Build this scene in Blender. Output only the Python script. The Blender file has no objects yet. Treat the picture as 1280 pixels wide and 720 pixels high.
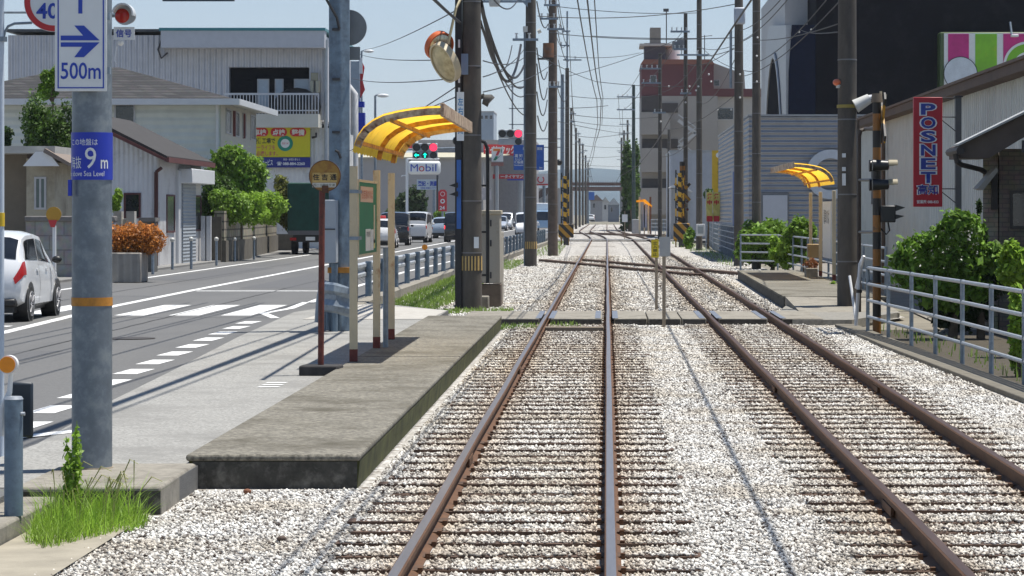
import bpy, bmesh, math, random
import numpy as np
from mathutils import Vector, Matrix
random.seed(7); RNG = np.random.default_rng(7)
sc = bpy.context.scene
COL = sc.collection
F, CX, CY, H = 3400.0, 758.5, 266.0, 2.0        # lens in photo pixels, vanishing point, eye height
def X(px, Y): return (px - CX) * Y / F
def Z(py, Y): return H - (py - CY) * Y / F
def D(py, z=0.0): return F * (H - z) / (py - CY)
def P(px, py, Y): return (X(px, Y), Y, Z(py, Y))

# ------------------------------------------------------------------ materials
MATS = {}
def _n(nt, kind, **kw):
    n = nt.nodes.new(kind)
    for k, v in kw.items(): setattr(n, k, v)
    return n
def mat(name, col, rough=0.6, metal=0.0, var=0.12, scale=3.0, bump=0.0, bscale=40.0, dirt=None, dscale=1.2,
        damt=0.5, emit=0.0, spec=0.5, stretch=(1, 1, 1), trans=0.0, island=0.0, coat=0.0):
    if name in MATS: return MATS[name]
    m = bpy.data.materials.new(name); m.use_nodes = True
    nt = m.node_tree; L = nt.links
    b = nt.nodes['Principled BSDF']
    b.inputs['Roughness'].default_value = rough; b.inputs['Metallic'].default_value = metal
    b.inputs['Specular IOR Level'].default_value = spec
    if coat: b.inputs['Coat Weight'].default_value = coat
    tc = _n(nt, 'ShaderNodeTexCoord'); mp = _n(nt, 'ShaderNodeMapping'); mp.inputs['Scale'].default_value = stretch
    L.new(tc.outputs['Object'], mp.inputs['Vector'])
    nz = _n(nt, 'ShaderNodeTexNoise'); nz.inputs['Scale'].default_value = scale; nz.inputs['Detail'].default_value = 7; nz.inputs['Roughness'].default_value = .62
    L.new(mp.outputs[0], nz.inputs['Vector'])
    rp = _n(nt, 'ShaderNodeValToRGB')
    c = np.array(col[:3])
    rp.color_ramp.elements[0].position = .28; rp.color_ramp.elements[1].position = .72
    rp.color_ramp.elements[0].color = (*np.clip(c * (1 - var), 0, 1), 1); rp.color_ramp.elements[1].color = (*np.clip(c * (1 + var), 0, 1), 1)
    L.new(nz.outputs['Fac'], rp.inputs['Fac'])
    out = rp.outputs['Color']
    if dirt is not None:
        n2 = _n(nt, 'ShaderNodeTexNoise'); n2.inputs['Scale'].default_value = dscale; n2.inputs['Detail'].default_value = 9; n2.inputs['Roughness'].default_value = .7
        L.new(mp.outputs[0], n2.inputs['Vector'])
        r2 = _n(nt, 'ShaderNodeValToRGB'); r2.color_ramp.elements[0].position = .62 - damt * .3; r2.color_ramp.elements[1].position = .72 - damt * .1
        L.new(n2.outputs['Fac'], r2.inputs['Fac'])
        mx = _n(nt, 'ShaderNodeMix', data_type='RGBA'); L.new(r2.outputs['Color'], mx.inputs[0])
        L.new(out, mx.inputs[6]); mx.inputs[7].default_value = (*dirt, 1); out = mx.outputs[2]
    if island:
        g = _n(nt, 'ShaderNodeNewGeometry'); hs = _n(nt, 'ShaderNodeHueSaturation')
        mr = _n(nt, 'ShaderNodeMapRange'); mr.inputs[3].default_value = 1 - island; mr.inputs[4].default_value = 1 + island
        L.new(g.outputs['Random Per Island'], mr.inputs[0]); L.new(mr.outputs[0], hs.inputs['Value']); L.new(out, hs.inputs['Color']); out = hs.outputs[0]
    L.new(out, b.inputs['Base Color'])
    if bump:
        n3 = _n(nt, 'ShaderNodeTexNoise'); n3.inputs['Scale'].default_value = bscale; n3.inputs['Detail'].default_value = 6
        L.new(mp.outputs[0], n3.inputs['Vector'])
        bp = _n(nt, 'ShaderNodeBump'); bp.inputs['Strength'].default_value = bump; bp.inputs['Distance'].default_value = .01
        L.new(n3.outputs['Fac'], bp.inputs['Height']); L.new(bp.outputs[0], b.inputs['Normal'])
    if emit:
        b.inputs['Emission Color'].default_value = (*col[:3], 1); b.inputs['Emission Strength'].default_value = emit
    if trans:
        tr = _n(nt, 'ShaderNodeBsdfTranslucent'); L.new(out, tr.inputs['Color'])
        ms = _n(nt, 'ShaderNodeMixShader'); ms.inputs[0].default_value = trans
        L.new(b.outputs[0], ms.inputs[1]); L.new(tr.outputs[0], ms.inputs[2]); L.new(ms.outputs[0], nt.nodes['Material Output'].inputs['Surface'])
    MATS[name] = m
    return m
def ribbed(name, col, pitch, axis=0, depth=.5, rough=.5, metal=0.0, dirt=None, damt=.3, joint=None):
    """sheet cladding: rounded ribs along one axis as bump, with rain streaks"""
    m = mat(name, col, rough, metal, .08, 1.5, dirt=dirt, dscale=.6, damt=damt)
    nt = m.node_tree; L = nt.links; b = nt.nodes['Principled BSDF']
    tc = _n(nt, 'ShaderNodeTexCoord'); sx = _n(nt, 'ShaderNodeSeparateXYZ'); L.new(tc.outputs['Object'], sx.inputs[0])
    mu = _n(nt, 'ShaderNodeMath', operation='MULTIPLY'); mu.inputs[1].default_value = 2 * math.pi / pitch; L.new(sx.outputs[axis], mu.inputs[0])
    si = _n(nt, 'ShaderNodeMath', operation='SINE'); L.new(mu.outputs[0], si.inputs[0])
    bp = _n(nt, 'ShaderNodeBump'); bp.inputs['Strength'].default_value = depth; bp.inputs['Distance'].default_value = pitch * .25
    L.new(si.outputs[0], bp.inputs['Height']); L.new(bp.outputs[0], b.inputs['Normal'])
    return m
def bricky(name, c1, c2, mortar, bw, bh, ms=.012, rough=.8, bump=.6, facing='y', offset=.5):
    if name in MATS: return MATS[name]
    m = bpy.data.materials.new(name); m.use_nodes = True; nt = m.node_tree; L = nt.links; b = nt.nodes['Principled BSDF']
    b.inputs['Roughness'].default_value = rough
    tc = _n(nt, 'ShaderNodeTexCoord'); sx = _n(nt, 'ShaderNodeSeparateXYZ'); L.new(tc.outputs['Object'], sx.inputs[0])
    cb = _n(nt, 'ShaderNodeCombineXYZ')
    ad = _n(nt, 'ShaderNodeMath', operation='ADD'); L.new(sx.outputs[0], ad.inputs[0]); L.new(sx.outputs[1], ad.inputs[1])
    L.new(ad.outputs[0], cb.inputs[0]); L.new(sx.outputs[2], cb.inputs[1])
    br = _n(nt, 'ShaderNodeTexBrick'); br.offset = offset
    br.inputs['Scale'].default_value = 1; br.inputs['Brick Width'].default_value = bw; br.inputs['Row Height'].default_value = bh; br.inputs['Mortar Size'].default_value = ms
    br.inputs['Color1'].default_value = (*c1, 1); br.inputs['Color2'].default_value = (*c2, 1); br.inputs['Mortar'].default_value = (*mortar, 1)
    L.new(cb.outputs[0], br.inputs['Vector'])
    nz = _n(nt, 'ShaderNodeTexNoise'); nz.inputs['Scale'].default_value = 5; nz.inputs['Detail'].default_value = 8; L.new(tc.outputs['Object'], nz.inputs['Vector'])
    mx = _n(nt, 'ShaderNodeMix', data_type='RGBA', blend_type='OVERLAY'); mx.inputs[0].default_value = .55
    L.new(br.outputs['Color'], mx.inputs[6]); L.new(nz.outputs['Color'], mx.inputs[7])
    hs = _n(nt, 'ShaderNodeHueSaturation'); hs.inputs['Saturation'].default_value = .75; L.new(mx.outputs[2], hs.inputs['Color'])
    L.new(hs.outputs[0], b.inputs['Base Color'])
    bp = _n(nt, 'ShaderNodeBump'); bp.inputs['Strength'].default_value = bump; bp.inputs['Distance'].default_value = .02; bp.invert = True
    L.new(br.outputs['Fac'], bp.inputs['Height']); L.new(bp.outputs[0], b.inputs['Normal'])
    MATS[name] = m
    return m
def striped(name, c1, c2, pitch, ang, rough=.55, duty=.5, axes=(0, 2), noise=.02, worn=True):
    """two-colour painted stripes in object space (hazard tape, roof tile courses)"""
    if name in MATS: return MATS[name]
    m = mat(name, c1, rough, dirt=(.05, .035, .025) if worn else None, dscale=9, damt=.15)
    nt = m.node_tree; L = nt.links; b = nt.nodes['Principled BSDF']
    src = b.inputs['Base Color'].links[0].from_socket
    tc = _n(nt, 'ShaderNodeTexCoord'); sx = _n(nt, 'ShaderNodeSeparateXYZ'); L.new(tc.outputs['Object'], sx.inputs[0])
    a = _n(nt, 'ShaderNodeMath', operation='MULTIPLY'); a.inputs[1].default_value = math.cos(ang) / pitch; L.new(sx.outputs[axes[0]], a.inputs[0])
    c = _n(nt, 'ShaderNodeMath', operation='MULTIPLY'); c.inputs[1].default_value = math.sin(ang) / pitch; L.new(sx.outputs[axes[1]], c.inputs[0])
    s = _n(nt, 'ShaderNodeMath', operation='ADD'); L.new(a.outputs[0], s.inputs[0]); L.new(c.outputs[0], s.inputs[1])
    fr = _n(nt, 'ShaderNodeMath', operation='FRACT'); L.new(s.outputs[0], fr.inputs[0])
    gt = _n(nt, 'ShaderNodeMath', operation='GREATER_THAN'); gt.inputs[1].default_value = duty; L.new(fr.outputs[0], gt.inputs[0])
    mx = _n(nt, 'ShaderNodeMix', data_type='RGBA'); L.new(gt.outputs[0], mx.inputs[0]); L.new(src, mx.inputs[6]); mx.inputs[7].default_value = (*c2, 1)
    L.new(mx.outputs[2], b.inputs['Base Color'])
    return m

# ------------------------------------------------------------------ objects
def tag(o, label, cat, group=None):
    o['label'] = label; o['category'] = cat
    if group: o['group'] = group
    return o
def thing(name, label, cat, loc=(0, 0, 0), rz=0.0, group=None):
    o = bpy.data.objects.new(name, None); COL.objects.link(o)
    o.location = loc; o.rotation_euler = (0, 0, rz); o.empty_display_size = .3
    return tag(o, label, cat, group)
def kids(o): return [c for c in bpy.data.objects if c.parent == o]
def dup(o, loc=None, rz=None, label=None, group=None, scale=None, parent=None, _map=None):
    if _map is None:
        _map = {}
        for c in bpy.data.objects:
            if c.parent: _map.setdefault(c.parent.name, []).append(c)
    c = o.copy(); COL.objects.link(c); c.parent = parent
    if loc is not None: c.location = loc
    if rz is not None: c.rotation_euler = (0, 0, rz)
    if scale is not None: c.scale = scale
    if label: c['label'] = label
    if group: c['group'] = group
    for ch in _map.get(o.name, []): dup(ch, parent=c, _map=_map)
    return c
class MB:
    def __init__(s): s.v = []; s.f = []
    def add(s, vs, fs):
        n = len(s.v); s.v += [tuple(v) for v in vs]; s.f += [tuple(i + n for i in f) for f in fs]; return s
    def box(s, x0, x1, y0, y1, z0, z1):
        return s.add([(x0,y0,z0),(x1,y0,z0),(x1,y1,z0),(x0,y1,z0),(x0,y0,z1),(x1,y0,z1),(x1,y1,z1),(x0,y1,z1)],
                     [(0,3,2,1),(4,5,6,7),(0,1,5,4),(1,2,6,5),(2,3,7,6),(3,0,4,7)])
    def bar(s, p0, p1, w, h, up=(0, 0, 1)):
        p0 = Vector(p0); p1 = Vector(p1); d = (p1 - p0).normalized(); u = Vector(up)
        if abs(d.dot(u)) > .98: u = Vector((0, 1, 0))
        a = d.cross(u).normalized() * w / 2; b = a.cross(d).normalized() * h / 2
        vs = [p + sa * a + sb * b for p in (p0, p1) for sa, sb in ((-1,-1),(1,-1),(1,1),(-1,1))]
        return s.add(vs, [(0,1,2,3),(7,6,5,4),(0,4,5,1),(1,5,6,2),(2,6,7,3),(3,7,4,0)])
    def tube(s, pts, r, n=8, cap=True):
        pts = [Vector(p) for p in pts]; rs = r if isinstance(r, (list, tuple)) else [r] * len(pts)
        base = len(s.v); up = Vector((0, 0, 1)); prev = None
        for i, p in enumerate(pts):
            d = (pts[min(i + 1, len(pts) - 1)] - pts[max(i - 1, 0)]).normalized()
            if prev is None:
                a = d.cross(up)
                if a.length < .05: a = d.cross(Vector((0, 1, 0)))
            else: a = prev - d * prev.dot(d)
            a.normalize(); prev = a; b = d.cross(a)
            for k in range(n):
                t = 2 * math.pi * k / n
                s.v.append(tuple(p + (a * math.cos(t) + b * math.sin(t)) * rs[i]))
        m = len(pts)
        for i in range(m - 1):
            for k in range(n):
                q = base + i * n; s.f.append((q + k, q + (k + 1) % n, q + n + (k + 1) % n, q + n + k))
        if cap: s.f.append(tuple(base + k for k in range(n))[::-1]); s.f.append(tuple(base + (m - 1) * n + k for k in range(n)))
        return s
    def cyl(s, p0, p1, r0, r1=None, n=16): return s.tube([p0, p1], [r0, r0 if r1 is None else r1], n)
    def prism(s, poly, y0, y1, plane='xz'):
        """closed polygon extruded: plane xz along y, xy along z, yz along x"""
        n = len(poly)
        def q(a, b, t): return (a, t, b) if plane == 'xz' else (a, b, t) if plane == 'xy' else (t, a, b)
        vs = [q(a, b, y0) for a, b in poly] + [q(a, b, y1) for a, b in poly]
        fs = [tuple(range(n)), tuple(range(2 * n - 1, n - 1, -1))] + [(i, i + n, (i + 1) % n + n, (i + 1) % n) for i in range(n)]
        return s.add(vs, fs)
    def disc(s, c, r, y0, y1, n=32, rx=None):
        return s.prism([(c[0] + (rx or r) * math.cos(2*math.pi*k/n), c[2] + r * math.sin(2*math.pi*k/n)) for k in range(n)], c[1] + y0, c[1] + y1)
    def ring(s, c, r0, r1, y0, y1, n=40, a0=0, a1=2*math.pi):
        m = n + 1
        vs = [(c[0] + r * math.cos(a0+(a1-a0)*k/n), c[1] + y, c[2] + r * math.sin(a0+(a1-a0)*k/n)) for y in (y0, y1) for r in (r0, r1) for k in range(m)]
        fs = []
        for k in range(n):
            a, b, c2, d = k, m + k, 2*m + k, 3*m + k
            fs += [(a, b, b+1, a+1), (c2, c2+1, d+1, d), (b, d, d+1, b+1), (a, a+1, c2+1, c2)]
        return s.add(vs, fs)
    def sweep(s, prof, path, closed=True):
        """profile (x,z) swept along path of (x,y,z) heading mostly +Y"""
        n = len(prof); base = len(s.v)
        for i, p in enumerate(path):
            a = Vector(path[max(i-1, 0)]); b = Vector(path[min(i+1, len(path)-1)]); d = (b - a); d.z = 0; d.normalize()
            for (u, w) in prof: s.v.append((p[0] + d.y * u, p[1] - d.x * u, p[2] + w))
        for i in range(len(path) - 1):
            for k in range(n if closed else n - 1):
                q = base + i * n; k2 = (k + 1) % n; s.f.append((q + k, q + k2, q + n + k2, q + n + k))
        if closed: s.f.append(tuple(base + k for k in range(n))[::-1]); s.f.append(tuple(base + (len(path)-1) * n + k for k in range(n)))
        return s
    def ball(s, c, r, n=10, m=7, sc3=(1, 1, 1)):
        base = len(s.v)
        for i in range(1, m):
            t = math.pi * i / m
            for k in range(n):
                a = 2*math.pi*k/n; s.v.append((c[0]+r*sc3[0]*math.sin(t)*math.cos(a), c[1]+r*sc3[1]*math.sin(t)*math.sin(a), c[2]+r*sc3[2]*math.cos(t)))
        s.v += [(c[0], c[1], c[2]+r*sc3[2]), (c[0], c[1], c[2]-r*sc3[2])]; top = len(s.v)-2
        for i in range(m-2):
            for k in range(n):
                q = base + i*n; s.f.append((q+k, q+n+k, q+n+(k+1)%n, q+(k+1)%n))
        for k in range(n):
            s.f.append((top, base+k, base+(k+1)%n)); q = base+(m-2)*n; s.f.append((top+1, q+(k+1)%n, q+k))
        return s
    def build(s, name, m, parent=None, bevel=0.0, smooth=True, label=None, cat=None, group=None, kind=None):
        off = Vector((0, 0, 0)); q = parent
        while q is not None: off += Vector(q.location); q = q.parent
        if parent is None and kind is None and s.v:
            A = np.array(s.v); off = Vector(((A[:,0].min()+A[:,0].max())/2, (A[:,1].min()+A[:,1].max())/2, A[:,2].min()))
        me = bpy.data.meshes.new(name)
        me.from_pydata([(v[0]-off.x, v[1]-off.y, v[2]-off.z) for v in s.v], [], s.f)
        bm = bmesh.new(); bm.from_mesh(me); bmesh.ops.recalc_face_normals(bm, faces=bm.faces); bm.to_mesh(me); bm.free()
        me.materials.append(m)
        if smooth and len(me.polygons):
            me.shade_smooth(); me.set_sharp_from_angle(angle=math.radians(32))
        o = bpy.data.objects.new(name, me); COL.objects.link(o)
        if parent is not None: o.parent = parent
        elif kind is None: o.location = off
        if bevel:
            b = o.modifiers.new('Bevel', 'BEVEL'); b.width = bevel; b.segments = 2; b.limit_method = 'ANGLE'
        if label:
            o['label'] = label
        if cat: o['category'] = cat
        if group: o['group'] = group
        if kind: o['kind'] = kind
        return o
def npmesh(name, V, Fc, m, parent=None, smooth=False):
    """big mesh from numpy arrays (faces all the same size)"""
    off = np.zeros(3); q = parent
    while q is not None: off += np.array(q.location); q = q.parent
    me = bpy.data.meshes.new(name); V = np.asarray(V, np.float32) - off.astype(np.float32); Fc = np.asarray(Fc, np.int32); k = Fc.shape[1]
    me.vertices.add(len(V)); me.vertices.foreach_set('co', V.ravel())
    me.loops.add(Fc.size); me.loops.foreach_set('vertex_index', Fc.ravel())
    me.polygons.add(len(Fc)); me.polygons.foreach_set('loop_start', np.arange(0, Fc.size, k, dtype=np.int32))
    me.update(calc_edges=True); me.validate()
    me.materials.append(m)
    if smooth: me.shade_smooth()
    o = bpy.data.objects.new(name, me); COL.objects.link(o)
    if parent is not None: o.parent = parent
    return o
def ground(name, poly, z, m, kind='structure'):
    n = len(poly); return MB().add([(x, y, z) for x, y in poly], [tuple(range(n))]).build(name, m, kind=kind, smooth=False)
def text(s, m, parent, x0, x1, z0, z1, y, depth=.004, face='-y', name='lettering', bold=0.0, bend=None, fit=True):
    """lettering fitted into a box; face -y looks at the camera, -x/+x on side walls (x0,x1 then run along y)"""
    cu = bpy.data.curves.new(name, 'FONT'); cu.body = s; cu.size = 1; cu.extrude = 0; cu.offset = bold; cu.resolution_u = 3
    tmp = bpy.data.objects.new('tmp', cu); COL.objects.link(tmp)
    dg = bpy.context.evaluated_depsgraph_get(); me = bpy.data.meshes.new_from_object(tmp.evaluated_get(dg))
    bpy.data.objects.remove(tmp); bpy.data.curves.remove(cu)
    co = np.empty(len(me.vertices) * 3, np.float32); me.vertices.foreach_get('co', co); co = co.reshape(-1, 3)
    if len(co) == 0: return None
    mn = co.min(0); mx = co.max(0); w = max(mx[0]-mn[0], 1e-6); h = max(mx[1]-mn[1], 1e-6)
    u = (co[:, 0]-mn[0]) / w; v = (co[:, 1]-mn[1]) / h
    off = np.zeros(3); q = parent
    while q is not None: off += np.array(q.location); q = q.parent
    out = np.empty_like(co); a = x0 + u * (x1 - x0); out[:, 2] = z0 + v * (z1 - z0)
    if bend is not None:                           # wrapped round an upright pole: centre x,y and radius
        bx, by, br = bend; t = (a - bx) / br; out[:, 0] = bx + br * np.sin(t); out[:, 1] = by - br * np.cos(t)
    elif face == '-y': out[:, 0] = a; out[:, 1] = y
    elif face == '-x': out[:, 1] = x0 + (1 - u) * (x1 - x0); out[:, 0] = y
    else: out[:, 1] = a; out[:, 0] = y
    out -= off.astype(np.float32)
    me.vertices.foreach_set('co', out.ravel()); me.update(); me.materials.clear(); me.materials.append(m)
    o = bpy.data.objects.new(name, me); COL.objects.link(o); o.parent = parent
    return o
def wirepts(p0, p1, sag, n=14):
    p0 = np.array(p0, float); p1 = np.array(p1, float)
    return [tuple(p0 + (p1-p0)*t - np.array([0, 0, 4*sag*t*(1-t)])) for t in np.linspace(0, 1, n)]
# ------------------------------------------------------------------ foliage
def leaf_cloud(blobs, n, size, shell=.45, aspect=.55, droop=.25):
    """many small leaf quads spread through ellipsoid clumps: (cx,cy,cz,rx,ry,rz,weight)"""
    w = np.array([b[6] if len(b) > 6 else b[3]*b[5] for b in blobs], float); w /= w.sum()
    idx = RNG.choice(len(blobs), n, p=w); B = np.array([b[:6] for b in blobs], float)[idx]
    d = RNG.normal(size=(n, 3)); d /= np.linalg.norm(d, axis=1)[:, None]
    r = 1 - shell * RNG.random(n)**1.3
    r *= 1 + .13*np.sin(d[:,0]*9+idx) * np.sin(d[:,2]*8+idx*2)
    r = np.where(RNG.random(n) < .14, r + .38*RNG.random(n)**1.5, r)
    c = B[:, :3] + d * r[:, None] * B[:, 3:6]
    nrm = d * .6 + RNG.normal(size=(n, 3)) * .6 + np.array([0, 0, .45]); nrm /= np.linalg.norm(nrm, axis=1)[:, None]
    t = np.cross(nrm, RNG.normal(size=(n, 3))); t /= np.linalg.norm(t, axis=1)[:, None]; t[:, 2] -= droop; 
    b = np.cross(nrm, t); s = size * (.45 + 1.05 * RNG.random(n)**1.6)[:, None]
    V = np.stack([c - t*s, c + b*s*aspect + nrm*s*.12, c + t*s, c - b*s*aspect + nrm*s*.12], 1).reshape(-1, 3)
    return V, np.arange(4*n).reshape(-1, 4)
def leafmat(name, c, var=.35, trans=.35):
    return mat(name, c, .5, var=.3, scale=1.3, island=var, trans=trans, spec=.3)
def clumps(cx, cy, cz, rx, ry, rz, k, frac=.42, seed=0):
    r = np.random.default_rng(seed); out = []
    for _ in range(k):
        d = r.normal(size=3); d /= np.linalg.norm(d); q = (1-frac*.75) * r.random()**.4; s = frac * (.5 + .9*r.random())
        out.append((cx+d[0]*rx*q, cy+d[1]*ry*q, cz+d[2]*rz*q, rx*s, ry*s, rz*s))
    return out
def plant(name, label, cat, base, blobs, n, size, lm, trunks=(), tm=None, group=None, **kw):
    t = thing(name, label, cat, base, group=group)
    V, Fc = leaf_cloud(blobs, n, size, **kw); npmesh('crown', V, Fc, lm, t)
    if trunks:
        m = MB()
        for pts, r0, r1 in trunks: m.tube(pts, [r0 + (r1-r0)*i/(len(pts)-1) for i in range(len(pts))], 7)
        m.build('trunk', tm or mat('bark', (.1, .075, .05), .9, var=.4, scale=12, bump=.6), t)
    return t
def grass_mesh(name, pts, hmin, hmax, w, m, parent=None, lean=.45):
    n = len(pts); pts = np.asarray(pts, float)
    a = RNG.random(n)*2*math.pi; h = hmin + (hmax-hmin)*RNG.random(n)**1.6
    dx = np.stack([np.cos(a), np.sin(a), np.zeros(n)], 1); la = RNG.random(n)*2*math.pi; le = (lean*RNG.random(n)*h)[:, None]
    l = np.stack([np.cos(la), np.sin(la), np.zeros(n)], 1)*le; up = np.array([0,0,1.])
    ww = (w*(.6+.8*RNG.random(n)))[:, None]
    V = np.stack([pts - dx*ww/2, pts + dx*ww/2, pts + dx*ww*.35 + l*.4 + up*h[:,None]*.6, pts - dx*ww*.35 + l*.4 + up*h[:,None]*.6,
                  pts + l*1.1 + up*h[:,None]], 1).reshape(-1, 3)
    i = np.arange(n)[:, None]*5
    Fc = np.concatenate([i+np.array([[0,1,2,3]]), i+np.array([[3,2,4,4]])])
    q = Fc[:n]; tri = np.concatenate([i+np.array([[0,1,2]]), i+np.array([[0,2,3]]), i+np.array([[3,2,4]])])
    return npmesh(name, V, tri, m, parent)
def inpoly(n, poly, z):
    P_ = np.array(poly); out = []
    mn, mx = P_.min(0), P_.max(0)
    while sum(len(o) for o in out) < n:
        c = mn + RNG.random((n*2, 2))*(mx-mn); ins = np.zeros(len(c), bool); j = len(P_)-1
        for i in range(len(P_)):
            xi, yi = P_[i]; xj, yj = P_[j]
            ins ^= ((yi > c[:,1]) != (yj > c[:,1])) & (c[:,0] < (xj-xi)*(c[:,1]-yi)/(yj-yi+1e-12)+xi); j = i
        out.append(c[ins])
    c = np.concatenate(out)[:n]; return np.column_stack([c, np.full(n, z)])

# ------------------------------------------------------------------ shared materials
CONC = mat('concrete', (.25, .23, .19), .85, var=.25, scale=14, bump=.35, bscale=90, dirt=(.14, .125, .1), dscale=2.5, damt=.4)
CONCL = mat('pale_concrete', (.42, .4, .36), .85, var=.12, scale=5, bump=.25, bscale=90, dirt=(.33, .3, .26), dscale=3, damt=.3)
POLEC = mat('pole_concrete', (.098, .086, .072), .85, var=.25, scale=5, bump=.3, bscale=60, dirt=(.06, .052, .044), dscale=1.7, damt=.5, stretch=(1, 1, .35))
GALV = mat('galvanised_steel', (.24, .29, .34), .5, .35, var=.22, scale=10, dirt=(.17, .2, .23), dscale=6, damt=.5)
GALVL = mat('pale_galvanised', (.36, .39, .42), .45, .3, var=.12, scale=8)
STEEL = mat('dark_steel', (.06, .06, .065), .5, .4, var=.2)
BLACK = mat('black_plastic', (.012, .012, .013), .4, var=.2)
RUBBER = mat('rubber', (.014, .014, .014), .85, var=.2)
WHITE = mat('white_paint', (.72, .73, .73), .4, var=.04)
WHITES = mat('white_sign_sheet', (.74, .76, .76), .35, var=.04, scale=6)
RED = mat('red_paint', (.55, .03, .035), .45, var=.1)
BLUE = mat('blue_sign_sheet', (.012, .035, .42), .4, var=.08)
BLUEL = mat('blue_lettering', (.02, .06, .42), .5, var=.05)
YEL = mat('yellow_paint', (.75, .5, .03), .5, var=.12, scale=8)
ORG = mat('orange_reflector', (.85, .28, .01), .3, var=.08, scale=20)
GLASS = mat('window_glass', (.02, .024, .028), .08, var=.3, spec=.8)
GLASSB = mat('dim_glass', (.05, .06, .065), .15, var=.3, spec=.6)
RUST = mat('rusty_iron', (.11, .05, .028), .8, var=.35, scale=25, bump=.3, bscale=120)
HAZ = striped('hazard_stripes', (.42, .22, .02), (.02, .02, .02), .42, math.radians(45), noise=0)
HAZP = striped('hazard_bands', (.25, .105, .018), (.02, .018, .016), .56, math.radians(90))
WIREM = mat('wire_black', (.02, .02, .022), .6, var=.1)
WIREG = mat('wire_grey', (.12, .12, .125), .6, var=.1)
def sunny(): pass
# ================================================================== ground, road, tracks
def sstep(t): t = min(1, max(0, t)); return t*t*(3-2*t)
def shift(Y): return -1.85*sstep((Y-190)/110)
def xl(Y): return -.54 + shift(Y)
def xr(Y): return 2.44 + shift(Y)
def ballast_mat(name, scale, dist=.03, tone=1.0):
    m = bpy.data.materials.new(name); m.use_nodes = True; nt = m.node_tree; L = nt.links; b = nt.nodes['Principled BSDF']; b.inputs['Roughness'].default_value = .85
    tc = _n(nt, 'ShaderNodeTexCoord')
    vo = _n(nt, 'ShaderNodeTexVoronoi'); vo.inputs['Scale'].default_value = scale; L.new(tc.outputs['Object'], vo.inputs['Vector'])
    sp = _n(nt, 'ShaderNodeSeparateColor'); L.new(vo.outputs['Color'], sp.inputs[0])
    rp = _n(nt, 'ShaderNodeValToRGB'); e = rp.color_ramp.elements
    e[0].position = 0; e[0].color = (.1*tone, .075*tone, .055*tone, 1); e[1].position = 1; e[1].color = (.8*tone, .79*tone, .76*tone, 1)
    for p, c in ((.07, (.2, .16, .12)), (.12, (.45, .42, .38)), (.45, (.6, .58, .54)), (.7, (.7, .69, .66))):
        x = e.new(p); x.color = (*[q*tone for q in c], 1)
    L.new(sp.outputs[0], rp.inputs['Fac'])
    n2 = _n(nt, 'ShaderNodeTexNoise'); n2.inputs['Scale'].default_value = 5; n2.inputs['Detail'].default_value = 9; n2.inputs['Roughness'].default_value = .75; L.new(tc.outputs['Object'], n2.inputs['Vector'])
    r2 = _n(nt, 'ShaderNodeValToRGB'); r2.color_ramp.elements[0].color = (.5, .47, .43, 1); r2.color_ramp.elements[1].color = (1, 1, 1, 1)
    r2.color_ramp.elements[0].position = .35; r2.color_ramp.elements[1].position = .6
    L.new(n2.outputs['Fac'], r2.inputs['Fac'])
    mx = _n(nt, 'ShaderNodeMix', data_type='RGBA', blend_type='MULTIPLY'); mx.inputs[0].default_value = 1; L.new(rp.outputs[0], mx.inputs[6]); L.new(r2.outputs[0], mx.inputs[7])
    L.new(mx.outputs[2], b.inputs['Base Color'])
    bp = _n(nt, 'ShaderNodeBump'); bp.inputs['Strength'].default_value = .9; bp.inputs['Distance'].default_value = dist; bp.invert = True
    L.new(vo.outputs['Distance'], bp.inputs['Height']); L.new(bp.outputs[0], b.inputs['Normal'])
    return m
BALL = ballast_mat('ballast_bed', 22, .03, .86)
EARTH = mat('earth', (.2, .18, .14), .95, var=.3, scale=.6, bump=.4, bscale=8, dirt=(.1, .12, .05), dscale=.3, damt=.4)
ASPH = mat('asphalt', (.125, .124, .12), .8, var=.16, scale=30, bump=.5, bscale=160, dirt=(.1, .1, .098), dscale=.35, damt=.55, stretch=(1, .25, 1))
ASPHL = mat('walkway_asphalt', (.28, .275, .255), .85, var=.5, scale=38, bump=.5, bscale=130, dirt=(.2, .195, .18), dscale=.8, damt=.5)
LINE = mat('road_line_paint', (.74, .74, .72), .6, var=.1, scale=14, dirt=(.3, .3, .29), dscale=5, damt=.3)
PLAT = mat('platform_deck', (.19, .176, .142), .9, var=.75, scale=26, bump=.8, bscale=120, dirt=(.085, .075, .052), dscale=1.1, damt=.5)
MOSS = mat('mossy_concrete', (.12, .12, .035), .95, var=.6, scale=7, bump=.7, bscale=30, dirt=(.035, .04, .012), dscale=3.5, damt=.55)
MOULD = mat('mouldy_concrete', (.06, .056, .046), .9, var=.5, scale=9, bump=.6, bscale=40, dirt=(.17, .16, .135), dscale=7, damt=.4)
SLEEP = mat('sleeper_wood', (.085, .05, .032), .85, var=.4, scale=9, bump=.5, bscale=50, stretch=(.3, 1, 1))
RAILB = mat('rail_rust', (.12, .057, .025), .75, .1, var=.3, scale=20, dirt=(.075, .035, .016), dscale=5, damt=.4)
RAILT = mat('rail_polished', (.33, .3, .29), .36, .85, var=.12, scale=8, stretch=(3, .2, 1))
RAILD = mat('rail_dull', (.11, .062, .038), .45, .6, var=.25, scale=6, stretch=(3, .2, 1))

ground('ground', [(-900, -60), (900, -60), (1500, 3000), (-1500, 3000)], -.06, EARTH)
bedpoly = [(-3.3, 8), (4.55, 8), (4.2, 48), (5.7, 52), (5.6, 190), (5.5, 300), (4, 460), (-4.6, 460), (-4.1, 190), (-4.2, 110), (-4.8, 86), (-4.9, 56), (-3.3, 55)]
ground('ballast_bed', bedpoly, 0, BALL)
RZ = .17
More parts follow.
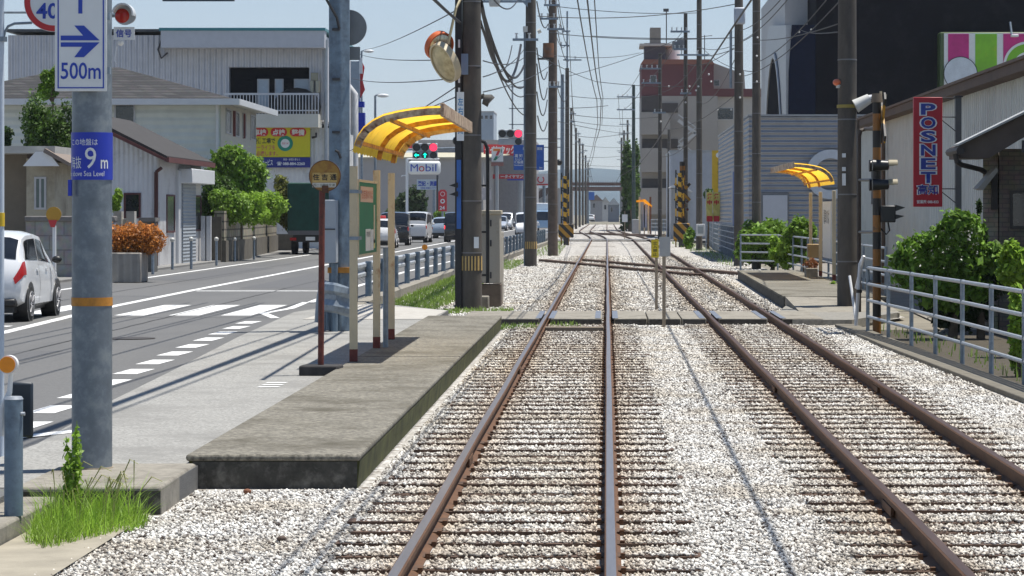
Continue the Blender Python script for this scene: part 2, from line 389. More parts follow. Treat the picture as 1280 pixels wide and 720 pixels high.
# road slab: right edge follows walkway, guard rail kerb
road_r = [(-3.9, -20), (-3.9, 18.05), (-2.96, 18.1), (-2.96, 50.9), (-5.1, 56), (-5.0, 84), (-4.45, 112), (-4.2, 150), (-4.3, 200), (-5.2, 300), (-5.4, 480)]
road_l = [(-13.6, 480), (-14.3, 200), (-14.4, -20)]
MB().prism(road_r + road_l, -.3, RZ, 'xy').build('road', ASPH, kind='structure', smooth=False)
ground('walkway', [(-3.9, 18.06), (-2.97, 18.12), (-2.97, 50.8), (-5.05, 55.9), (-5.75, 50), (-5.42, 40), (-5.05, 32), (-4.82, 26.6), (-4.5, 21.5), (-4.6, 18.1)], RZ+.005, ASPHL)
ground('path', [(-5.2, 46.5), (-3.05, 46.6), (-2.97, 50.7), (-5.0, 54.5)], RZ+.011, CONCL)
# pavement verge on the far side
MB().prism([(-14.32, 30), (-14.32, 330), (-60, 330), (-60, 30)], -.3, RZ+.06, 'xy').build('pavement', mat('far_pavement', (.2, .195, .185), .9, var=.2, scale=1.5), kind='structure', smooth=False)
MB().prism([(4.9, 185), (60, 185), (60, 199), (4.9, 199)], -.2, .1, 'xy').build('side_road', ASPH, kind='structure', smooth=False)
ground('side_path', [(5.2, 22), (30, 22), (30, 120), (6.6, 120), (6.4, 60)], -.03, mat('yard_ground', (.22, .2, .17), .9, var=.25, scale=2))
ground('soil', [(4.7, 24), (8, 24), (8, 47), (4.45, 47)], -.02, mat('soil_shade', (.06, .05, .034), .95, var=.4, scale=9, bump=.5))  # dark sheet: shade under the bushes put into the soil colour
# painted markings
def paint(pieces, label, name='road_marking', zz=RZ+.004):
    m = MB()
    for q in pieces: m.add([(x, y, zz) for x, y in q], [tuple(range(len(q)))])
    return m.build(name, LINE, kind='structure', smooth=False)
def strip(pts, w):
    L_ = []; R_ = []
    for i, p in enumerate(pts):
        a = Vector(pts[max(i-1, 0)]); b = Vector(pts[min(i+1, len(pts)-1)]); d = (b-a).normalized(); n = Vector((d.y, -d.x))*w/2
        L_.append((p[0]+n.x, p[1]+n.y)); R_.append((p[0]-n.x, p[1]-n.y))
    return [[L_[i], L_[i+1], R_[i+1], R_[i]] for i in range(len(pts)-1)]
paint(strip([(-12.95, 20), (-12.95, 100), (-13.0, 200), (-13.0, 400)], .17), '', 'edge_line')
paint(strip([(-9.0, 30), (-9.2, 41.3), (-9.48, 48.2), (-9.65, 53.2), (-9.77, 64), (-9.85, 94), (-9.9, 200), (-9.9, 400)], .2), '', 'centre_line')
paint(strip([(-6.05, 55.5), (-6.2, 62), (-6.25, 84), (-5.6, 115), (-5.4, 200), (-6.2, 300)], .16), '', 'edge_line')
paint(strip([(-9.6, 63.6), (-6.5, 63.6)], .42), '', 'stop_line')
paint([[(x-.27, 48.4), (x+.27, 48.4), (x+.27, 53.9), (x-.27, 53.9)] for x in (-12.3, -11.33, -10.36, -8.5, -7.53, -6.6)], '', 'crosswalk')
dash = []
for k in range(13):
    Y0 = 45.1 - 2.005*k + .25; xx = -5.08 - .9*((Y0-24)/21)**.8 if Y0 > 24 else -5.02
    s_ = .042
    dash.append([(xx-.14, Y0-.5), (xx+.14, Y0-.5), (xx+.14+s_, Y0+.5), (xx-.14+s_, Y0+.5)])
paint(dash, '', 'dashed_line')
paint(strip([(-6.15, 55.6), (-6.05, 52), (-6.25, 49.5), (-5.75, 47.2)], .16), '', 'turning_line')
paint(strip([(-5.5, 20.9), (-4.95, 21.8), (-4.42, 22.75)], .2), '', 'edge_line', RZ+.009)
paint([[(-3.66, 28.4+.35*k), (-3.44, 28.4+.35*k), (-3.42, 28.55+.35*k), (-3.64, 28.55+.35*k)] for k in range(3)], '', 'faded_marking', RZ+.01)
paint([[(-9.6, 43.6), (-13, 43.6), (-13, 44.0), (-9.6, 44.0)]], '', 'stop_line')

# thin dark lines and cracks, patches and a drain lid on the road
DARKL = mat('dark_line_asphalt', (.06, .06, .06), .7, var=.2); rk = random.Random(11)
def dark_line(x0, y0, x1, y1, n, amp, w):
    pts = [(x0+(x1-x0)*i/n+rk.uniform(-amp, amp), y0+(y1-y0)*i/n+rk.uniform(-amp, amp)) for i in range(n+1)]
    m = MB()
    for q in strip(pts, w): m.add([(x, y, RZ+.007) for x, y in q], [(0, 1, 2, 3)])
    m.build('road_dark_line', DARKL, kind='structure', smooth=False)
dark_line(-13, 47.2, -5.9, 47.5, 30, .015, .05); dark_line(-7.6, 20, -7.9, 110, 90, .02, .03); dark_line(-11.4, 30, -11.3, 110, 90, .02, .03)
for a, b, c, d in ((-8.6, -7.2, 30, 36), (-8.9, -6.9, 66, 82), (-12.5, -11.0, 74, 90)):
    ground('road_patch', [(a, c), (b, c), (b, d), (a, d)], RZ+.0035, mat('patch_asphalt', (.1, .1, .1), .8, var=.2, scale=30))
MB().prism([(-6.9+.34*math.cos(2*math.pi*k/28), 39.5+.34*math.sin(2*math.pi*k/28)) for k in range(28)], RZ-.05, RZ+.012, 'xy').build('manhole_cover', mat('iron_cover', (.08, .07, .06), .6, .5, var=.3, scale=30), label='round iron manhole cover in the near road lane', cat='manhole cover')
# ---- platform on the left
def platform(name, label, x0, x1, y0, y1, z, inner, extra=None):
    t = thing(name, label, 'platform', ((x0+x1)/2, y0, 0))
    MB().prism([(x0+.03, -.1), (x1-.03, -.1), (x1, z-.05), (x0, z-.05)], y0+.02, y1).build('retaining_wall', inner, t, smooth=False)
    MB().box(x0-.02, x1+.004, y0-.008, y1+.01, z-.05, z).build('deck', PLAT, t, bevel=.02)
    return t
pl = platform('tram_platform', 'long low concrete platform with mossy track side, carrying the left shelter', -3.03, -1.79, 19.7, 46.3, .25, MOSS)
MB().box(-3.0, -1.81, 19.70, 19.715, -.1, .198).build('end_wall', MOULD, pl)
for Yj in (33.1,): MB().box(-3.04, -1.79, Yj, Yj+.03, .2, .2525).build('joint', mat('joint_dark', (.04, .036, .03), .9), pl, smooth=False)
# step block of walkway beside platform end
kb = thing('kerb_block', 'rough concrete step block with dark mouldy face at the foot of the big grey pole', 'kerb', (-3.43, 18, 0))
MB().prism([(-3.92, 17.95), (-2.95, 18.02), (-2.97, 19.66), (-3.92, 19.66)], -.1, RZ+.02, 'xy').build('block', CONC, kb, bevel=.02)
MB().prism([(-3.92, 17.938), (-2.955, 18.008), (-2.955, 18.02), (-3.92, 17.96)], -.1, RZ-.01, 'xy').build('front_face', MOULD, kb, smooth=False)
MB().prism([(-3.62, 16.2), (-3.62, 17.93), (-4.4, 17.93), (-4.4, 13), (-3.9, 13)], -.1, .13, 'xy').build('kerb_stone', CONC, bevel=.02,
    label='weathered kerb stone under the short post in the bottom left corner', cat='kerb')
ground('apron', [(-3.62, 12), (-3.05, 12), (-3.0, 17.9), (-3.6, 17.9)], .02, mat('apron_concrete', (.3, .27, .21), .9, var=.2, scale=3, bump=.3))

# ---- tracks
RP = [(-.06, 0), (.06, 0), (.06, .012), (.012, .03), (.012, .088), (.035, .098), (.035, .128), (.028, .135), (-.028, .135), (-.035, .128), (-.035, .098), (-.012, .088), (-.012, .03), (-.06, .012)]
RP = [(a, b-.005) for a, b in RP]
SLY = {}
def track(name, label, fx, top, jig, jointY):
    t = thing(name, label, 'railway track', (fx(20), 20, 0))
    ys = list(np.arange(11, 190, 6.0)) + list(np.arange(190, 470, 8.0))
    for s in (-1, 1):
        path = [(fx(Y)+s*.563+.006*math.sin(Y*.5+s), Y, 0) for Y in ys]
        r = MB().sweep(RP, path).build('rail', RAILB, t)
        MB().sweep([(-.026, .1295), (.026, .1295), (.026, .1325), (-.026, .1325)], path).build('running_surface', top, r)
        cl = MB()
        for Yj in (jointY, jointY+12.2):                       # bolted joints
            for q in (-1, 1): MB().box(fx(Yj)+s*.563+q*.026-.012, fx(Yj)+s*.563+q*.026+.012, Yj-.28, Yj+.28, .03, .088).build('fishplate', RAILB, r)
        sp = MB()
        SLY[name] = [14.0 + .585*k + jig.uniform(-.05, .05) for k in range(700)]
        for Y in SLY[name][:140]:
            for q in (-1, 1): sp.box(fx(Y)+s*.563+q*.07-.014, fx(Y)+s*.563+q*.07+.014, Y-.1+jig.uniform(-.02,.02), Y-.065, .0, .036)
        o = sp.build('rail_spikes', RAILB, r, smooth=False); o['kind'] = 'stuff'
    far = MB()
    for k, Y in enumerate(SLY[name]):
        if Y > 380: break
        c = fx(Y)+jig.uniform(-.04, .04); a = jig.uniform(-.012, .012); hl = 1.07+jig.uniform(-.06, .05)
        zt = .012+jig.uniform(-.01, .014); hd = .1 if Y < 48 else .022
        if Y >= 52: zt = jig.uniform(.0, .013) if Y < 122 else jig.uniform(-.006, .003)
        vs = [(c+u*hl, Y+v*hd-(.1-hd)+u*a*hl, w) for w in (-.08, zt) for u, v in ((-1,-1),(1,-1),(1,1),(-1,1))]
        fs = [(0,3,2,1),(4,5,6,7),(0,1,5,4),(1,2,6,5),(2,3,7,6),(3,0,4,7)]
        if k < 100: MB().add(vs, fs).build('sleeper', SLEEP, t, smooth=False)
        else: far.add(vs, fs)
    o = far.build('sleeper', SLEEP, t, smooth=False); o['kind'] = 'stuff'
    return t
rg = random.Random(3)
track('left_track'.replace('left_', 'tram_'), 'left hand tram track with polished blue grey rail heads on brown sleepers', xl, RAILT, rg, 21.4)
SL = SLY.pop('tram_track')
track('tram_track', 'right hand tram track with dull rust brown rail heads, nearer the pipe railing', xr, RAILD, rg, 17.9)
SR = SLY.pop('tram_track')
# flat timber just before the crossing, set between the left rails
MB().box(-1.03, -.05, 45.2, 45.5, .0, .1).build('wooden_beam', mat('grey_timber', (.2, .16, .12), .85, var=.3, scale=10, stretch=(.2, 2, 2)), bevel=.01,
    label='grey timber baulk laid between the left rails just before the foot crossing', cat='beam')
# dark cable troughs running obliquely across both tracks
def trough(label, p0, p1, w=.34):
    t = thing('cable_trough', label, 'cable trough', (p0[0], p0[1], 0), group='dark troughs crossing the tracks')
    d = Vector((p1[0]-p0[0], p1[1]-p0[1], 0)); n = Vector((-d.y, d.x, 0)).normalized()
    for k in (-1, 1): MB().bar((p0[0]+n.x*k*w, p0[1]+n.y*k*w, .055), (p1[0]+n.x*k*w, p1[1]+n.y*k*w, .055), .3, .12).build('beam', SLEEP, t, bevel=.01)
    return t
trough('near dark timber trough lying obliquely across both tracks beyond the foot crossing', (-1.75, 111), (3.7, 84.5), .9)
trough('far dark timber trough crossing the tracks where they bend left', (-2.8, 262), (5.0, 226), 1.2)
# foot crossing slabs
cr = thing('foot_crossing', 'foot crossing of flat concrete slabs with steel edge strips laid across both tracks', 'foot crossing', (0, 48.4, 0))
for x0, x1 in ((-2.6, -1.2), (-1.0, -.085), (.13, .72), (.74, 1.32), (1.34, 1.77), (1.99, 2.86), (3.12, 3.85)):
    MB().box(x0, x1, 48.4, 52.1, -.02, .118).build('slab', CONC, cr, bevel=.012)
    MB().box(x0+.02, x1-.02, 48.385, 48.398, -.02, .1).build('slab_face', mat('slab_face_shade', (.05, .045, .04), .9, var=.4, scale=8), cr)  # dark plate: shade of the slab front put into its colour
for x in (-1.22, -.99, -.16, .15, 1.7, 2.0, 2.8, 3.14):
    MB().box(x-.05, x+.05, 48.42, 52.08, .119, .125).build('edge_strip', mat('strip_steel', (.2, .22, .26), .5, .5, var=.2), cr)
ground('level_crossing_surface', [(-4.2, 190), (5.0, 190), (5.0, 197), (-4.2, 197)], .105, ASPH)
MB().prism([(3.3, 48.3), (4.35, 48.3), (5.6, 52), (5.6, 56), (3.75, 56.5), (3.3, 52.2)], -.05, .1, 'xy').build('crossing_path', mat('path_conc', (.22, .21, .185), .9, var=.3, scale=14, bump=.3), kind='structure', smooth=False)

# ---- right platform
pr = thing('tram_platform', 'low dark platform on the right of the rails in front of the yellow shelter', 'platform', (4.5, 55, 0))
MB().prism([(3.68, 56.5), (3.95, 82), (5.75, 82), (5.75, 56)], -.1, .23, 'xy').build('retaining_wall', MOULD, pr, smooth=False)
MB().prism([(3.66, 56.5), (3.93, 82.03), (5.77, 82.03), (5.77, 56)], .23, .27, 'xy').build('deck', PLAT, pr, smooth=False)
MB().prism([(51.8, .09), (56.45, .09), (56.45, .262)], 3.7, 5.6, 'yz').build('ramp', CONC, pr, smooth=False)
# concrete channel under the right railing
MB().prism([(3.98, 47.5), (4.06, 40), (4.25, 33), (4.5, 24), (4.6, 8), (5.0, 8), (4.95, 24), (4.62, 33), (4.45, 40), (4.35, 47.5)], -.2, .06, 'xy').build('drain_kerb', mat('drain_concrete', (.15, .135, .105), .9, var=.25, scale=5, bump=.4), bevel=.01,
    label='long flat concrete drain cover along the foot of the right pipe railing', cat='kerb')

# ---- loose ballast stones, one mesh
def stones(n, poly, rmin, rmax, sl, coarse=0):
    p = inpoly(n, poly, 0.0); x, y = p[:, 0], p[:, 1]
    keep = np.ones(len(p), bool)
    for xc in (-1.103, .023, 1.877, 3.003): keep &= np.abs(x-xc) > .085
    keep &= ~((x < -1.72) & (y > 19.6) & (y < 46.5)); keep &= (y < 48.3) | (y > 52.2)
    for S, xc in ((SL, -.54), (SR, 2.44)):
        S = np.array(S); k = np.clip(np.searchsorted(S, y), 1, len(S)-1)
        for kk in (k-1, k):
            dy = y-S[kk]; hit = (np.abs(x-xc) < 1.07)
            cov = np.sin(x*2.3+kk*2.1) + .8*np.sin(x*5.1+kk*5.7) + .6*np.sin(x*11+kk*3.3)
            keep &= ~(hit & (dy > -.122) & (dy < -.1 + .013*np.clip(cov, -2, 1.4)) & (cov > .0))
            p[:, 2] = np.where(hit & (np.abs(dy) < .1), np.maximum(p[:, 2], .02), p[:, 2])
    p = p[keep]; n = len(p)
    bm = bmesh.new(); bmesh.ops.create_icosphere(bm, subdivisions=1, radius=1); U = np.array([v.co[:] for v in bm.verts]); T = np.array([[v.index for v in f.verts] for f in bm.faces]); bm.free()
    if coarse: U = np.array([[1,0,0],[-1,0,0],[0,1,0],[0,-1,0],[0,0,1],[0,0,-1.]]); T = np.array([[0,2,4],[2,1,4],[1,3,4],[3,0,4],[2,0,5],[1,2,5],[3,1,5],[0,3,5]])
    r = rmin + (rmax-rmin)*RNG.random(n)**1.7; sc_ = .65 + .7*RNG.random((n, 3)); sc_[:, 2] *= .75
    jit = 1 + .2*np.clip(RNG.normal(size=(n, len(U))), -2, 2)
    a = RNG.random(n)*6.283; ca, sa = np.cos(a), np.sin(a)
    W = U[None]*jit[..., None]*sc_[:, None]*r[:, None, None]
    Xr = W[..., 0]*ca[:, None]-W[..., 1]*sa[:, None]; Yr = W[..., 0]*sa[:, None]+W[..., 1]*ca[:, None]
    tl = RNG.normal(size=(n, 1))*.4; Zr = W[..., 2]+Xr*tl*.6
    V = np.stack([Xr, Yr, Zr], -1) + p[:, None, :] + np.array([0, 0, .35])*r[:, None, None]
    return V.reshape(-1, 3), (T[None]+(np.arange(n)*len(U))[:, None, None]).reshape(-1, 3)
STONE = bpy.data.materials.new('ballast_stone'); STONE.use_nodes = True
_nt = STONE.node_tree; _b = _nt.nodes['Principled BSDF']; _b.inputs['Roughness'].default_value = .8
_g = _n(_nt, 'ShaderNodeNewGeometry'); _r = _n(_nt, 'ShaderNodeValToRGB'); _e = _r.color_ramp.elements
_e[0].color = (.04, .025, .02, 1); _e[1].color = (.85, .85, .82, 1)
for _p, _c in ((.045, (.07, .05, .04)), (.1, (.16, .14, .12)), (.2, (.25, .24, .23)), (.34, (.4, .385, .36)), (.6, (.58, .565, .535)), (.82, (.74, .73, .7))): _x = _e.new(_p); _x.color = (*_c, 1)
_nt.links.new(_g.outputs['Random Per Island'], _r.inputs['Fac'])
_tc = _n(_nt, 'ShaderNodeTexCoord'); _z = _n(_nt, 'ShaderNodeTexNoise'); _z.inputs['Scale'].default_value = .9; _z.inputs['Detail'].default_value = 6; _nt.links.new(_tc.outputs['Object'], _z.inputs['Vector'])
_r2 = _n(_nt, 'ShaderNodeValToRGB'); _r2.color_ramp.elements[0].color = (.8, .75, .68, 1); _r2.color_ramp.elements[1].color = (1, 1, 1, 1); _r2.color_ramp.elements[0].position = .36; _r2.color_ramp.elements[1].position = .56
_nt.links.new(_z.outputs['Fac'], _r2.inputs['Fac'])
_m = _n(_nt, 'ShaderNodeMix', data_type='RGBA', blend_type='MULTIPLY'); _m.inputs[0].default_value = 1
_nt.links.new(_r.outputs[0], _m.inputs[6]); _nt.links.new(_r2.outputs[0], _m.inputs[7]); 
_sx = _n(_nt, 'ShaderNodeSeparateXYZ'); _nt.links.new(_tc.outputs['Object'], _sx.inputs[0])
def _band(c):                                   # rust dust lies along each track
    a = _n(_nt, 'ShaderNodeMath', operation='SUBTRACT'); a.inputs[1].default_value = c; _nt.links.new(_sx.outputs[0], a.inputs[0])
    b = _n(_nt, 'ShaderNodeMath', operation='ABSOLUTE'); _nt.links.new(a.outputs[0], b.inputs[0])
    q = _n(_nt, 'ShaderNodeMapRange'); q.inputs[1].default_value = 1.25; q.inputs[2].default_value = .85; _nt.links.new(b.outputs[0], q.inputs[0]); return q.outputs[0]
_mx = _n(_nt, 'ShaderNodeMath', operation='MAXIMUM'); _nt.links.new(_band(-.54), _mx.inputs[0]); _nt.links.new(_band(2.44), _mx.inputs[1])

_rm = None
for _c in (-1.103, .023, 1.877, 3.003):           # darker rust close to each rail
    a = _n(_nt, 'ShaderNodeMath', operation='SUBTRACT'); a.inputs[1].default_value = _c; _nt.links.new(_sx.outputs[0], a.inputs[0])
    b = _n(_nt, 'ShaderNodeMath', operation='ABSOLUTE'); _nt.links.new(a.outputs[0], b.inputs[0])
    q = _n(_nt, 'ShaderNodeMapRange'); q.inputs[1].default_value = .3; q.inputs[2].default_value = .07; _nt.links.new(b.outputs[0], q.inputs[0])
    if _rm is None: _rm = q.outputs[0]
    else:
        x = _n(_nt, 'ShaderNodeMath', operation='MAXIMUM'); _nt.links.new(_rm, x.inputs[0]); _nt.links.new(q.outputs[0], x.inputs[1]); _rm = x.outputs[0]
_rz = _n(_nt, 'ShaderNodeMath', operation='MULTIPLY'); _nt.links.new(_rm, _rz.inputs[0]); _nt.links.new(_z.outputs['Fac'], _rz.inputs[1])
_ru = _n(_nt, 'ShaderNodeMix', data_type='RGBA', blend_type='MULTIPLY'); _nt.links.new(_rz.outputs[0], _ru.inputs[0]); _nt.links.new(_m.outputs[2], _ru.inputs[6]); _ru.inputs[7].default_value = (.66, .5, .36, 1); _m = _ru
_ds = _n(_nt, 'ShaderNodeMath', operation='MULTIPLY'); _nt.links.new(_mx.outputs[0], _ds.inputs[0]); _ds.inputs[1].default_value = .28
_d = _n(_nt, 'ShaderNodeMix', data_type='RGBA', blend_type='MULTIPLY'); _nt.links.new(_ds.outputs[0], _d.inputs[0]); _nt.links.new(_m.outputs[2], _d.inputs[6]); _d.inputs[7].default_value = (.94, .87, .76, 1)
_w = _n(_nt, 'ShaderNodeMix', data_type='RGBA', blend_type='MULTIPLY'); _w.inputs[0].default_value = 1; _nt.links.new(_d.outputs[2], _w.inputs[6]); _w.inputs[7].default_value = (.98, .975, .955, 1)
_nt.links.new(_w.outputs[2], _b.inputs['Base Color'])
near = [(-3.2, 14.2), (4.3, 14.2), (4.35, 28), (-1.75, 28), (-1.75, 19.6), (-2.95, 19.5), (-2.92, 17.9), (-3.02, 17.8)]
mid = [(-1.78, 28), (4.3, 28), (4.05, 48), (-1.78, 48)]
far_ = [(-4.7, 56), (-3.0, 52.3), (3.6, 52.3), (3.7, 82), (5.4, 82), (5.3, 125), (-4.0, 125)]
V1, F1 = stones(215000, near, .0065, .019, None, 1); V2, F2 = stones(115000, mid, .009, .022, None, 1); V3, F3 = stones(120000, far_, .016, .034, None, 1)
so = npmesh('ballast_stones', np.concatenate([V1, V2, V3]), np.concatenate([F1, F2+len(V1), F3+len(V1)+len(V2)]), STONE); so['kind'] = 'stuff'
# a few big brown cobbles by the platform end
for k, (px, py) in enumerate(((265, 681), (235, 684), (309, 617), (205, 640))):
    pass
# ================================================================== left foreground
PIPE = mat('post_blue_grey', (.16, .22, .28), .5, .3, var=.22, scale=9, dirt=(.1, .13, .17), dscale=4, damt=.5)
PIPEB = mat('big_pole_steel', (.17, .2, .23), .45, .35, var=.25, scale=7, dirt=(.26, .29, .3), dscale=7, damt=.4)
# big galvanised sign pole
bx, by, br = X(115, 19.3), 19.3, .142
bp = thing('sign_pole', 'thick blue grey steel pole in the left foreground with blue height band and orange stripe', 'pole', (bx, by, RZ))
MB().cyl((bx, by, RZ), (bx, by, 5.6), br, br-.004, 40).build('shaft', PIPEB, bp)
MB().cyl((bx, by, RZ+.0), (bx, by, RZ+.03), br+.012, br+.006, 40).build('collar', mat('pole_collar', (.3, .25, .18), .9, var=.3, scale=12), bp)
MB().cyl((bx, by, Z(382, by)), (bx, by, Z(371.5, by)), br+.003, br+.003, 40).build('reflective_band', mat('orange_band', (.48, .2, .02), .5, var=.3, scale=14), bp)
hb = MB().cyl((bx, by, Z(225, by)), (bx, by, Z(166, by)), br+.004, br+.004, 48).build('height_band', BLUE, bp)
def wrap(s, px0, px1, py0, py1, b=.0): text(s, WHITES, hb, X(px0, by-.15), X(px1, by-.15), Z(py1, by), Z(py0, by), 0, bend=(bx, by, br+.006), bold=b)
wrap('この地盤は', 84, 122, 174, 182); wrap('海抜', 82, 101, 196, 211); wrap('9', 106, 120, 185, 211); wrap('m', 126, 137, 200, 211, .01); wrap('0m above Sea Level', 74, 131, 214, 220.5)
MB().box(bx-.145, bx-.12, by-.13, by-.1, Z(245, by), Z(225, by)).build('band_edge', BLUE, bp)
# arrow board 500 m on the pole
sY = by-.2
sg = thing('direction_sign', 'white vertical board with blue arrow and 500m, topmost on the thick left pole', 'sign', (X(101, sY), sY, Z(113, sY)))
MB().box(X(68.5, sY), X(133.5, sY), sY, sY+.012, Z(114, sY), Z(-38, sY)).build('plate', WHITES, sg, bevel=.004)
def px_poly(pts, Y, y0, y1): return [(X(a, Y), Z(b, Y)) for a, b in pts], y0, y1
fr = MB()
for a, b, c, d in ((72, 73.5, -36, 110.5), (128.5, 130, -36, 110.5), (73.5, 128.5, 109, 110.5), (73.5, 128.5, -36, -34.5)): fr.box(X(a, sY), X(b, sY), sY-.003, sY, Z(d, sY), Z(c, sY))
fr.build('border', BLUEL, sg, smooth=False)
ar = MB()
ar.prism([(X(a, sY), Z(b, sY)) for a, b in ((76, 44.5), (104, 44.5), (93, 32), (105, 32), (124.5, 50.5), (76, 50.5))], sY-.004, sY-.0005)
ar.prism([(X(a, sY), Z(b, sY)) for a, b in ((76, 53), (124.5, 53), (105, 71.5), (93, 71.5), (103, 58.5), (76, 58.5))], sY-.004, sY-.0005)
ar.box(X(98, sY), X(103, sY), sY-.004, sY-.0005, Z(17, sY), Z(-28, sY))
ar.build('arrow', BLUEL, sg, smooth=False)
text('500m', BLUEL, sg, X(76, sY), X(126, sY), Z(99, sY), Z(78, sY), sY-.003, bold=.012)
for z in (Z(20, sY), Z(88, sY)):
    MB().box(bx-.16, bx+.16, sY+.013, sY+.06, z-.025, z+.025).build('clamp', GALV, sg)
# thin white pole at the frame edge carrying the 40 disc
tY = 20.4
tp = thing('sign_post', 'slim white post at the left edge of the frame with a curved bracket', 'post', (X(1, tY), tY, RZ))
MB().cyl((X(1, tY), tY, RZ), (X(1, tY), tY, 5.4), .026, n=12).build('shaft', mat('white_post', (.55, .62, .7), .4, var=.08), tp)
MB().cyl((X(1, tY), tY, Z(283, tY)), (X(1, tY), tY, Z(266, tY)), .03, n=12).build('yellow_band', YEL, tp)
MB().tube([(X(2, tY), tY, Z(15.5, tY)), (X(66, tY), tY, Z(15.5, tY))], .009, 8).tube([P(4, 50, tY), P(6, 40, tY), P(10, 33, tY), P(18, 29.5, tY), P(40, 28.5, tY)], .01, 8).build('bracket', GALV, tp)
MB().cyl((X(3, tY), tY, Z(52, tY)), (X(3, tY), tY, Z(46, tY)), .036, n=12).build('clamp', GALV, tp)
d4 = thing('speed_sign', 'round white sign with red ring and blue 40, half behind the arrow board', 'sign', (X(68, tY), tY-.03, Z(40, tY)))
c4 = (X(68, tY), tY-.03, Z(3, tY)); r4 = 37*tY/F
MB().disc(c4, r4, 0, .008, 48).build('plate', WHITES, d4); MB().ring(c4, r4*.79, r4*.985, -.003, .0).build('ring', RED, d4)
text('40', BLUEL, d4, X(46.5, tY), X(74, tY), Z(24, tY), Z(4, tY), tY-.034, bold=.02)
# warning flasher and its name plate behind the pole
fY = 19.95
fl = thing('warning_lamp', 'grey hooded red warning lamp beside the thick left pole, above a small white plate', 'lamp', (X(158, fY), fY, Z(32, fY)))
MB().tube([P(118, 20, fY), P(148, 18, fY)], .02, 8).build('arm', GALV, fl)
cF = P(158, 19, fY)
MB().cyl((cF[0], fY-.06, cF[2]), (cF[0], fY+.07, cF[2]), .077, .06, 28).build('housing', mat('lamp_grey', (.36, .38, .4), .45, var=.12), fl)
lz = MB(); lz.ball((cF[0]-.02, fY-.05, cF[2]-.008), .058, 20, 12, (1, .45, 1)); lz.build('lens', mat('red_lens', (.4, .02, .015), .2, var=.1), fl)
vz = MB(); vz.ring((cF[0], fY-.05, cF[2]), .066, .078, -.12, .0, 30, math.radians(-10), math.radians(170)); vz.build('visor', mat('visor_white', (.6, .62, .63), .4), fl)
MB().ball((X(150, fY), fY+.03, Z(53, fY)), .024, 10, 7).tube([P(146, 58, fY), P(143, 75, fY), P(146, 80, fY)], .005, 6).build('bell', WHITE, fl)
np_ = thing('signal_plate', 'small white plate lettered in blue under the red warning lamp', 'sign', (X(156, fY), fY-.03, Z(49, fY)))
MB().box(X(143, fY), X(169, fY), fY-.03, fY-.022, Z(50, fY), Z(34, fY)).build('plate', WHITES, np_); text('信号', BLUEL, np_, X(146, fY), X(165.5, fY), Z(47, fY), Z(37, fY), fY-.034, bold=.015)
# blue trimmed dark board at top edge of frame
oh = thing('overhead_board', 'dark horizontal board hanging at the very top of the frame above the grey building', 'sign', (X(248, 60), 60, Z(1, 60)))
MB().box(X(203, 60), X(293, 60), 60, 60.05, Z(1.5, 60), Z(-26, 60)).build('panel', mat('dark_blue_panel', (.02, .05, .07), .4), oh)
MB().cyl((X(209, 60), 60.1, Z(-26, 60)), (X(209, 60), 60.1, Z(-90, 60)), .05).cyl((X(287, 60), 60.1, Z(-26, 60)), (X(287, 60), 60.1, Z(-90, 60)), .05).build('hangers', STEEL, oh)
# delineator post in the corner
dY = 16.8
dp = thing('guard_post', 'short blue grey steel post with orange reflector in the bottom left corner', 'post', (X(17, dY), dY, .13))
MB().cyl((X(17, dY), dY, .13), (X(17, dY), dY, Z(499, dY)), .057, n=28).build('shaft', PIPE, dp)
MB().cyl((X(17, dY), dY, Z(499, dY)), (X(17, dY), dY, Z(495.5, dY)), .06, .05, 28).build('cap', GALVL, dp)
MB().cyl((X(27, dY), dY-.02, Z(517, dY)), (X(32, dY), dY-.02, Z(517, dY)), .012, n=10).build('bolt', GALVL, dp)
MB().tube([P(2, 545, dY+.08), P(3, 510, dY+.08), P(12, 490, dY+.08), P(14, 465, dY+.06)], [.02, .02, .017, .014], 10).build('reflector_stalk', WHITE, dp)
MB().cyl((X(10, dY), dY, Z(456, dY)), (X(10, dY), dY+.05, Z(456, dY)), .058, n=28).build('reflector_housing', WHITE, dp)
MB().cyl((X(9, dY), dY-.006, Z(456, dY)), (X(9, dY), dY-.0, Z(456, dY)), .05, n=28).build('reflector', ORG, dp)
MB().box(X(14, dY+.2), X(41, dY+.2), dY+.2, dY+.23, Z(547, dY+.2), Z(478, dY+.2)).build('rail_end_plate', mat('navy_plate', (.018, .028, .04), .45), dp, bevel=.02)
# weeds at the step
wp = thing('weed_clump', 'bright green clump of weeds with one tall spike at the foot of the concrete step', 'plant', (X(140, 17.3), 17.3, 0))
GR = leafmat('weed_green', (.26, .42, .05), .4, .4)
pts = np.concatenate([inpoly(3200, [(-3.6, 17.0), (-3.5, 16.35), (-3.3, 16.0), (-3.12, 16.6), (-2.92, 17.2), (-2.96, 17.6), (-3.3, 17.93), (-3.6, 17.93)], 0.0)])
grass_mesh('grass_blades', pts, .03, .17, .006, GR, wp, lean=1.3)
grass_mesh('grass_tufts', inpoly(800, [(-3.6, 17.0), (-3.35, 16.5), (-3.1, 16.9), (-2.98, 17.6), (-3.3, 17.95), (-3.62, 17.9)], 0.0), .12, .33, .006, GR, wp, lean=1.1)
st = MB(); sb = []
for k in range(5):
    x0 = X(100, 17.6)+random.uniform(-.06, .06); y0 = 17.6+random.uniform(-.1, .1); hh = random.uniform(.25, .62) if k else .66
    lx = random.uniform(-.05, .05); st.tube([(x0, y0, 0), (x0+lx*.4, y0, hh*.5), (x0+lx, y0, hh)], [.006, .005, .002], 6)
    for j in range(12): u = .25+.75*j/12; sb.append((x0+lx*u, y0, hh*u, .045*(1.15-u)+.012, .045, .025))
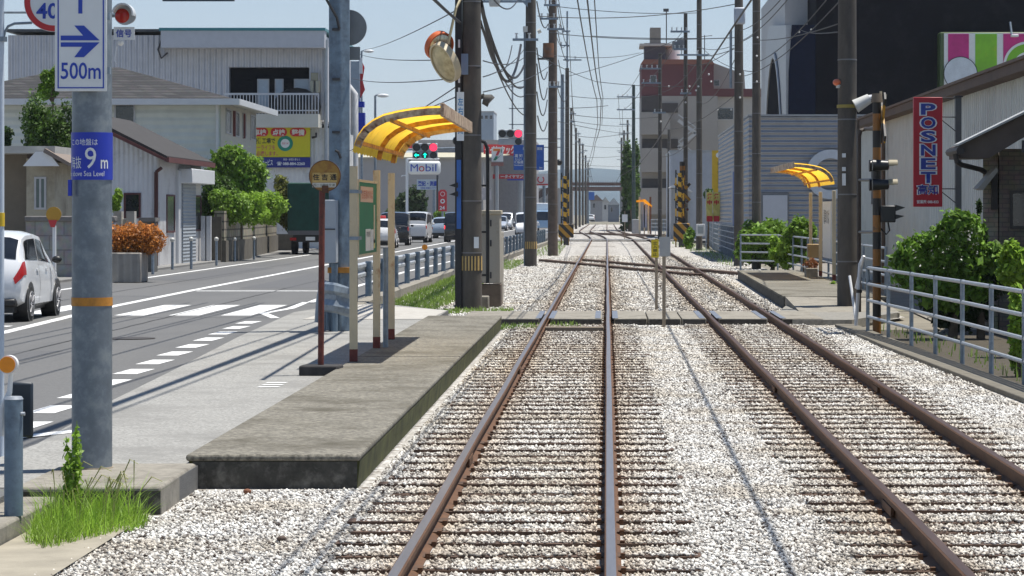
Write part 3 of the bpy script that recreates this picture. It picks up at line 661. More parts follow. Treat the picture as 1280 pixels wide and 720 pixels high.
st.build('stalks', GR, wp); V, Fc = leaf_cloud(sb, 1100, .02, shell=.8); npmesh('leaves', V, Fc, GR, wp)
sd = MB()
for k in range(26):
    x0 = random.uniform(-3.55, -3.0); y0 = random.uniform(16.8, 17.8); hh = random.uniform(.25, .42); lx = random.uniform(-.05, .14)
    sd.tube([(x0, y0, 0), (x0+lx*.3, y0, hh*.6), (x0+lx, y0, hh), (x0+lx*1.5, y0, hh-.03)], [.0022, .002, .0045, .002], 5)
sd.build('seed_heads', mat('straw', (.3, .3, .1), .8, var=.2), wp)
# scattered brown cobbles
for k, (px, py, lb) in enumerate(((309, 618, 'rust brown cobble under the platform end wall'), (352, 678, 'dark flat stone on the ballast left of the rails'))):
    Y = D(py); m = MB(); m.ball((X(px, Y), Y, .022), .027, 10, 7, (1.1, .8, .7)); m.build('cobble', mat('cobble_%s' % ('ab'[k % 2]), ((.2, .08, .04), (.09, .06, .045))[k % 2], .8, var=.3, scale=15, bump=.4), label=lb, cat='stone')
# ---- bus stop post
sY = 30.6; sX = X(401, sY)
bs = thing('tram_stop_sign', 'rust red post with round yellow stop disc on a black foot', 'stop sign', (sX, sY, RZ))
MB().prism([(sX-.23, sY-.17), (sX+.21, sY-.17), (sX+.24, sY+.17), (sX-.2, sY+.17)], RZ, RZ+.12, 'xy').build('foot', mat('black_concrete', (.035, .033, .033), .85, var=.4, scale=10, bump=.4), bs, bevel=.02)
MB().cyl((sX, sY, RZ+.1), (sX+.015, sY, Z(238, sY)), .034, n=16).build('pole', mat('red_oxide', (.14, .03, .018), .6, var=.4, scale=12, dirt=(.05, .02, .015), dscale=5), bs)
cz = (X(406.5, sY), sY-.04, Z(220, sY)); rr = 19.3*sY/F
dd = MB().disc(cz, rr, 0, .025, 48).build('disc', mat('rusty_yellow', (.36, .2, .035), .6, var=.2, scale=6, dirt=(.2, .07, .02), dscale=9, damt=.55), bs)
MB().ring(cz, rr*.985, rr*1.03, -.004, .03).build('rim', RUST, bs)
MB().box(X(391, sY), X(422, sY), sY-.043, sY-.0405, Z(228, sY), Z(216, sY)).build('name_strip', mat('yellowed_sheet', (.52, .36, .12), .6, var=.15, scale=30, dirt=(.3, .14, .04), dscale=14, damt=.3), dd, smooth=False)
text('住 吉 通', BLACK, dd, X(391.5, sY), X(421.5, sY), Z(225.5, sY), Z(217.5, sY), sY-.046, bold=.02)
MB().box(X(391, sY), X(420.5, sY), sY-.043, sY-.0405, Z(234.2, sY), Z(228.5, sY)).build('route_strip', mat('dirty_white', (.6, .58, .5), .6, var=.1, scale=20), dd, smooth=False)
text('四二三四大交通', BLACK, dd, X(392.5, sY), X(419, sY), Z(233.2, sY), Z(229.6, sY), sY-.046)
MB().box(X(403, sY), X(411, sY), sY-.05, sY+.03, Z(241, sY), Z(232, sY)).build('clamp', RUST, bs)
# ---- shelters
CREAM = mat('cream_post', (.6, .5, .33), .55, var=.1, scale=7, dirt=(.32, .13, .05), dscale=4, damt=.12, stretch=(1, 1, .6))
RIBM = mat('rusty_rib', (.55, .27, .05), .65, var=.3, scale=9, dirt=(.2, .07, .02), dscale=4, damt=.6)
FASC = mat('rusty_fascia', (.6, .48, .33), .6, var=.2, scale=8, dirt=(.17, .05, .02), dscale=6, damt=.7)
AMB = mat('amber_panel', (.9, .55, .05), .35, var=.1, scale=4, dirt=(.75, .36, .02), dscale=3, damt=.3, trans=.82)
AMBL = mat('amber_panel_clear', (.88, .56, .03), .3, var=.06, scale=4, trans=.7)
PROF = [(0, 2.3), (0, 2.44), (.02, 2.54), (.06, 2.64), (.13, 2.74), (.24, 2.825), (.36, 2.885), (.52, 2.925), (.7, 2.955), (.88, 2.975), (1.03, 2.98)]
def shelter(label, x0, posts, y0, y1, zb, m, seed):
    t = thing('shelter', label, 'shelter', (x0, posts[0], zb), group='arched yellow tram shelters')
    for Yp in posts:
        p = MB().box(x0-.046, x0+.046, Yp-.035, Yp+.035, zb+.14, zb+2.3).build('post', CREAM, t, bevel=.008)
        MB().box(x0-.047, x0+.047, Yp-.036, Yp+.036, zb, zb+.15).build('post_foot', mat('oxide_foot', (.16, .035, .025), .7, var=.3, scale=20), p, bevel=.008)
    for Yp in (y0+.04, posts[1], posts[2]-.1, y1-.04):
        edge = Yp in (y0+.04, y1-.04)
        MB().sweep([(-.03, -.045), (.03, -.045), (.03, .03), (-.03, .03)], [(0, 0, 0), (0, 1, 0)])
        rb = MB()
        w, hgt = (.03, .08) if edge else (.028, .06)
        pr_ = PROF if (edge or Yp in posts) else PROF
        start = 1 if not edge else 2
        for (a, b), (c, d) in zip(pr_[start:-1], pr_[start+1:]):
            dx, dz = c-a, d-b; L_ = math.hypot(dx, dz); nx, nz = -dz/L_*hgt, dx/L_*hgt
            rb.prism([(x0+m*a, zb+b-.0), (x0+m*c, zb+d-.0), (x0+m*(c-nx), zb+d-nz), (x0+m*(a-nx), zb+b-nz)], Yp-w, Yp+w)
        rb.build('fascia_arch' if edge else 'rib', FASC if edge else RIBM, t, smooth=False)
    ys = np.linspace(y0, y1, 57); vs = []; fs = []; k = len(PROF)
    for i, Y in enumerate(ys):
        for j, (a, b) in enumerate(PROF[1:]): vs.append((x0+m*a, Y, zb+b+.02+.010*math.sin(2*math.pi*(Y-y0)/.42)))
    kk = k-1
    for i in range(len(ys)-1):
        for j in range(kk-1): q = i*kk+j; fs.append((q, q+1, q+kk+1, q+kk))
    MB().add(vs, fs).build('roof_panel', AMB, t)
    a, b = PROF[-1]
    MB().box(min(x0+m*(a-.0), x0+m*(a+.045)), max(x0+m*a, x0+m*(a+.045)), y0-.02, y1+.02, zb+b-.1, zb+b+.055).build('edge_fascia', FASC, t, bevel=.006)
    for a, b in ((.075, 2.6), (.46, 2.86)):
        MB().box(x0+m*a-.02, x0+m*a+.02, y0, y1, zb+b-.05, zb+b-.005).build('purlin', RIBM, t)
    return t
sx = X(442, 32.0)
sh = shelter('larger looking yellow arched shelter on the left platform with a green notice board', sx, (32.0, 35.2, 37.6), 31.85, 38.5, .25, 1, 1)
shr = shelter('yellow arched shelter on the right platform in front of the striped grey building', 5.83, (69.8, 74.2, 77.8), 69.6, 79.0, .27, -1, 2)
nb = thing('notice_board', 'green notice board with pinned sheets fixed between the left shelter posts', 'notice board', (sx, 33.4, 1.5))
MB().box(sx-.01, sx+.02, 32.4, 34.95, 1.5, 2.37).build('board', mat('board_green', (.008, .17, .07), .55, var=.12, scale=3), nb)
fm = MB(); fm.box(sx-.015, sx+.03, 32.36, 32.4, 1.47, 2.4).box(sx-.015, sx+.03, 34.95, 34.99, 1.47, 2.4).box(sx-.015, sx+.03, 32.4, 34.95, 1.47, 1.5).box(sx-.015, sx+.03, 32.4, 34.95, 2.37, 2.4).build('frame', CREAM, nb)
def sheet(a, b, c, d, col, nm='paper_sheet'): return MB().box(sx+.021, sx+.024, a, b, c, d).build(nm, mat('sheet_%02d%02d' % (int(col[0]*99), int(col[2]*99)), col, .6, var=.06, scale=20), nb, smooth=False)
p_ = sheet(32.65, 34.4, 2.13, 2.32, (.6, .42, .32), 'poster')
text('住吉通のりば', mat('faded_red', (.5, .12, .06), .6), p_, 32.75, 34.3, 2.17, 2.28, sx+.028, face='+x')
p_ = sheet(33.35, 34.05, 1.53, 1.8, (.72, .72, .68)); sheet(34.1, 34.45, 1.53, 1.79, (.66, .68, .68)); sheet(34.5, 34.7, 1.55, 1.66, (.6, .55, .2))
sheet(34.5, 34.7, 1.62, 2.1, (.55, .5, .36), 'side_strip')
text('時刻表', BLACK, p_, 33.45, 33.95, 1.70, 1.77, sx+.028, face='+x')
MB().cyl((sx+.1, 35.4, .25), (sx+.1, 35.4, 1.55), .035, n=14).build('pipe_post', GALV, label='grey steel pipe standing against the middle post of the left shelter', cat='post')
for z in (1.7, 2.25): MB().box(sx-.05, sx+.06, 31.95, 32.42, z-.02, z+.02).build('clamp', GALV, nb)
# ---- galvanised pole with mirror backs
gY = 42.0; gX = X(424.5, gY)
gp = thing('signal_pole', 'tall square blue grey steel pole behind the stop sign, with round disc back', 'pole', (gX, gY, RZ))
m = MB(); m.prism([(gX-.16, gY-.1), (gX+.03, gY-.14), (gX+.16, gY-.02), (gX+.13, gY+.14), (gX-.13, gY+.14)], RZ, 7.2, 'xy'); m.build('shaft', PIPE, gp, bevel=.02)
MB().cyl((X(420, gY), gY-.2, RZ), (X(420, gY), gY-.2, Z(330, gY)), .05).build('conduit', PIPE, gp)
for py in (36, 98, 164): MB().box(gX-.1, gX+.02, gY-.17, gY-.13, Z(py+3, gY), Z(py, gY)).build('step_bolt', STEEL, gp)
for a in ((404, -8, 413, 8, 421, 22, 424, 36), (419, 188, 423, 190, 426, 198)):
    MB().tube([P(a[i], a[i+1], gY-.17) for i in range(0, len(a), 2)], .02, 8).build('cable', WIREM, gp)
MB().disc(P(436, 34.5, gY+.3), 22.5*gY/F, 0, .03, 48).build('disc_back', mat('sign_back', (.2, .22, .235), .5, .4, var=.12), gp)
MB().box(X(423, gY+.3), X(450, gY+.3), gY+.3, gY+.33, Z(75, gY+.3), Z(58.5, gY+.3)).build('plate_back', mat('sign_back', (.2, .22, .235), .5), gp)
cb = MB().box(X(407, gY), X(424, gY), gY-.5, gY-.15, Z(328, gY), Z(250, gY)).build('control_cabinet', mat('cabinet_grey', (.36, .4, .44), .45, var=.06), gp, bevel=.01)
MB().box(X(408, gY), X(423, gY), gY-.515, gY-.5, Z(287, gY), Z(285.5, gY)).build('door_seam', STEEL, cb)
MB().box(gX-.17, gX+.17, gY-.16, gY+.16, Z(341, gY), Z(334, gY)).build('reflective_band', mat('orange_band', (.48, .2, .02), .5), gp)
for k, px in enumerate((409, 414, 433)): MB().cyl((X(px, gY+.6), gY+.5*k-.2, RZ), (X(px, gY+.6), gY+.5*k-.2, Z(352, gY)), .06).build('guard_post', PIPE, label=('leftmost', 'second', 'rightmost')[k]+' short grey post bunched at the foot of the square steel pole', cat='post')
MB().tube([P(397, 403, gY), P(399, 375, gY), P(404, 350, gY)], .05, 10).build('rail_end', GALVL, label='curved pale rail end just left of the square steel pole', cat='guard rail')
# W beam end
WB = [(0, -.16), (.05, -.13), (.05, -.07), (0, -.03), (0, .03), (.05, .07), (.05, .13), (0, .16), (-.01, .16), (.035, .125), (.035, .075), (-.015, .03), (-.015, -.03), (.035, -.07), (.035, -.13), (-.01, -.16)]
wbm = MB(); wbm.sweep([(-.02, -.24), (.05, -.2), (.07, -.12), (.0, -.04), (.0, .04), (.07, .1), (.05, .19), (-.02, .22), (-.05, 0)], [P(404, 370, 41.4), P(420, 372, 40.9), P(437, 377, 41.2)])
wbm.build('rail_terminal', GALV, label='wide corrugated guard rail terminal wrapped round the square steel pole', cat='guard rail')
# guard rail along the road
gl = [(-4.55, 46), (-5.1, 52), (-5.17, 59), (-5.06, 84), (-4.5, 112), (-4.15, 150), (-3.75, 185)]
def gx(Y):
    for (a, b), (c, d) in zip(gl, gl[1:]):
        if b <= Y <= d: return a+(c-a)*(Y-b)/(d-b)
gr = thing('guard_rail', 'long blue grey roadside guard rail of round posts and corrugated beam left of the tracks', 'guard rail', (-5.1, 59, RZ))
MB().sweep(WB, [(gx(Y)-.09, Y, RZ+.6) for Y in (46, 49, 52, 56, 59, 66, 75, 84, 94, 104, 112, 125, 140, 150, 165, 185)]).build('beam', mat('beam_grey', (.4, .43, .46), .5, .25, var=.15, scale=3), gr)
for k in range(33):
    Y = 55.4+3.6*k
    if Y > 184: break
    MB().cyl((gx(Y), Y, RZ-.05), (gx(Y), Y, RZ+.78), .069, n=14).build('post', PIPE, gr)
MB().prism([(gx(Y)+.28, Y) for Y in (54, 59, 84, 112, 150, 184)]+[(gx(Y)-.02, Y) for Y in (184, 150, 112, 84, 59, 54)], -.1, RZ+.02, 'xy').build('kerb_wall', CONC, label='low concrete kerb wall under the roadside guard rail', cat='kerb')
dY = 72; MB().cyl((X(534, dY)-.06, dY-.1, Z(309, dY)), (X(534, dY)-.06, dY-.07, Z(309, dY)), .075, n=20).build('reflector', ORG, gr)
# grass strip
GRS = leafmat('verge_grass', (.24, .36, .07), .35, .4)
for nm, n, pol, h0, h1 in (('verge_grass', 11000, [(-4.75, 54), (-3.5, 54.6), (-3.25, 68), (-3.6, 84), (-4.75, 84)], .05, .24), ('verge_grass', 1600, [(-4.4, 92), (-3.3, 94), (-3.2, 112), (-4.2, 112)], .05, .3), ('verge_grass', 900, [(-3.4, 53.6), (-1.9, 53.6), (-1.9, 55.6), (-3.2, 55.6)], .05, .2), ('verge_grass', 900, [(-3.6, 125), (-2.2, 125), (-2.6, 186), (-3.6, 186)], .1, .35),
                              ('verge_grass', 500, [(-1.85, 46.4), (-1.2, 46.6), (-1.2, 48.2), (-1.85, 48.2)], .03, .14), ('verge_grass', 150, [(-1.0, 47.2), (-.4, 47.2), (-.6, 48.3), (-1.0, 48.3)], .05, .2), ('verge_grass', 420, [(3.6, 53), (5.2, 54), (5.2, 55.5), (4.2, 55.3)], .04, .18), ('verge_grass', 260, [(5.0, 26), (5.6, 26), (4.95, 46), (4.6, 46)], .06, .4), ('verge_grass', 1000, [(4.4, 100), (5.4, 100), (5.4, 180), (4.2, 180)], .1, .4)):
    o = grass_mesh(nm, inpoly(n, pol, 0.0), h0*.6, h1*.62, .018, GRS); o['kind'] = 'stuff'
# ---- pole A and its fittings
def upole(label, x, y, r, h, z0=0.0, m=None, group='utility poles along the tramway', band=False):
    t = thing('utility_pole', label, 'utility pole', (x, y, z0), group=group)
    MB().tube([(x, y, z0-.1), (x, y, z0+h*.5), (x, y, z0+h)], [r, r*.9, r*.78], 20).build('shaft', m or POLEC, t)
    b = MB()
    for z in np.arange(1.1, h-.2, 1.35):
        zz = z0+z+random.uniform(-.25, .25); rr_ = r*(1-.22*zz/h)+.008
        MB().cyl((x, y, zz), (x, y, zz+.025), rr_, n=20).build('steel_band', mat('band_steel', (.2, .2, .2), .5, .4), t)
    return t
def arm(t, x0, x1, y, z, ins=3, w=.09):
    a = MB().box(min(x0, x1), max(x0, x1), y-w/2, y+w/2, z, z+w).build('crossarm', GALV, t)
    for k in range(ins):
        xx = x0+(x1-x0)*(k+.3)/ins; MB().cyl((xx, y, z+w), (xx, y, z+w+.16), .045, .03, 8).cyl((xx, y, z+w+.16), (xx, y, z+w+.2), .06, n=8).build('insulator', mat('porcelain', (.6, .6, .58), .3), a)
aX, aY = X(589.5, 56), 56
pA = upole('thick weathered concrete pole just past the left platform, hung with a traffic mirror', aX, aY, .215, 12)
MB().box(aX-.335, aX-.2, aY-.12, aY+.1, 0, 12).build('conduit', mat('conduit_black', (.02, .02, .022), .6), pA)
MB().box(aX-.3, aX-.21, aY-.135, aY-.12, Z(286, aY), Z(200, aY)).build('blue_strip', mat('blue_strip', (.03, .12, .4), .5), pA)
for py in (120, 104, 60): MB().box(aX-.27, aX-.23, aY-.14, aY-.12, Z(py, aY), Z(py-10, aY)).build('strap', WHITE, pA)
hz = striped('pole_guard_stripes', (.5, .34, .12), (.02, .02, .02), .066, 0, duty=.55)
MB().cyl((aX, aY, Z(338, aY)), (aX, aY, Z(320, aY)), .222, .221, 32).build('hazard_band', hz, pA)
MB().box(aX+.06, aX+.16, aY-.245, aY-.235, Z(310, aY), Z(296, aY)).build('number_plate', WHITES, pA)
MB().box(aX-.2, aX-.06, aY-.26, aY-.22, Z(94, aY), Z(68, aY)).build('blue_box', mat('pale_blue', (.16, .25, .36), .5), pA)
for py in (232, 243): MB().prism([(X(562, aY), Z(py, aY)), (X(573, aY), Z(py-4, aY)), (X(573, aY), Z(py+3, aY))], aY-.2, aY).build('hood', BLACK, pA)
MB().ball((X(571, aY), aY, Z(176, aY)), .09, 12, 8).build('siren', BLACK, pA)
lamp = MB(); lamp.tube([P(600, 122, aY), P(606, 119, aY)], .05, 10).tube([P(604, 124, aY), P(612, 126, aY), P(613, 127, aY)], [.1, .14, .13], 14); lamp.build('horn', mat('horn_grey', (.07, .065, .055), .5), pA)
wv = thing('warning_banner', 'narrow vertical white sign with blue characters tied to the left of the mirror pole', 'sign', (X(575.5, 55.7), 55.7, Z(176, 55.7)))
MB().box(X(571, 55.7), X(580, 55.7), 55.68, 55.7, Z(176, 55.7), Z(115, 55.7)).build('plate', WHITES, wv)
for i, ch in enumerate('左右注意'): text(ch, mat('sky_blue_letter', (.05, .25, .5), .5), wv, X(572.3, 55.7), X(579, 55.7), Z(132+i*12, 55.7), Z(122+i*12, 55.7), 55.676, bold=.02)
# traffic mirrors (pair) on an arm
tm = thing('traffic_mirror', 'tilted round traffic mirror pair with orange rim hung beside the thick pole', 'mirror', P(557, 98, 55.4))
MB().tube([P(578, -6, 55.8), P(570, 10, 55.5), P(560, 55, 55.4)], .03, 8).build('arm', mat('mirror_arm', (.4, .34, .2), .6), tm)
def mirror_dish(cx, cy, r, yaw, pitch, mm, back, rimm, dy=0):
    R_ = Matrix.Rotation(yaw, 3, 'Z') @ Matrix.Rotation(pitch, 3, 'X'); c = Vector(P(cx, cy, 55.3+dy))
    def put(mb): mb.v = [tuple(c + R_ @ Vector(v)) for v in mb.v]; return mb
    d = MB(); n = 36
    for i in range(7):
        q = r*i/6
        for k in range(n): d.v.append((q*math.cos(2*math.pi*k/n), -.06-.1*(1-(i/6)**2)*1.0, q*math.sin(2*math.pi*k/n)))
    for i in range(6):
        for k in range(n): d.f.append((i*n+k, i*n+(k+1) % n, (i+1)*n+(k+1) % n, (i+1)*n+k))
    o = put(d).build('mirror_face', mm, tm)
    put(MB().ring((0, 0, 0), r*.96, r*1.05, -.1, .04, 40)).build('rim', rimm, o)
    put(MB().disc((0, 0, 0), r*.98, .0, .035, 40)).build('back', back, o)
MIR = mat('mirror_face', (.52, .46, .33), .22, .75, var=.35, scale=5)
ORM = mat('mirror_orange', (.5, .1, .02), .5, var=.3, scale=6)
mirror_dish(558, 77, .41, math.radians(-57), math.radians(26), mat('mirror_dull', (.5, .42, .24), .4, .35, var=.35, scale=4, dirt=(.3, .22, .1), dscale=3, damt=.4), ORM, mat('mirror_rim_tan', (.5, .42, .28), .5))
mirror_dish(548, 57, .3, math.radians(40), math.radians(24), MIR, mat('mirror_back_dirty', (.3, .3, .28), .5, var=.3), ORM, .45)
# relay cabinet behind pole A
cY = 57.5
cbn = thing('relay_cabinet', 'tall beige steel relay cabinet on a concrete foot behind the thick mirror pole', 'cabinet', (X(611, cY), cY, 0))
BEI = mat('cabinet_beige', (.4, .37, .31), .55, var=.08, scale=2, dirt=(.28, .24, .18), dscale=2, damt=.3)
MB().box(X(597, cY), X(625, cY), cY, cY+.8, Z(354, cY), Z(268, cY)).build('body', BEI, cbn, bevel=.012)
MB().box(X(595, cY), X(626.5, cY), cY-.05, cY+.85, Z(268, cY), Z(263, cY)).build('lid', mat('cabinet_lid', (.5, .44, .32), .6), cbn, bevel=.01)
MB().box(X(598, cY), X(626, cY), cY-.04, cY+.9, -.05, Z(356, cY)).build('foot', mat('foot_conc', (.13, .1, .075), .9, var=.3, scale=6), cbn)
for py in (275, 300, 340): MB().box(X(612.5, cY), X(614.5, cY), cY-.02, cY, Z(py+8, cY), Z(py, cY)).build('hinge', STEEL, cbn)
cY2 = 59
MB().box(X(618, cY2), X(627, cY2), cY2, cY2+1.2, 0, Z(290, cY2)).build('equipment_box', BEI, label='smaller beige box standing right behind the tall relay cabinet', cat='cabinet', bevel=.01)
MB().box(X(598, 56.6), X(611, 56.6), 56.4, 56.9, 0, Z(370, 56.6)).build('footing', CONC, label='small square concrete footing beside the base of the thick mirror pole', cat='footing', bevel=.02)
bpipe = [P(609.5, 354, cY-.25), P(609.5, 200, cY-.25), P(609, 185, cY-.25), P(606, 178, cY-.25), P(599, 175, cY-.25)]
pp = thing('bent_pipe', 'slim black pipe rising beside the relay cabinet and bending to the mirror pole', 'pipe', bpipe[0])
MB().tube(bpipe, .038, 10).build('pipe', BLACK, pp)
for py in (232, 290, 344): MB().tube([P(609, py, cY-.25), P(598, py, cY-.25)], .022, 8).build('bracket', BLACK, pp)
# ---- mid-track small signs
def tsign(px, pyb, pyt, sx0, sx1, sy0, sy1, label, m, txt=None):
    Y = D(pyb); t = thing('track_sign', label, 'sign', (X(px, Y), Y, 0))
    MB().box(X(px, Y)-.03, X(px, Y)+.03, Y-.02, Y+.02, -.05, Z(pyt, Y)).build('post', mat('tan_post', (.34, .27, .19), .7, var=.15), t)
    pl_ = MB().box(X(sx0, Y), X(sx1, Y), Y-.035, Y-.022, Z(sy1, Y), Z(sy0, Y)).build('plate', m, t)
    if txt:
        n = len(txt); hh = (sy1-sy0-4)/n
        for i, ch in enumerate(txt): text(ch, BLACK, pl_, X((sx0+sx1)/2-2.6, Y), X((sx0+sx1)/2+2.6, Y), Z(sy0+2+(i+.9)*hh, Y), Z(sy0+2+(i+.12)*hh, Y), Y-.038, bold=.01)
tsign(830, 410, 292, 824, 838, 296, 320.5, 'plain grey square plate on a thin post between the tracks, nearer of two', mat('plate_grey', (.42, .43, .42), .5))
tsign(820.5, 388, 298, 814, 823.5, 299.5, 322, 'small yellow lettered plate on a thin post between the tracks', mat('plate_yellow', (.68, .52, .02), .5), '立入禁止')
tsign(781, 299, 264, 777.5, 784.5, 268, 277.5, 'tiny white plate on a thin post far up between the tracks', WHITES)
# ================================================================== vehicles
TYRE = RUBBER; RIM = mat('alloy_rim', (.5, .5, .52), .35, .7, var=.1); LAMPR = mat('tail_lamp', (.42, .015, .015), .2, var=.15, scale=20)
LAMPW = mat('head_lamp', (.75, .77, .78), .12, var=.05); CGLASS = mat('car_glass', (.012, .014, .017), .04, var=.2, spec=.9); TRIM = mat('black_trim', (.015, .015, .016), .45)
def paintm(name, c): return mat(name, c, .25, .0, var=.02, coat=.6, spec=.5)
STN = {
 'hatch': (3.9, 1.7, [(0,.80,.42,.70,.72,.8),(.07,.93,.33,.88,.91,.76),(.15,.97,.27,1.0,1.04,.74),(.30,.985,.24,1.01,1.25,.74),(.50,1,.22,1.0,1.45,.73),(.8,1,.2,.98,1.51,.74),(1.5,1,.2,.96,1.53,.75),(2.05,1,.2,.94,1.48,.75),(2.5,1,.2,.93,1.24,.77),(2.95,.99,.2,.91,.97,.82),(3.5,.94,.22,.8,.83,.8),(3.8,.84,.28,.66,.68,.75),(3.9,.68,.38,.52,.54,.7)]),
 'van': (3.6, 1.6, [(0,.9,.45,.9,.92,.88),(.05,.97,.33,1.05,1.08,.88),(.10,.985,.3,1.07,1.12,.87),(.22,.99,.27,1.07,1.6,.86),(.40,1,.24,1.06,1.83,.84),(.8,1,.2,1.05,1.88,.85),(1.6,1,.2,1.04,1.88,.86),(2.15,1,.2,1.03,1.82,.86),(2.55,1,.2,1.02,1.45,.87),(2.95,.99,.2,1.0,1.06,.88),(3.35,.95,.24,.9,.93,.86),(3.55,.88,.3,.72,.74,.8),(3.6,.75,.4,.56,.58,.75)]),
 'kei': (3.4, 1.5, [(0,.93,.45,.95,.97,.9),(.04,.98,.33,1.08,1.1,.9),(.09,.99,.3,1.1,1.14,.9),(.16,1,.27,1.1,1.65,.89),(.30,1,.24,1.09,1.86,.88),(.7,1,.2,1.08,1.9,.88),(1.5,1,.2,1.07,1.9,.88),(2.55,1,.2,1.06,1.84,.88),(2.8,1,.2,1.06,1.5,.89),(3.1,.99,.2,1.05,1.12,.9),(3.28,.96,.24,.95,.98,.88),(3.37,.93,.3,.8,.82,.85),(3.4,.85,.4,.6,.62,.8)]),
}
def car(label, kind, body, loc, rz=0.0, group=None, glow=False, plate=True, scale=1.0, name='parked_car', cat='car'):
    Lc, Wc, st = STN[kind]; t = thing(name, label, cat, loc, rz, group); hw = Wc/2
    def ring(s):
        y, w, zb, zl, zr, rw = s; w *= hw; z4 = max(zl+.006, zr-.07); z5 = max(zl+.012, zr-.012)
        h = [(.78*w, zb), (.97*w, zb+.08), (w, zb+(zl-zb)*.45), (w*.985, zb+(zl-zb)*.8), (.955*w, zl), (w*(rw+.1) if zr-zl > .15 else w*.88, z4), (w*rw*.82, z5), (0, zr+.012)]
        return [(-a, y, b) for a, b in h] + [(a, y, b) for a, b in h[-2::-1]]
    R_ = [ring(s) for s in st]; nj = len(R_[0]); G = np.array(R_)
    m = MB(); m.v = [tuple(p) for r in R_ for p in r]
    for i in range(len(st)-1):
        for j in range(nj-1): q = i*nj+j; m.f.append((q, q+1, q+nj+1, q+nj))
        m.f.append((i*nj+nj-1, i*nj, (i+1)*nj, (i+1)*nj+nj-1))
    m.f.append(tuple(range(nj))); m.f.append(tuple((len(st)-1)*nj+k for k in range(nj)))
    off = lambda o: o
    b = m_build(m, 'body', body, t); 
    ysl = [s[0] for s in st]
    def S(y, j):
        i = max(0, min(len(ysl)-2, int(np.searchsorted(ysl, y, side='right'))-1)); f = (y-ysl[i])/(ysl[i+1]-ysl[i]); f = min(1, max(0, f))
        j0 = min(int(j), nj-2); g = j-j0
        return (G[i,j0]*(1-f)+G[i+1,j0]*f)*(1-g) + (G[i,j0+1]*(1-f)+G[i+1,j0+1]*f)*g
    def patch(nm, y0, y1, j0, j1, mt, parent=None, o=.007, ny=8, njj=5, mirror=False, y0t=None, y1t=None):
        mm = MB()
        for sgn in ((0, 1) if mirror else (0,)):
            pts = np.zeros((ny+1, njj+1, 3))
            for a in range(ny+1):
                for c in range(njj+1):
                    v = c/njj; ya = y0+((y0t if y0t is not None else y0)-y0)*v; yb = y1+((y1t if y1t is not None else y1)-y1)*v
                    pts[a, c] = S(ya+(yb-ya)*a/ny, j0+(j1-j0)*v)
            du = np.gradient(pts, axis=0); dv = np.gradient(pts, axis=1); nn = np.cross(du, dv); nn /= np.linalg.norm(nn, axis=2)[..., None]+1e-9
            cen = np.array([0, Lc/2, .7]); flip = np.sign(((pts-cen)*nn).sum(2)); nn *= flip[..., None]
            q = pts+nn*o
            if sgn: q[..., 0] *= -1
            base = len(mm.v); mm.v += [tuple(p) for p in q.reshape(-1, 3)]
            for a in range(ny):
                for c in range(njj): k = base+a*(njj+1)+c; mm.f.append((k, k+1, k+njj+2, k+njj+1))
        return m_build(mm, nm, mt, parent or t)
    gy = [s[0] for s in st if s[4]-s[3] > .2]; g0, g1 = gy[0], gy[-1]; wb = st[9][0]; mid = (g0+g1)/2+.1
    for sg_ in (0, 1):
        jj = (4.12, 4.86) if not sg_ else (nj-1-4.12, nj-1-4.86)
        patch('side_window', g0+.12, mid-.04, *jj, CGLASS, y0t=g0+.3); patch('side_window', mid+.04, wb-.2, *jj, CGLASS, y1t=st[7][0]+.16)
        jd = (1.05, 3.95) if not sg_ else (nj-1-1.05, nj-1-3.95)
        for yy in (mid, wb-.35): patch('door_seam', yy-.007, yy+.007, *jd, TRIM, b, .003, 2, 6)
        for yy in (mid-.3, mid+.55):
            x = hw*.985*(-1 if not sg_ else 1); MBl().box(min(x-.02, x+.02), max(x-.02, x+.02), yy, yy+.17, .84*st[6][3]+.03, .84*st[6][3]+.06).build('door_handle', body, b)
        jt = (2.75, 4.05) if not sg_ else (nj-1-2.75, nj-1-4.05)
        zz = (.012, .30) if kind == 'hatch' else (.02, .14)
        patch('tail_lamp', zz[0], zz[1], *jt, LAMPG if glow else LAMPR, None, .012)
        jh = (3.0, 3.9) if not sg_ else (nj-1-3.0, nj-1-3.9)
        patch('head_lamp', st[10][0]+.02, st[12][0]-.01, *jh, LAMPW, None, .01)
        x = (hw+.09)*(-1 if not sg_ else 1)
        MBl().ball((x, wb-.36, st[9][3]+.1), .1, 12, 8, (.9, .55, .65)).build('mirror', TRIM if kind == 'hatch' else body, t)
        for yw in (.62 if kind == 'hatch' else .55, Lc-.72 if kind == 'hatch' else Lc-.62):
            s_ = -1 if not sg_ else 1; r_ = .3 if kind == 'hatch' else .28; c = (yw, r_)
            w = MBl(); w.cyl((s_*(hw-.2), yw, r_), (s_*(hw+.008), yw, r_), r_, n=28); wo = w.build('wheel', TYRE, t, bevel=.03)
            rm = MBl(); rm.cyl((s_*(hw-.02), yw, r_), (s_*(hw+.011), yw, r_), r_*.2, n=16)
            for k in range(8):
                a = 2*math.pi*k/8; rm.bar((s_*(hw+.009), yw+r_*.15*math.cos(a), r_+r_*.15*math.sin(a)), (s_*(hw+.009), yw+r_*.66*math.cos(a), r_+r_*.66*math.sin(a)), .012, .05, (1, 0, 0))
            for k in range(24):
                a = 2*math.pi*k/24; a2 = 2*math.pi*(k+1)/24; rm.bar((s_*(hw+.008), yw+r_*.68*math.cos(a), r_+r_*.68*math.sin(a)), (s_*(hw+.008), yw+r_*.68*math.cos(a2), r_+r_*.68*math.sin(a2)), .014, .03, (1, 0, 0))
            rm.build('rim', RIM, wo)
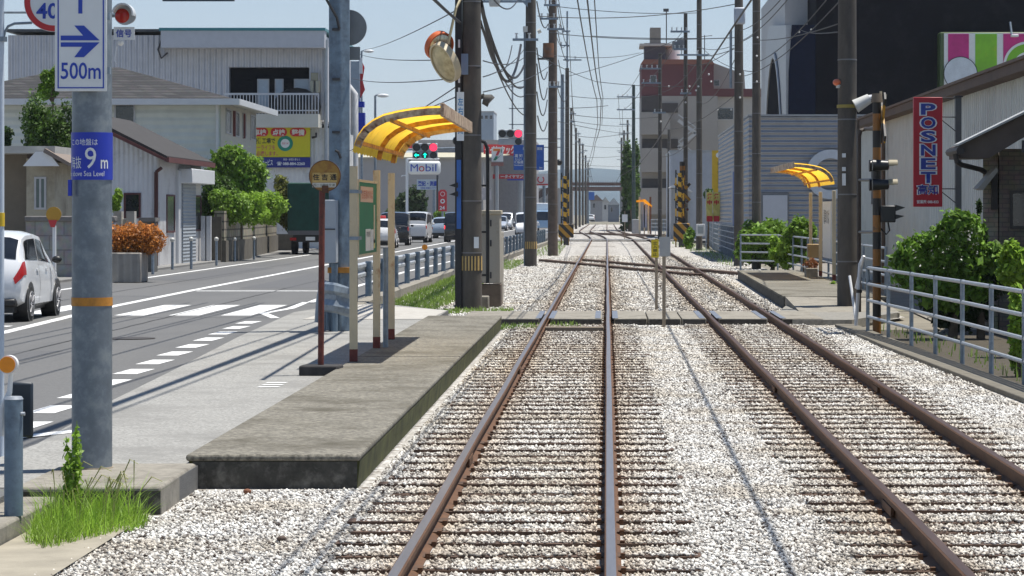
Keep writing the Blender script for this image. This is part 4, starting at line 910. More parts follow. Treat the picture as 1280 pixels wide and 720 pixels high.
            MBl().cyl((s_*(hw-.25), yw, r_+.02), (s_*(hw+.003), yw, r_+.02), r_+.045, n=28).build('wheel_arch', TRIM, b)
    patch('rear_window', st[2][0]+.03, st[4][0]-.02, 5.18, nj-1-5.18, CGLASS)
    patch('windscreen', st[7][0]+.08, st[9][0]-.03, 5.1, nj-1-5.1, CGLASS)
    MBl().box(-hw*.8, hw*.8, .05, Lc-.1, .16, .34).build('underbody', TRIM, b)
    MBl().box(-hw*.84, hw*.84, -.03, .2, .26, .4).build('bumper_lower', TRIM, b, bevel=.04)
    MBl().box(-hw*.75, hw*.75, Lc-.1, Lc-.02, .3, .45).build('grille', TRIM, b, bevel=.02)
    if plate:
        MBl().box(-.17, .17, -.012+.02, .03, .62, .79).build('number_plate', WHITES, t); MBl().box(-.17, .17, Lc-.02, Lc+.01, .42, .58).build('number_plate', WHITES, t)
    return t
class MBl(MB):                     # parts given in the thing's own frame
    def build(s, name, m, parent=None, **k):
        off = Vector((0, 0, 0)); q = parent
        while q is not None: off += Vector(q.location); q = q.parent
        s.v = [(v[0]+off.x, v[1]+off.y, v[2]+off.z) for v in s.v]
        return MB.build(s, name, m, parent, **k)
def m_build(m, nm, mt, parent):
    l = MBl(); l.v = m.v; l.f = m.f; return l.build(nm, mt, parent)
LAMPG = mat('lit_brake_lamp', (1, .02, .02), .3, emit=1.6, var=0)
CW = paintm('car_white', (.72, .73, .74)); CB = paintm('car_black', (.012, .013, .016)); CS = paintm('car_silver', (.36, .4, .46)); CGR = paintm('car_grey_blue', (.3, .36, .44))
car('white hatchback with red tail lamps on the road beside the thick left pole', 'hatch', CW, (-10.55, 45.25, RZ), math.radians(1.5), scale=1.0)
car('black minivan in the queue seen between the left shelter posts', 'van', CB, (X(500, 152)-.3, 152, RZ), math.radians(2))
car('white boxy van in the queue just right of the black minivan', 'kei', CW, (X(518, 166), 166, RZ), math.radians(-3))
car('white taxi partly hidden behind the green notice board, red lamp on its roof', 'hatch', CW, (X(474, 140), 140, RZ), math.radians(2))
car('silver blue hatchback farther along the queue beside the red banners', 'hatch', CGR, (X(553, 194), 194, RZ), math.radians(-2), glow=False)
car('black van with one lit red brake lamp just left of the mirror pole', 'van', CB, (X(571, 168), 168, RZ), 0, glow=True)
tx = bpy.data.objects['parked_car.003']
MBl().box(-.28, .28, 1.2, 1.5, 1.54, 1.68).build('roof_lamp', RED, tx, bevel=.03)
car('white van coming towards the tram on the road left of the second concrete pole', 'van', CW, (X(664, 204)-.4, 207, RZ), math.pi, plate=True, name='oncoming_van')
car('silver minivan on the far road under the green awning shop', 'van', paintm('car_pearl', (.5, .52, .55)), (X(632, 290), 290, RZ), math.pi, name='oncoming_van')
car('small silver hatchback on the far road right of the relay cabinet', 'hatch', CS, (X(623.5, 275), 278, RZ), math.pi, name='oncoming_car')
car('tiny white car far away to the right under the overpass', 'hatch', CW, (X(766, 610), 610, .1), math.pi, name='distant_car')
car('tiny white car far away to the left under the overpass', 'hatch', CW, (X(738.5, 590), 590, .1), 0, name='distant_car')
car('pale car parked under the red banners behind the silver blue hatchback', 'van', CW, (X(548, 240)-.4, 240, RZ), math.radians(80))
# blue and white delivery truck behind the oncoming van
def truck(label, x, y, rz, wd, L_, h, cab, box, zb=.9):
    t = thing('truck', label, 'truck', (x, y, RZ), rz)
    m = MBl(); m.prism([(0, zb), (L_-1.5, zb), (L_-1.5, h), (.0, h)], -wd/2, wd/2, 'yz'); cb_ = m.build('cargo_box', box, t, bevel=.06)
    m = MBl(); m.prism([(L_-1.45, .5), (L_, .5), (L_, 1.15), (L_-.25, 2.0), (L_-1.45, 2.05)], -wd/2+.08, wd/2-.08, 'yz'); c = m.build('cab', cab, t, bevel=.05)
    MBl().add([(-wd/2+.16, L_-.01+.015, 1.17), (wd/2-.16, L_+.005, 1.17), (wd/2-.2, L_-.22, 1.93), (-wd/2+.2, L_-.22, 1.93)], [(0,1,2,3)]).build('windscreen', CGLASS, c)
    MBl().box(-wd/2+.2, wd/2-.2, .1, L_-.3, .55, zb).build('chassis', TRIM, t)
    MBl().box(-.2, .2, -.03, 0.08, .62, .78).build('number_plate', WHITES, t)
    for s in (-1, 1):
        for yw in (.9, L_-.8):
            w = MBl().cyl((s*(wd/2-.3), yw, .38), (s*(wd/2-.06), yw, .38), .38, n=20).build('wheel', TYRE, t, bevel=.03)
            MBl().cyl((s*(wd/2-.1), yw, .38), (s*(wd/2-.04), yw, .38), .2, n=14).build('rim', RIM, w)
        MBl().box(s*(wd/2-.32)-.12, s*(wd/2-.32)+.12, L_-.01, L_+.02, .7, .9).build('head_lamp', LAMPW, c)
        MBl().box(s*(wd/2-.22)-.14, s*(wd/2-.22)+.14, -.02, .1, .62, .74).build('tail_lamp', LAMPR, t)
    return t
tk = truck('dark green canvas covered truck seen from behind on the far side of the road', X(391, 120), 119, math.radians(-1), 1.95, 5.5, 3.15, CB, mat('green_tarp', (.008, .06, .045), .75, var=.3, scale=3, bump=.5, bscale=6), .95)
MBl().box(-.98, .98, -.02, .04, .86, 1.05).build('tail_rail', mat('truck_steel', (.13, .13, .14), .6), tk)
hoops = MBl()
for k in range(5): hoops.tube([(-.985, .06+.95*k, .95), (-.99, .06+.95*k, 3.12)], .02, 6).tube([(.985, .06+.95*k, .95), (.99, .06+.95*k, 3.12)], .02, 6)
hoops.build('tarp_ropes', mat('tarp_rope', (.02, .09, .07), .8), tk)
truck('small white box truck with pale blue cab behind the oncoming white van', X(680, 238), 244, math.pi, 1.7, 4.6, 2.7, paintm('cab_blue', (.3, .45, .62)), WHITE, .8)
for rx_, ry_ in ((X(392, 120), 118.4),): pass
# ================================================================== left buildings
def win(parent, a0, a1, z0, z1, c, face='-y', fm=None, pane=None, w=.06, bars=0):
    fm = fm or mat('alu_frame', (.4, .4, .41), .4, .4)
    m = MB(); 
    def bx(p0, p1, q0, q1, d0, d1, mb):
        if face == '-y': mb.box(p0, p1, c-d1, c-d0, q0, q1)
        elif face == '+x': mb.box(c+d0, c+d1, p0, p1, q0, q1)
        else: mb.box(c-d1, c-d0, p0, p1, q0, q1)
    bx(a0, a0+w, z0, z1, -.02, .04, m); bx(a1-w, a1, z0, z1, -.02, .04, m); bx(a0+w, a1-w, z0, z0+w, -.02, .04, m); bx(a0+w, a1-w, z1-w, z1, -.02, .04, m)
    for k in range(bars):
        q = a0+(a1-a0)*(k+1)/(bars+1); bx(q-w/2, q+w/2, z0+w, z1-w, -.02, .035, m)
    f = m.build('window', fm, parent, smooth=False)
    g = MB(); bx(a0+w*.5, a1-w*.5, z0+w*.5, z1-w*.5, .003, .015, g); g.build('pane', pane or GLASS, f, smooth=False)
    return f
# (a) big grey building with the balcony
Ya = 135
bA = thing('grey_building', 'big grey ribbed metal building with upper balcony and yellow garage sign, left background', 'building', (X(210, Ya), Ya, RZ))
GR1 = ribbed('grey_rib_wall', (.6, .6, .62), .28, 0, .8, dirt=(.5, .505, .52))
xa = lambda p: X(p, Ya); za = lambda p: Z(p, Ya)
MB().box(xa(10), xa(286), Ya+.02, Ya+14, RZ, za(44)).build('wall', GR1, bA, smooth=False)
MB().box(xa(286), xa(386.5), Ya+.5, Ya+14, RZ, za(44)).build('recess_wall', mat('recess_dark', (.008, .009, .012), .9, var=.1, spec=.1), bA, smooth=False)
MB().box(xa(386.5), xa(405), Ya+.02, Ya+14, za(150), za(44)).build('pier', GR1, bA, smooth=False)
MB().box(xa(286), xa(386.5), Ya+.02, Ya+.5, za(84), za(44)).build('header', GR1, bA, smooth=False)
MB().box(xa(205), xa(408), Ya-1.0, Ya+.0, za(61), za(40)).build('canopy', mat('canopy_grey', (.5, .51, .54), .5, var=.06), bA, smooth=False)
MB().box(xa(203), xa(409), Ya-1.05, Ya+14.3, za(40), za(36.5)).build('roof', mat('teal_roof', (.05, .22, .25), .4, .2), bA, smooth=False)
MB().box(xa(8), xa(203), Ya-.15, Ya+14.3, za(40), za(36.5)).build('roof_edge', mat('dark_edge', (.06, .065, .07), .5), bA, smooth=False)
MB().box(xa(285), xa(401), Ya-1.2, Ya+.5, za(160), za(143.5)).build('balcony_slab', mat('beige_render', (.6, .58, .5), .8, var=.08, scale=1), bA, smooth=False)
MB().box(xa(300), xa(411), Ya-.0, Ya+13, RZ, za(160)).build('lower_wall', ribbed('beige_rib_wall', (.7, .7, .68), .22, 0, .3, dirt=(.36, .36, .35)), bA, smooth=False)
rl = MB(); rl.box(xa(285), xa(401), Ya-1.2, Ya-1.13, za(120), za(117.5)); rl.box(xa(285), xa(401), Ya-1.2, Ya-1.13, za(140), za(138.5))
for k in range(31): q = xa(285)+(xa(401)-xa(285))*k/30; rl.box(q-.02, q+.02, Ya-1.18, Ya-1.15, za(144), za(118))
rl.build('railing', mat('rail_white', (.55, .56, .58), .4), bA, smooth=False)
for a, b, c, d in ((320, 335, 98, 136), (342, 353, 98, 136), (366, 386, 98, 136)): win(bA, xa(a), xa(b), za(d), za(c), Ya+.5, pane=mat('bright_glass', (.4, .47, .53), .15, var=.1))
for a in (389.5, 396.5): MB().box(xa(a-1.5), xa(a+3), Ya-.25, Ya+.0, za(116), za(101)).build('meter_box', mat('meter_beige', (.42, .4, .3), .5), bA, bevel=.02)
MB().box(xa(389), xa(398), Ya-.2, Ya+.0, za(101), za(91)).build('vent_box', mat('meter_dark', (.3, .28, .2), .5), bA, bevel=.02)
MB().ball((xa(372), Ya-.3, za(134)), 1.2, 12, 8, (1, .6, .8)).build('covered_bundle', BLACK, bA)
MB().tube([(xa(203), Ya-.1, za(48)), (xa(198), Ya-.1, za(62)), (xa(202), Ya-.1, za(73)), (xa(210), Ya-.1, za(66))], .05, 6).build('cable', STEEL, bA)
MB().cyl((xa(408), Ya-.2, RZ), (xa(408), Ya-.2, za(50)), .1).build('downpipe', GALVL, bA)
MB().tube([(xa(391), Ya-.1, za(172)), (xa(396), Ya-.3, za(171)), (xa(396), Ya-.3, za(166))], .06, 6).build('lamp_bracket', STEEL, bA)
# garage sign (mascot left out)
ys = Ya-.32
gs = thing('garage_sign', 'yellow garage signboard with red pill badges and dark blue phone strip', 'sign', (xa(352), ys, za(210)))
MB().box(xa(316), xa(388.5), ys, ys+.15, za(196.5), za(157)).build('panel', mat('sign_yellow', (.62, .56, .01), .45, var=.05), gs)
MB().box(xa(316), xa(388.5), ys, ys+.15, za(209.5), za(196.8)).build('phone_strip', mat('sign_navy', (.015, .025, .22), .45), gs)
SRED = mat('sign_red', (.55, .02, .03), .45)
for c0, s in ((326, '車検'), (349.5, '点検'), (373.5, '整備')):
    pm = MB(); w_, h_ = 10.3, 5.3
    pm.prism([(xa(c0+w_*math.copysign(max(0, 1-h_/w_), math.cos(a))+h_*math.cos(a)), za(165.5-h_*math.sin(a))) for a in np.linspace(0, 2*math.pi, 33)[:-1]], ys-.02, ys-.001)
    b_ = pm.build('badge', SRED, gs, smooth=False); text(s, WHITES, b_, xa(c0-8), xa(c0+8), za(169.6), za(161.8), ys-.025, bold=.03)
text('整備工場で', BLACK, gs, xa(317), xa(345), za(180), za(172.5), ys-.01, bold=.02)
text('カーライフを', mat('sign_magenta', (.5, .04, .12), .5), gs, xa(318), xa(345), za(187.5), za(181.5), ys-.01, bold=.01)
text('応援します。', MATS['sign_magenta'], gs, xa(322), xa(348), za(195), za(189), ys-.01, bold=.01)
MB().ring((xa(357.5), ys-.004, za(179.5)), 5.6*Ya/F, 9.6*Ya/F, -.015, 0).build('green_ring', mat('sign_green', (.01, .25, .16), .5), gs)
MB().disc((xa(357.5), ys-.004, za(179.5)), 5.7*Ya/F, -.01, .0).build('ring_centre', WHITES, gs)
text('認証工場', SRED, gs, xa(353.5), xa(361.5), za(180.6), za(178.3), ys-.018)
text('オートサービス', WHITES, gs, xa(317), xa(342), za(207), za(199.5), ys-.01, bold=.02)
text('☎ 088-884-2260', WHITES, gs, xa(347), xa(382), za(207.3), za(202.3), ys-.01, bold=.03); text('車検・修理の事なら', WHITES, gs, xa(355), xa(376), za(201), za(198), ys-.01)
# (b) hip roofed house
Yb = 108; xb = lambda p: X(p, Yb); zb_ = lambda p: Z(p, Yb)
bB = thing('hip_roof_house', 'two storey pale house with grey tiled hip roof and white gutter, behind the brown shed', 'house', (xb(150), Yb, RZ))
SID = ribbed('pale_siding', (.58, .61, .57), .3, 2, .25, dirt=(.5, .53, .5))
xc0, xc1 = xb(2), xb(275)
MB().box(xc0-3, xc1, Yb, Yb+11, RZ, zb_(128)).build('wall', SID, bB, smooth=False)
MB().box(xc1+.0, xc1+.03, Yb+.05, Yb+10.9, RZ, zb_(129)).build('side_cladding', mat('cream_clad', (.5, .48, .41), .7, var=.06), bB, smooth=False)
ev = zb_(125); rt = striped('roof_tiles', (.115, .1, .095), (.075, .065, .062), .36, math.radians(90), axes=(0, 2), duty=.8, rough=.85, worn=False)
x0, x1, y0, y1 = xc0-3.6, xc1+.75, Yb-.7, Yb+11.7; zr = zb_(75)
rf = bricky('roof_shingle', (.016, .015, .015), (.05, .047, .046), (.008, .008, .008), .55, .13, .02)
MB().add([(x0,y0,ev),(x1,y0,ev),(x1,y1,ev),(x0,y1,ev),(x0+5.5,Yb+5.5,zr),(xb(118),Yb+5.5,zr)], [(0,1,5,4),(1,2,5),(2,3,4,5),(3,0,4),(0,3,2,1)]).build('roof', rf, bB, smooth=False)
GUT = mat('white_gutter', (.6, .61, .62), .45, var=.05)
MB().box(x0-.1, x1+.12, y0-.14, y0-.0, ev-.22, ev+.02).box(x1+.0, x1+.14, y0, y1, ev-.22, ev+.02).build('gutter', GUT, bB, smooth=False)
MB().box(x0, x1-.02, y0, y1, ev-.1, ev-.02).build('soffit', mat('soffit', (.45, .45, .43), .7), bB, smooth=False)
MB().cyl((xc1-.1, Yb-.08, RZ), (xc1-.1, Yb-.08, ev-.1), .06).build('downpipe', GUT, bB)
win(bB, xb(143), xb(169), zb_(156), zb_(130), Yb)
sc_ = xc1+.03
for px0, px1, a, b in ((281, 287.5, 133, 168), (293, 297.5, 137, 172), (302, 306, 139, 173), (312, 318, 141, 176)):
    q0 = abs(xc1)*F/(CX-px0); q1 = abs(xc1)*F/(CX-px1); win(bB, q0, q1, Z(b-1, q0), Z(a+2, q0), sc_, '+x', pane=GLASS if px0 in (293, 302) else GLASSB)
for q in (111.5, 114.5): MB().box(sc_, sc_+.1, q, q+.2, Z(170, 111), Z(138, 111)).build('window_shutter', mat('wine', (.16, .05, .05), .6), bB)
# (c) brown lean-to shed
Yc = 91; xs = lambda p: X(p, Yc); zs = lambda p: Z(p, Yc)
bC = thing('lean_to_shed', 'low white ribbed shed with brown lean-to roof beside the road, left of the garden wall', 'shed', (xs(170), Yc, RZ))
rw = X(197, Yc); bwall = ribbed('shed_siding', (.68, .69, .71), .16, 0, .4, dirt=(.32, .33, .35)); swall = ribbed('shed_side_wall', (.6, .59, .58), .2, 1, .3, dirt=(.36, .34, .33))
MB().prism([(xs(100), RZ), (rw, RZ), (rw, zs(194)), (xs(100), zs(146.5))], Yc, Yc+.25).build('wall', bwall, bC, smooth=False)
MB().box(rw-4, rw+.02, Yc+.25, Yc+9.6, RZ, zs(196)).build('side_wall', swall, bC, smooth=False)
MB().prism([(xs(100), zs(138.5)), (xs(213), zs(195.5)), (xs(213), zs(199)), (xs(100), zs(143.5))], Yc-.7, Yc+9.8).build('roof', mat('shed_roof', (.04, .036, .033), .8, var=.3, scale=3), bC, smooth=False)
MB().prism([(xs(100), zs(143.6)), (xs(213), zs(199.2)), (xs(213), zs(203)), (xs(100), zs(148.5))], Yc-.78, Yc-.6).build('fascia', mat('maroon_fascia', (.12, .035, .03), .6, var=.2), bC, smooth=False)
MB().box(xs(213)+.01, xs(216), Yc-.8, Yc+9.9, zs(203.5), zs(197)).build('gutter', mat('maroon_fascia', (.12, .035, .03), .6), bC, smooth=False)
MB().cyl((xs(196), Yc-.12, RZ), (xs(196), Yc-.12, zs(215)), .07).tube([(xs(196), Yc-.12, zs(215)), (xs(203), Yc-.2, zs(210))], .06, 8).build('downpipe', mat('maroon_pipe', (.08, .025, .02), .6), bC)
win(bC, xs(155), xs(176), zs(273), zs(241), Yc, fm=mat('maroon_frame', (.1, .03, .03), .6))
dep = lambda p: abs(rw)*F/(CX-p)
sw = rw+.02
for p0, p1, a, b in ((207, 217, 243, 291), (241, 250, 244, 289)):
    win(bC, dep(p0), dep(p1), Z(b, dep(p0)), Z(a, dep(p0)), sw, '+x', fm=mat('maroon_frame', (.1, .03, .03), .6), pane=GLASSB)
MB().box(sw, sw+.12, dep(224), dep(240), RZ, Z(228, dep(224))).build('roller_shutter', ribbed('shutter_grey', (.3, .33, .36), .12, 2, .5), bC, smooth=False)
MB().box(sw, sw+.5, dep(222), dep(251), Z(229, dep(224)), Z(211, dep(224))).build('shutter_box', WHITE, bC, bevel=.02)
MB().box(sw, sw+.1, dep(219), dep(222.5), RZ, Z(213, dep(219))).build('corner_post', GUT, bC)
for k, px in enumerate((254.5, 260)): MB().box(X(px, 100)-.1, X(px, 100)+.1, 100, 100.2, RZ, Z(270, 100)).build('gate_post', GUT, label=('left', 'right')[k]+' one of two slim white gate posts between shed and garden wall', cat='post')
# (d) small beige house
Yd = 80; xd = lambda p: X(p, Yd); zd = lambda p: Z(p, Yd)
bD = thing('beige_house', 'small beige house with pale gabled porch roof at the left edge behind the white hatchback', 'house', (xd(30), Yd, RZ))
BE = mat('beige_wall', (.4, .36, .27), .85, var=.1, scale=1.5, dirt=(.22, .19, .14), dscale=.8)
MB().box(xd(-40), xd(31), Yd+1.2, Yd+7, RZ, zd(192)).build('wall', mat('beige_wall_shade', (.2, .17, .13), .85, var=.1), bD, smooth=False)  # same beige wall, darkened: its shade is painted into the colour
MB().prism([(xd(33), RZ), (xd(68), RZ), (xd(68), zd(203)), (xd(33), zd(198))], Yd, Yd+5).build('porch_wall', BE, bD, smooth=False)
MB().box(xd(-40), xd(72), Yd-.4, Yd+7, zd(192), zd(183)).build('roof', mat('pale_roof', (.42, .41, .38), .6, var=.12, scale=3), bD, smooth=False)
MB().prism([(xd(34), zd(208)), (xd(79), zd(208)), (xd(65), zd(190)), (xd(50), zd(190))], Yd-.6, Yd-.45).build('gable', WHITE, bD, smooth=False)
MB().prism([(xd(62), zd(186)), (xd(93), zd(204)), (xd(92), zd(208)), (xd(60), zd(191))], Yd-.7, Yd+5).build('porch_roof', mat('porch_brown', (.2, .16, .13), .7), bD, smooth=False)
MB().cyl((xd(29), Yd+1.0, RZ), (xd(29), Yd+1.0, zd(190)), .1).build('downpipe', mat('pipe_brown', (.07, .05, .04), .6), bD)
win(bD, xd(43), xd(58), zd(262), zd(221), Yd, fm=mat('alu_frame', (.4, .4, .41), .4, .4), pane=mat('green_glass', (.1, .14, .13), .2), bars=1)
# (e) concrete wall and planter hedge
Ye = 75; xe = lambda p: X(p, Ye); ze = lambda p: Z(p, Ye)
we = thing('garden_wall', 'grey concrete block wall with capping behind the white hatchback', 'wall', (xe(80), Ye, RZ))
MB().box(xe(32), xe(143), Ye, Ye+.3, RZ, ze(277)).build('wall', bricky('grey_blocks', (.26, .25, .23), (.3, .29, .27), (.2, .19, .18), .8, .4, .02), we, smooth=False)
MB().box(xe(31), xe(144), Ye-.06, Ye+.36, ze(277), ze(270)).build('capping', mat('wall_cap', (.17, .16, .15), .85, var=.2, scale=5), we, bevel=.03)
we2 = thing('gate_pillar', 'dark capped stone gate pillar behind the orange hedge', 'pillar', (X(190, 84), 84, RZ))
MB().box(X(176, 84), X(193, 84), 84, 84.6, RZ, Z(277, 84)).build('shaft', mat('pillar_dark', (.1, .1, .095), .85, var=.25, scale=5), we2); MB().box(X(174, 84), X(195, 84), 83.9, 84.7, Z(277, 84), Z(272, 84)).build('cap', mat('wall_cap', (.17, .16, .15), .85), we2)
we3 = thing('garden_wall', 'low pale wall with square posts behind the orange hedge', 'wall', (X(155, 88), 88, RZ))
MB().box(X(140, 88), X(168, 88), 88, 88.3, RZ, Z(274, 88)).build('wall', CONCL, we3)
for a in (147, 163): MB().box(X(a, 88)-.1, X(a, 88)+.16, 87.8, 88.2, RZ, Z(264, 88)).build('post', CONCL, we3)
Yp = 71
pb = thing('planter', 'long ribbed concrete planter box at the pavement edge holding the orange hedge', 'planter', (X(160, Yp), Yp, RZ))
MB().box(X(120, Yp), X(175.5, Yp), Yp, Yp+1.2, RZ, Z(316, Yp)).build('box', ribbed('planter_conc', (.3, .28, .25), .35, 0, .6, rough=.85, dirt=(.2, .18, .15), damt=.5), pb, bevel=.03)
hb_ = [(X(px, Yp), Yp+.7, Z(py, Yp), .3, .5, .24) for px, py in ((130, 298), (140, 292), (148, 298), (156, 290), (162, 298), (170, 289), (176, 297), (183, 291), (188, 299), (185, 306), (176, 308), (150, 308), (163, 307), (136, 306))]
plant('hedge', 'orange red clipped hedge growing in the concrete planter', 'hedge', (X(160, Yp), Yp+.7, RZ), hb_, 8000, .04, leafmat('hedge_orange', (.48, .19, .04), .5, .3))
# (f) stone garden wall, trees
wf = thing('stone_wall', 'yellowish stone block garden wall on a dark base with trees above it', 'wall', (X(300, 110), 110, RZ))
ST = bricky('stone_blocks', (.32, .27, .17), (.22, .19, .12), (.09, .075, .05), .62, .3, .03)
pts = [(X(274, 101), 101), (X(303, 108), 108), (X(341, 127), 127)]
for (a, b), (c, d) in zip(pts, pts[1:]):
    MB().bar((a, b, RZ+.35), (c, d, RZ+.35), .5, .9).build('base', mat('wall_base', (.12, .105, .08), .9, var=.3, scale=3), wf, smooth=False)
    MB().bar((a, b, RZ+1.35), (c, d, RZ+1.35), .36, 1.1).build('stonework', ST, wf, smooth=False)
MB().box(pts[0][0]-1.2, pts[0][0]+.1, 100.9, 101.3, RZ, 1.85).build('end_pier', mat('wall_base', (.12, .105, .08), .9), wf, smooth=False)
wg = thing('picket_fence', 'low white picket fence beyond the stone garden wall', 'fence', (X(352, 128), 128, RZ))
pk = MB()
for k in range(22): q = X(341, 128)+k*.055*.9; pk.box(q, q+.03, 128, 128.04, 1.0, Z(271, 128))
for z in (1.05, 1.85): pk.box(X(341, 128), X(366, 128), 128.02, 128.05, z, z+.06)
pk.build('pickets', WHITE, wg, smooth=False); MB().box(X(341, 128), X(366, 128), 128, 128.3, RZ, 1.0).build('plinth', mat('wall_base', (.12, .105, .08), .9), wg)
LM = [leafmat('leaf_dark', (.035, .07, .014)), leafmat('leaf_mid', (.07, .135, .02)), leafmat('leaf_bright', (.16, .28, .03)), leafmat('leaf_pine', (.022, .05, .018)), leafmat('leaf_lime', (.25, .4, .045))]
def tree(name, label, px, Y, pyt, pyb, wpx, lm, n, leaf, k=14, seed=1, cat='tree', z0=RZ, trunk=True, shell=.6, group=None, depth=.8, frac=.42):
    x = X(px, Y); zt, zb0 = Z(pyt, Y), Z(pyb, Y); w = wpx*Y/F/2; h = (zt-zb0)/2
    bl = clumps(x, Y, zb0+h, w, w*depth, h, k, frac, seed)
    r = random.Random(seed); tr = []
    if trunk:
        tr = [([(x, Y, z0-.1), (x+.05*w, Y, (z0+zb0)/2+.2*h), (x, Y, zb0+h*1.2)], .05*h+.05, .02)]
        for b in bl[:8]: tr.append(([(x, Y, zb0+h*.2*r.random()), (x*.4+b[0]*.6, Y*.4+b[1]*.6, zb0*.4+b[2]*.6), b[:3]], .025*h+.02, .008))
    return plant(name, label, cat, (x, Y, z0), bl, n, leaf, lm, tr, group=group, shell=shell)
tree('garden_tree', 'broad bright green garden tree above the stone wall in front of the garage sign', 299, 106, 178, 262, 92, LM[2], 26000, .085, 28, 3, frac=.36)
tree('clipped_shrub', 'dark green rounded shrub left of the bright garden tree over the wall end', 270, 103, 208, 284, 56, LM[1], 12000, .07, 16, 4, 'shrub', trunk=False)
tree('clipped_shrub', 'lime green low shrub hanging over the middle of the stone wall', 308, 104, 230, 284, 76, LM[4], 14000, .06, 22, 5, 'shrub', trunk=False)
tree('clipped_shrub', 'loose olive shrub at the far end of the stone wall by the truck', 350, 120, 218, 286, 46, leafmat('leaf_olive', (.2, .22, .05)), 7000, .08, 11, 6, 'shrub', trunk=False, frac=.36)
tree('pine_tree', 'cloud pruned dark pine standing left of the thick pole above the beige house', 66, 92, 100, 272, 92, LM[1], 21000, .06, 30, 7, frac=.3)
tree('garden_tree', 'slender leafy top rising behind the arrow board left of the pole', 66, 96, 80, 130, 40, LM[2], 2600, .09, 7, 8, frac=.32)
tree('clipped_shrub', 'dark rounded shrub low at the left edge behind the beige house', 8, 95, 158, 182, 28, LM[0], 2500, .07, 5, 9, 'shrub')
tree('clipped_shrub', 'small bright shrub just right of the pole in front of the shed window', 147, 89, 234, 268, 18, LM[4], 2600, .05, 5, 10, 'shrub')
tree('clipped_shrub', 'square cut bright hedge between the dark shrub and the lime shrub on the stone wall', 284, 102.5, 236, 280, 56, LM[2], 9000, .06, 18, 61, 'shrub', trunk=False)
tree('clipped_shrub', 'long bright hedge top along the far half of the stone wall', 328, 112, 238, 284, 66, LM[4], 9000, .065, 20, 62, 'shrub', trunk=False)
# delineator posts along the far pavement
for k, (px, pb, pt, lb) in enumerate(((191, 343, 300, 'beside the orange hedge'), (215.5, 337, 298, 'in front of the shed wall'), (239, 336.5, 297, 'in front of the grey roller shutter'), (270.5, 332, 297, 'left of the stone wall'), (293.5, 327, 297, 'in front of the stone wall middle'), (317.5, 324.5, 296, 'in front of the stone wall far end'))):
    Y = F*(H-RZ)/(pb-CY); t = thing('delineator', 'slim white topped roadside delineator post '+lb, 'post', (X(px, Y), Y, RZ))
    MB().cyl((X(px, Y), Y, RZ), (X(px, Y), Y, Z(pt+4, Y)), .045, n=10).build('post', GALV, t); MB().ball((X(px, Y), Y, Z(pt+2, Y)), .08, 10, 7).build('ball', mat('ball_white', (.5, .5, .47), .4), t)
# small yellow/red stop disc on white post behind the car
Y = 73
kd = thing('tram_stop_sign', 'small yellow over red stop disc on a white post behind the white hatchback', 'stop sign', (X(67, Y), Y, RZ))
MB().cyl((X(68, Y), Y, RZ), (X(68, Y), Y, Z(282, Y)), .05).build('post', WHITE, kd)
MB().disc(P(67, 268, Y-.05), 9.5*Y/F, 0, .03, 28).build('disc', mat('rusty_yellow2', (.5, .27, .02), .5), kd)
MB().prism([(X(61, Y), Z(275, Y)), (X(72, Y), Z(275, Y)), (X(69, Y), Z(284, Y)), (X(64, Y), Z(284, Y))], Y-.08, Y-.05).build('red_flap', RED, kd)
# pylon sign and lamps between grey building and shelter
Y = 160
py_ = thing('pylon_sign', 'tall white pylon sign with red flag edge and blue foot behind the square steel pole', 'sign', (X(443, Y), Y, RZ))
MB().box(X(428, Y), X(450, Y), Y, Y+.6, Z(142, Y), Z(76, Y)).build('panel', mat('pylon_grey', (.32, .37, .42), .4), py_, bevel=.03)
MB().prism([(X(450, Y), Z(72, Y)), (X(455.5, Y), Z(84, Y)), (X(453, Y), Z(100, Y)), (X(456, Y), Z(112, Y)), (X(450, Y), Z(123, Y))], Y+.1, Y+.2).build('red_flag', RED, py_)
MB().box(X(449, Y), X(453, Y), Y-.05, Y+.1, Z(92, Y), Z(72, Y)).build('white_edge', WHITE, py_)
MB().box(X(438, Y), X(456, Y), Y-.1, Y+.5, Z(166, Y), Z(141, Y)).build('blue_foot', BLUE, py_); MB().box(X(448, Y), X(455, Y), Y-.1, Y+.5, Z(134, Y), Z(127, Y)).build('blue_cap', BLUE, py_)
MB().box(X(440, Y), X(446, Y), Y+.1, Y+.5, RZ, Z(166, Y)).build('leg', GALV, py_)
MB().tube([P(406, 112, 150), P(436, 108, 150), P(443, 118, 150), P(443, 170, 150), P(443, 280, 150)], .22, 12).build('duct', mat('white_duct', (.6, .6, .6), .5), label='fat white duct pipe bending down behind the square steel pole', cat='pipe')
def street_lamp(label, px, Y, pyt, dx, z0=RZ):
    t = thing('street_lamp', label, 'street lamp', (X(px, Y), Y, z0)); MB().cyl((X(px, Y), Y, z0), (X(px, Y), Y, Z(pyt, Y)), .1, .06).build('post', GALV, t)
    MB().tube([P(px, pyt, Y), P(px+dx*.4, pyt-1.5, Y), P(px+dx, pyt-1, Y)], .045, 8).build('arm', GALV, t)
    h_ = MB().ball(P(px+dx*.75, pyt, Y), .34, 14, 8, (1, .45, .32)).build('lamp_head', mat('lamp_shell', (.6, .62, .63), .4), t)
    return t
street_lamp('modern street lamp with flat head above the yellow shelter', 469, 150, 119.5, 13)
street_lamp('street lamp with white head left of the pylon sign, partly behind the square pole', 452, 175, 64, 12)
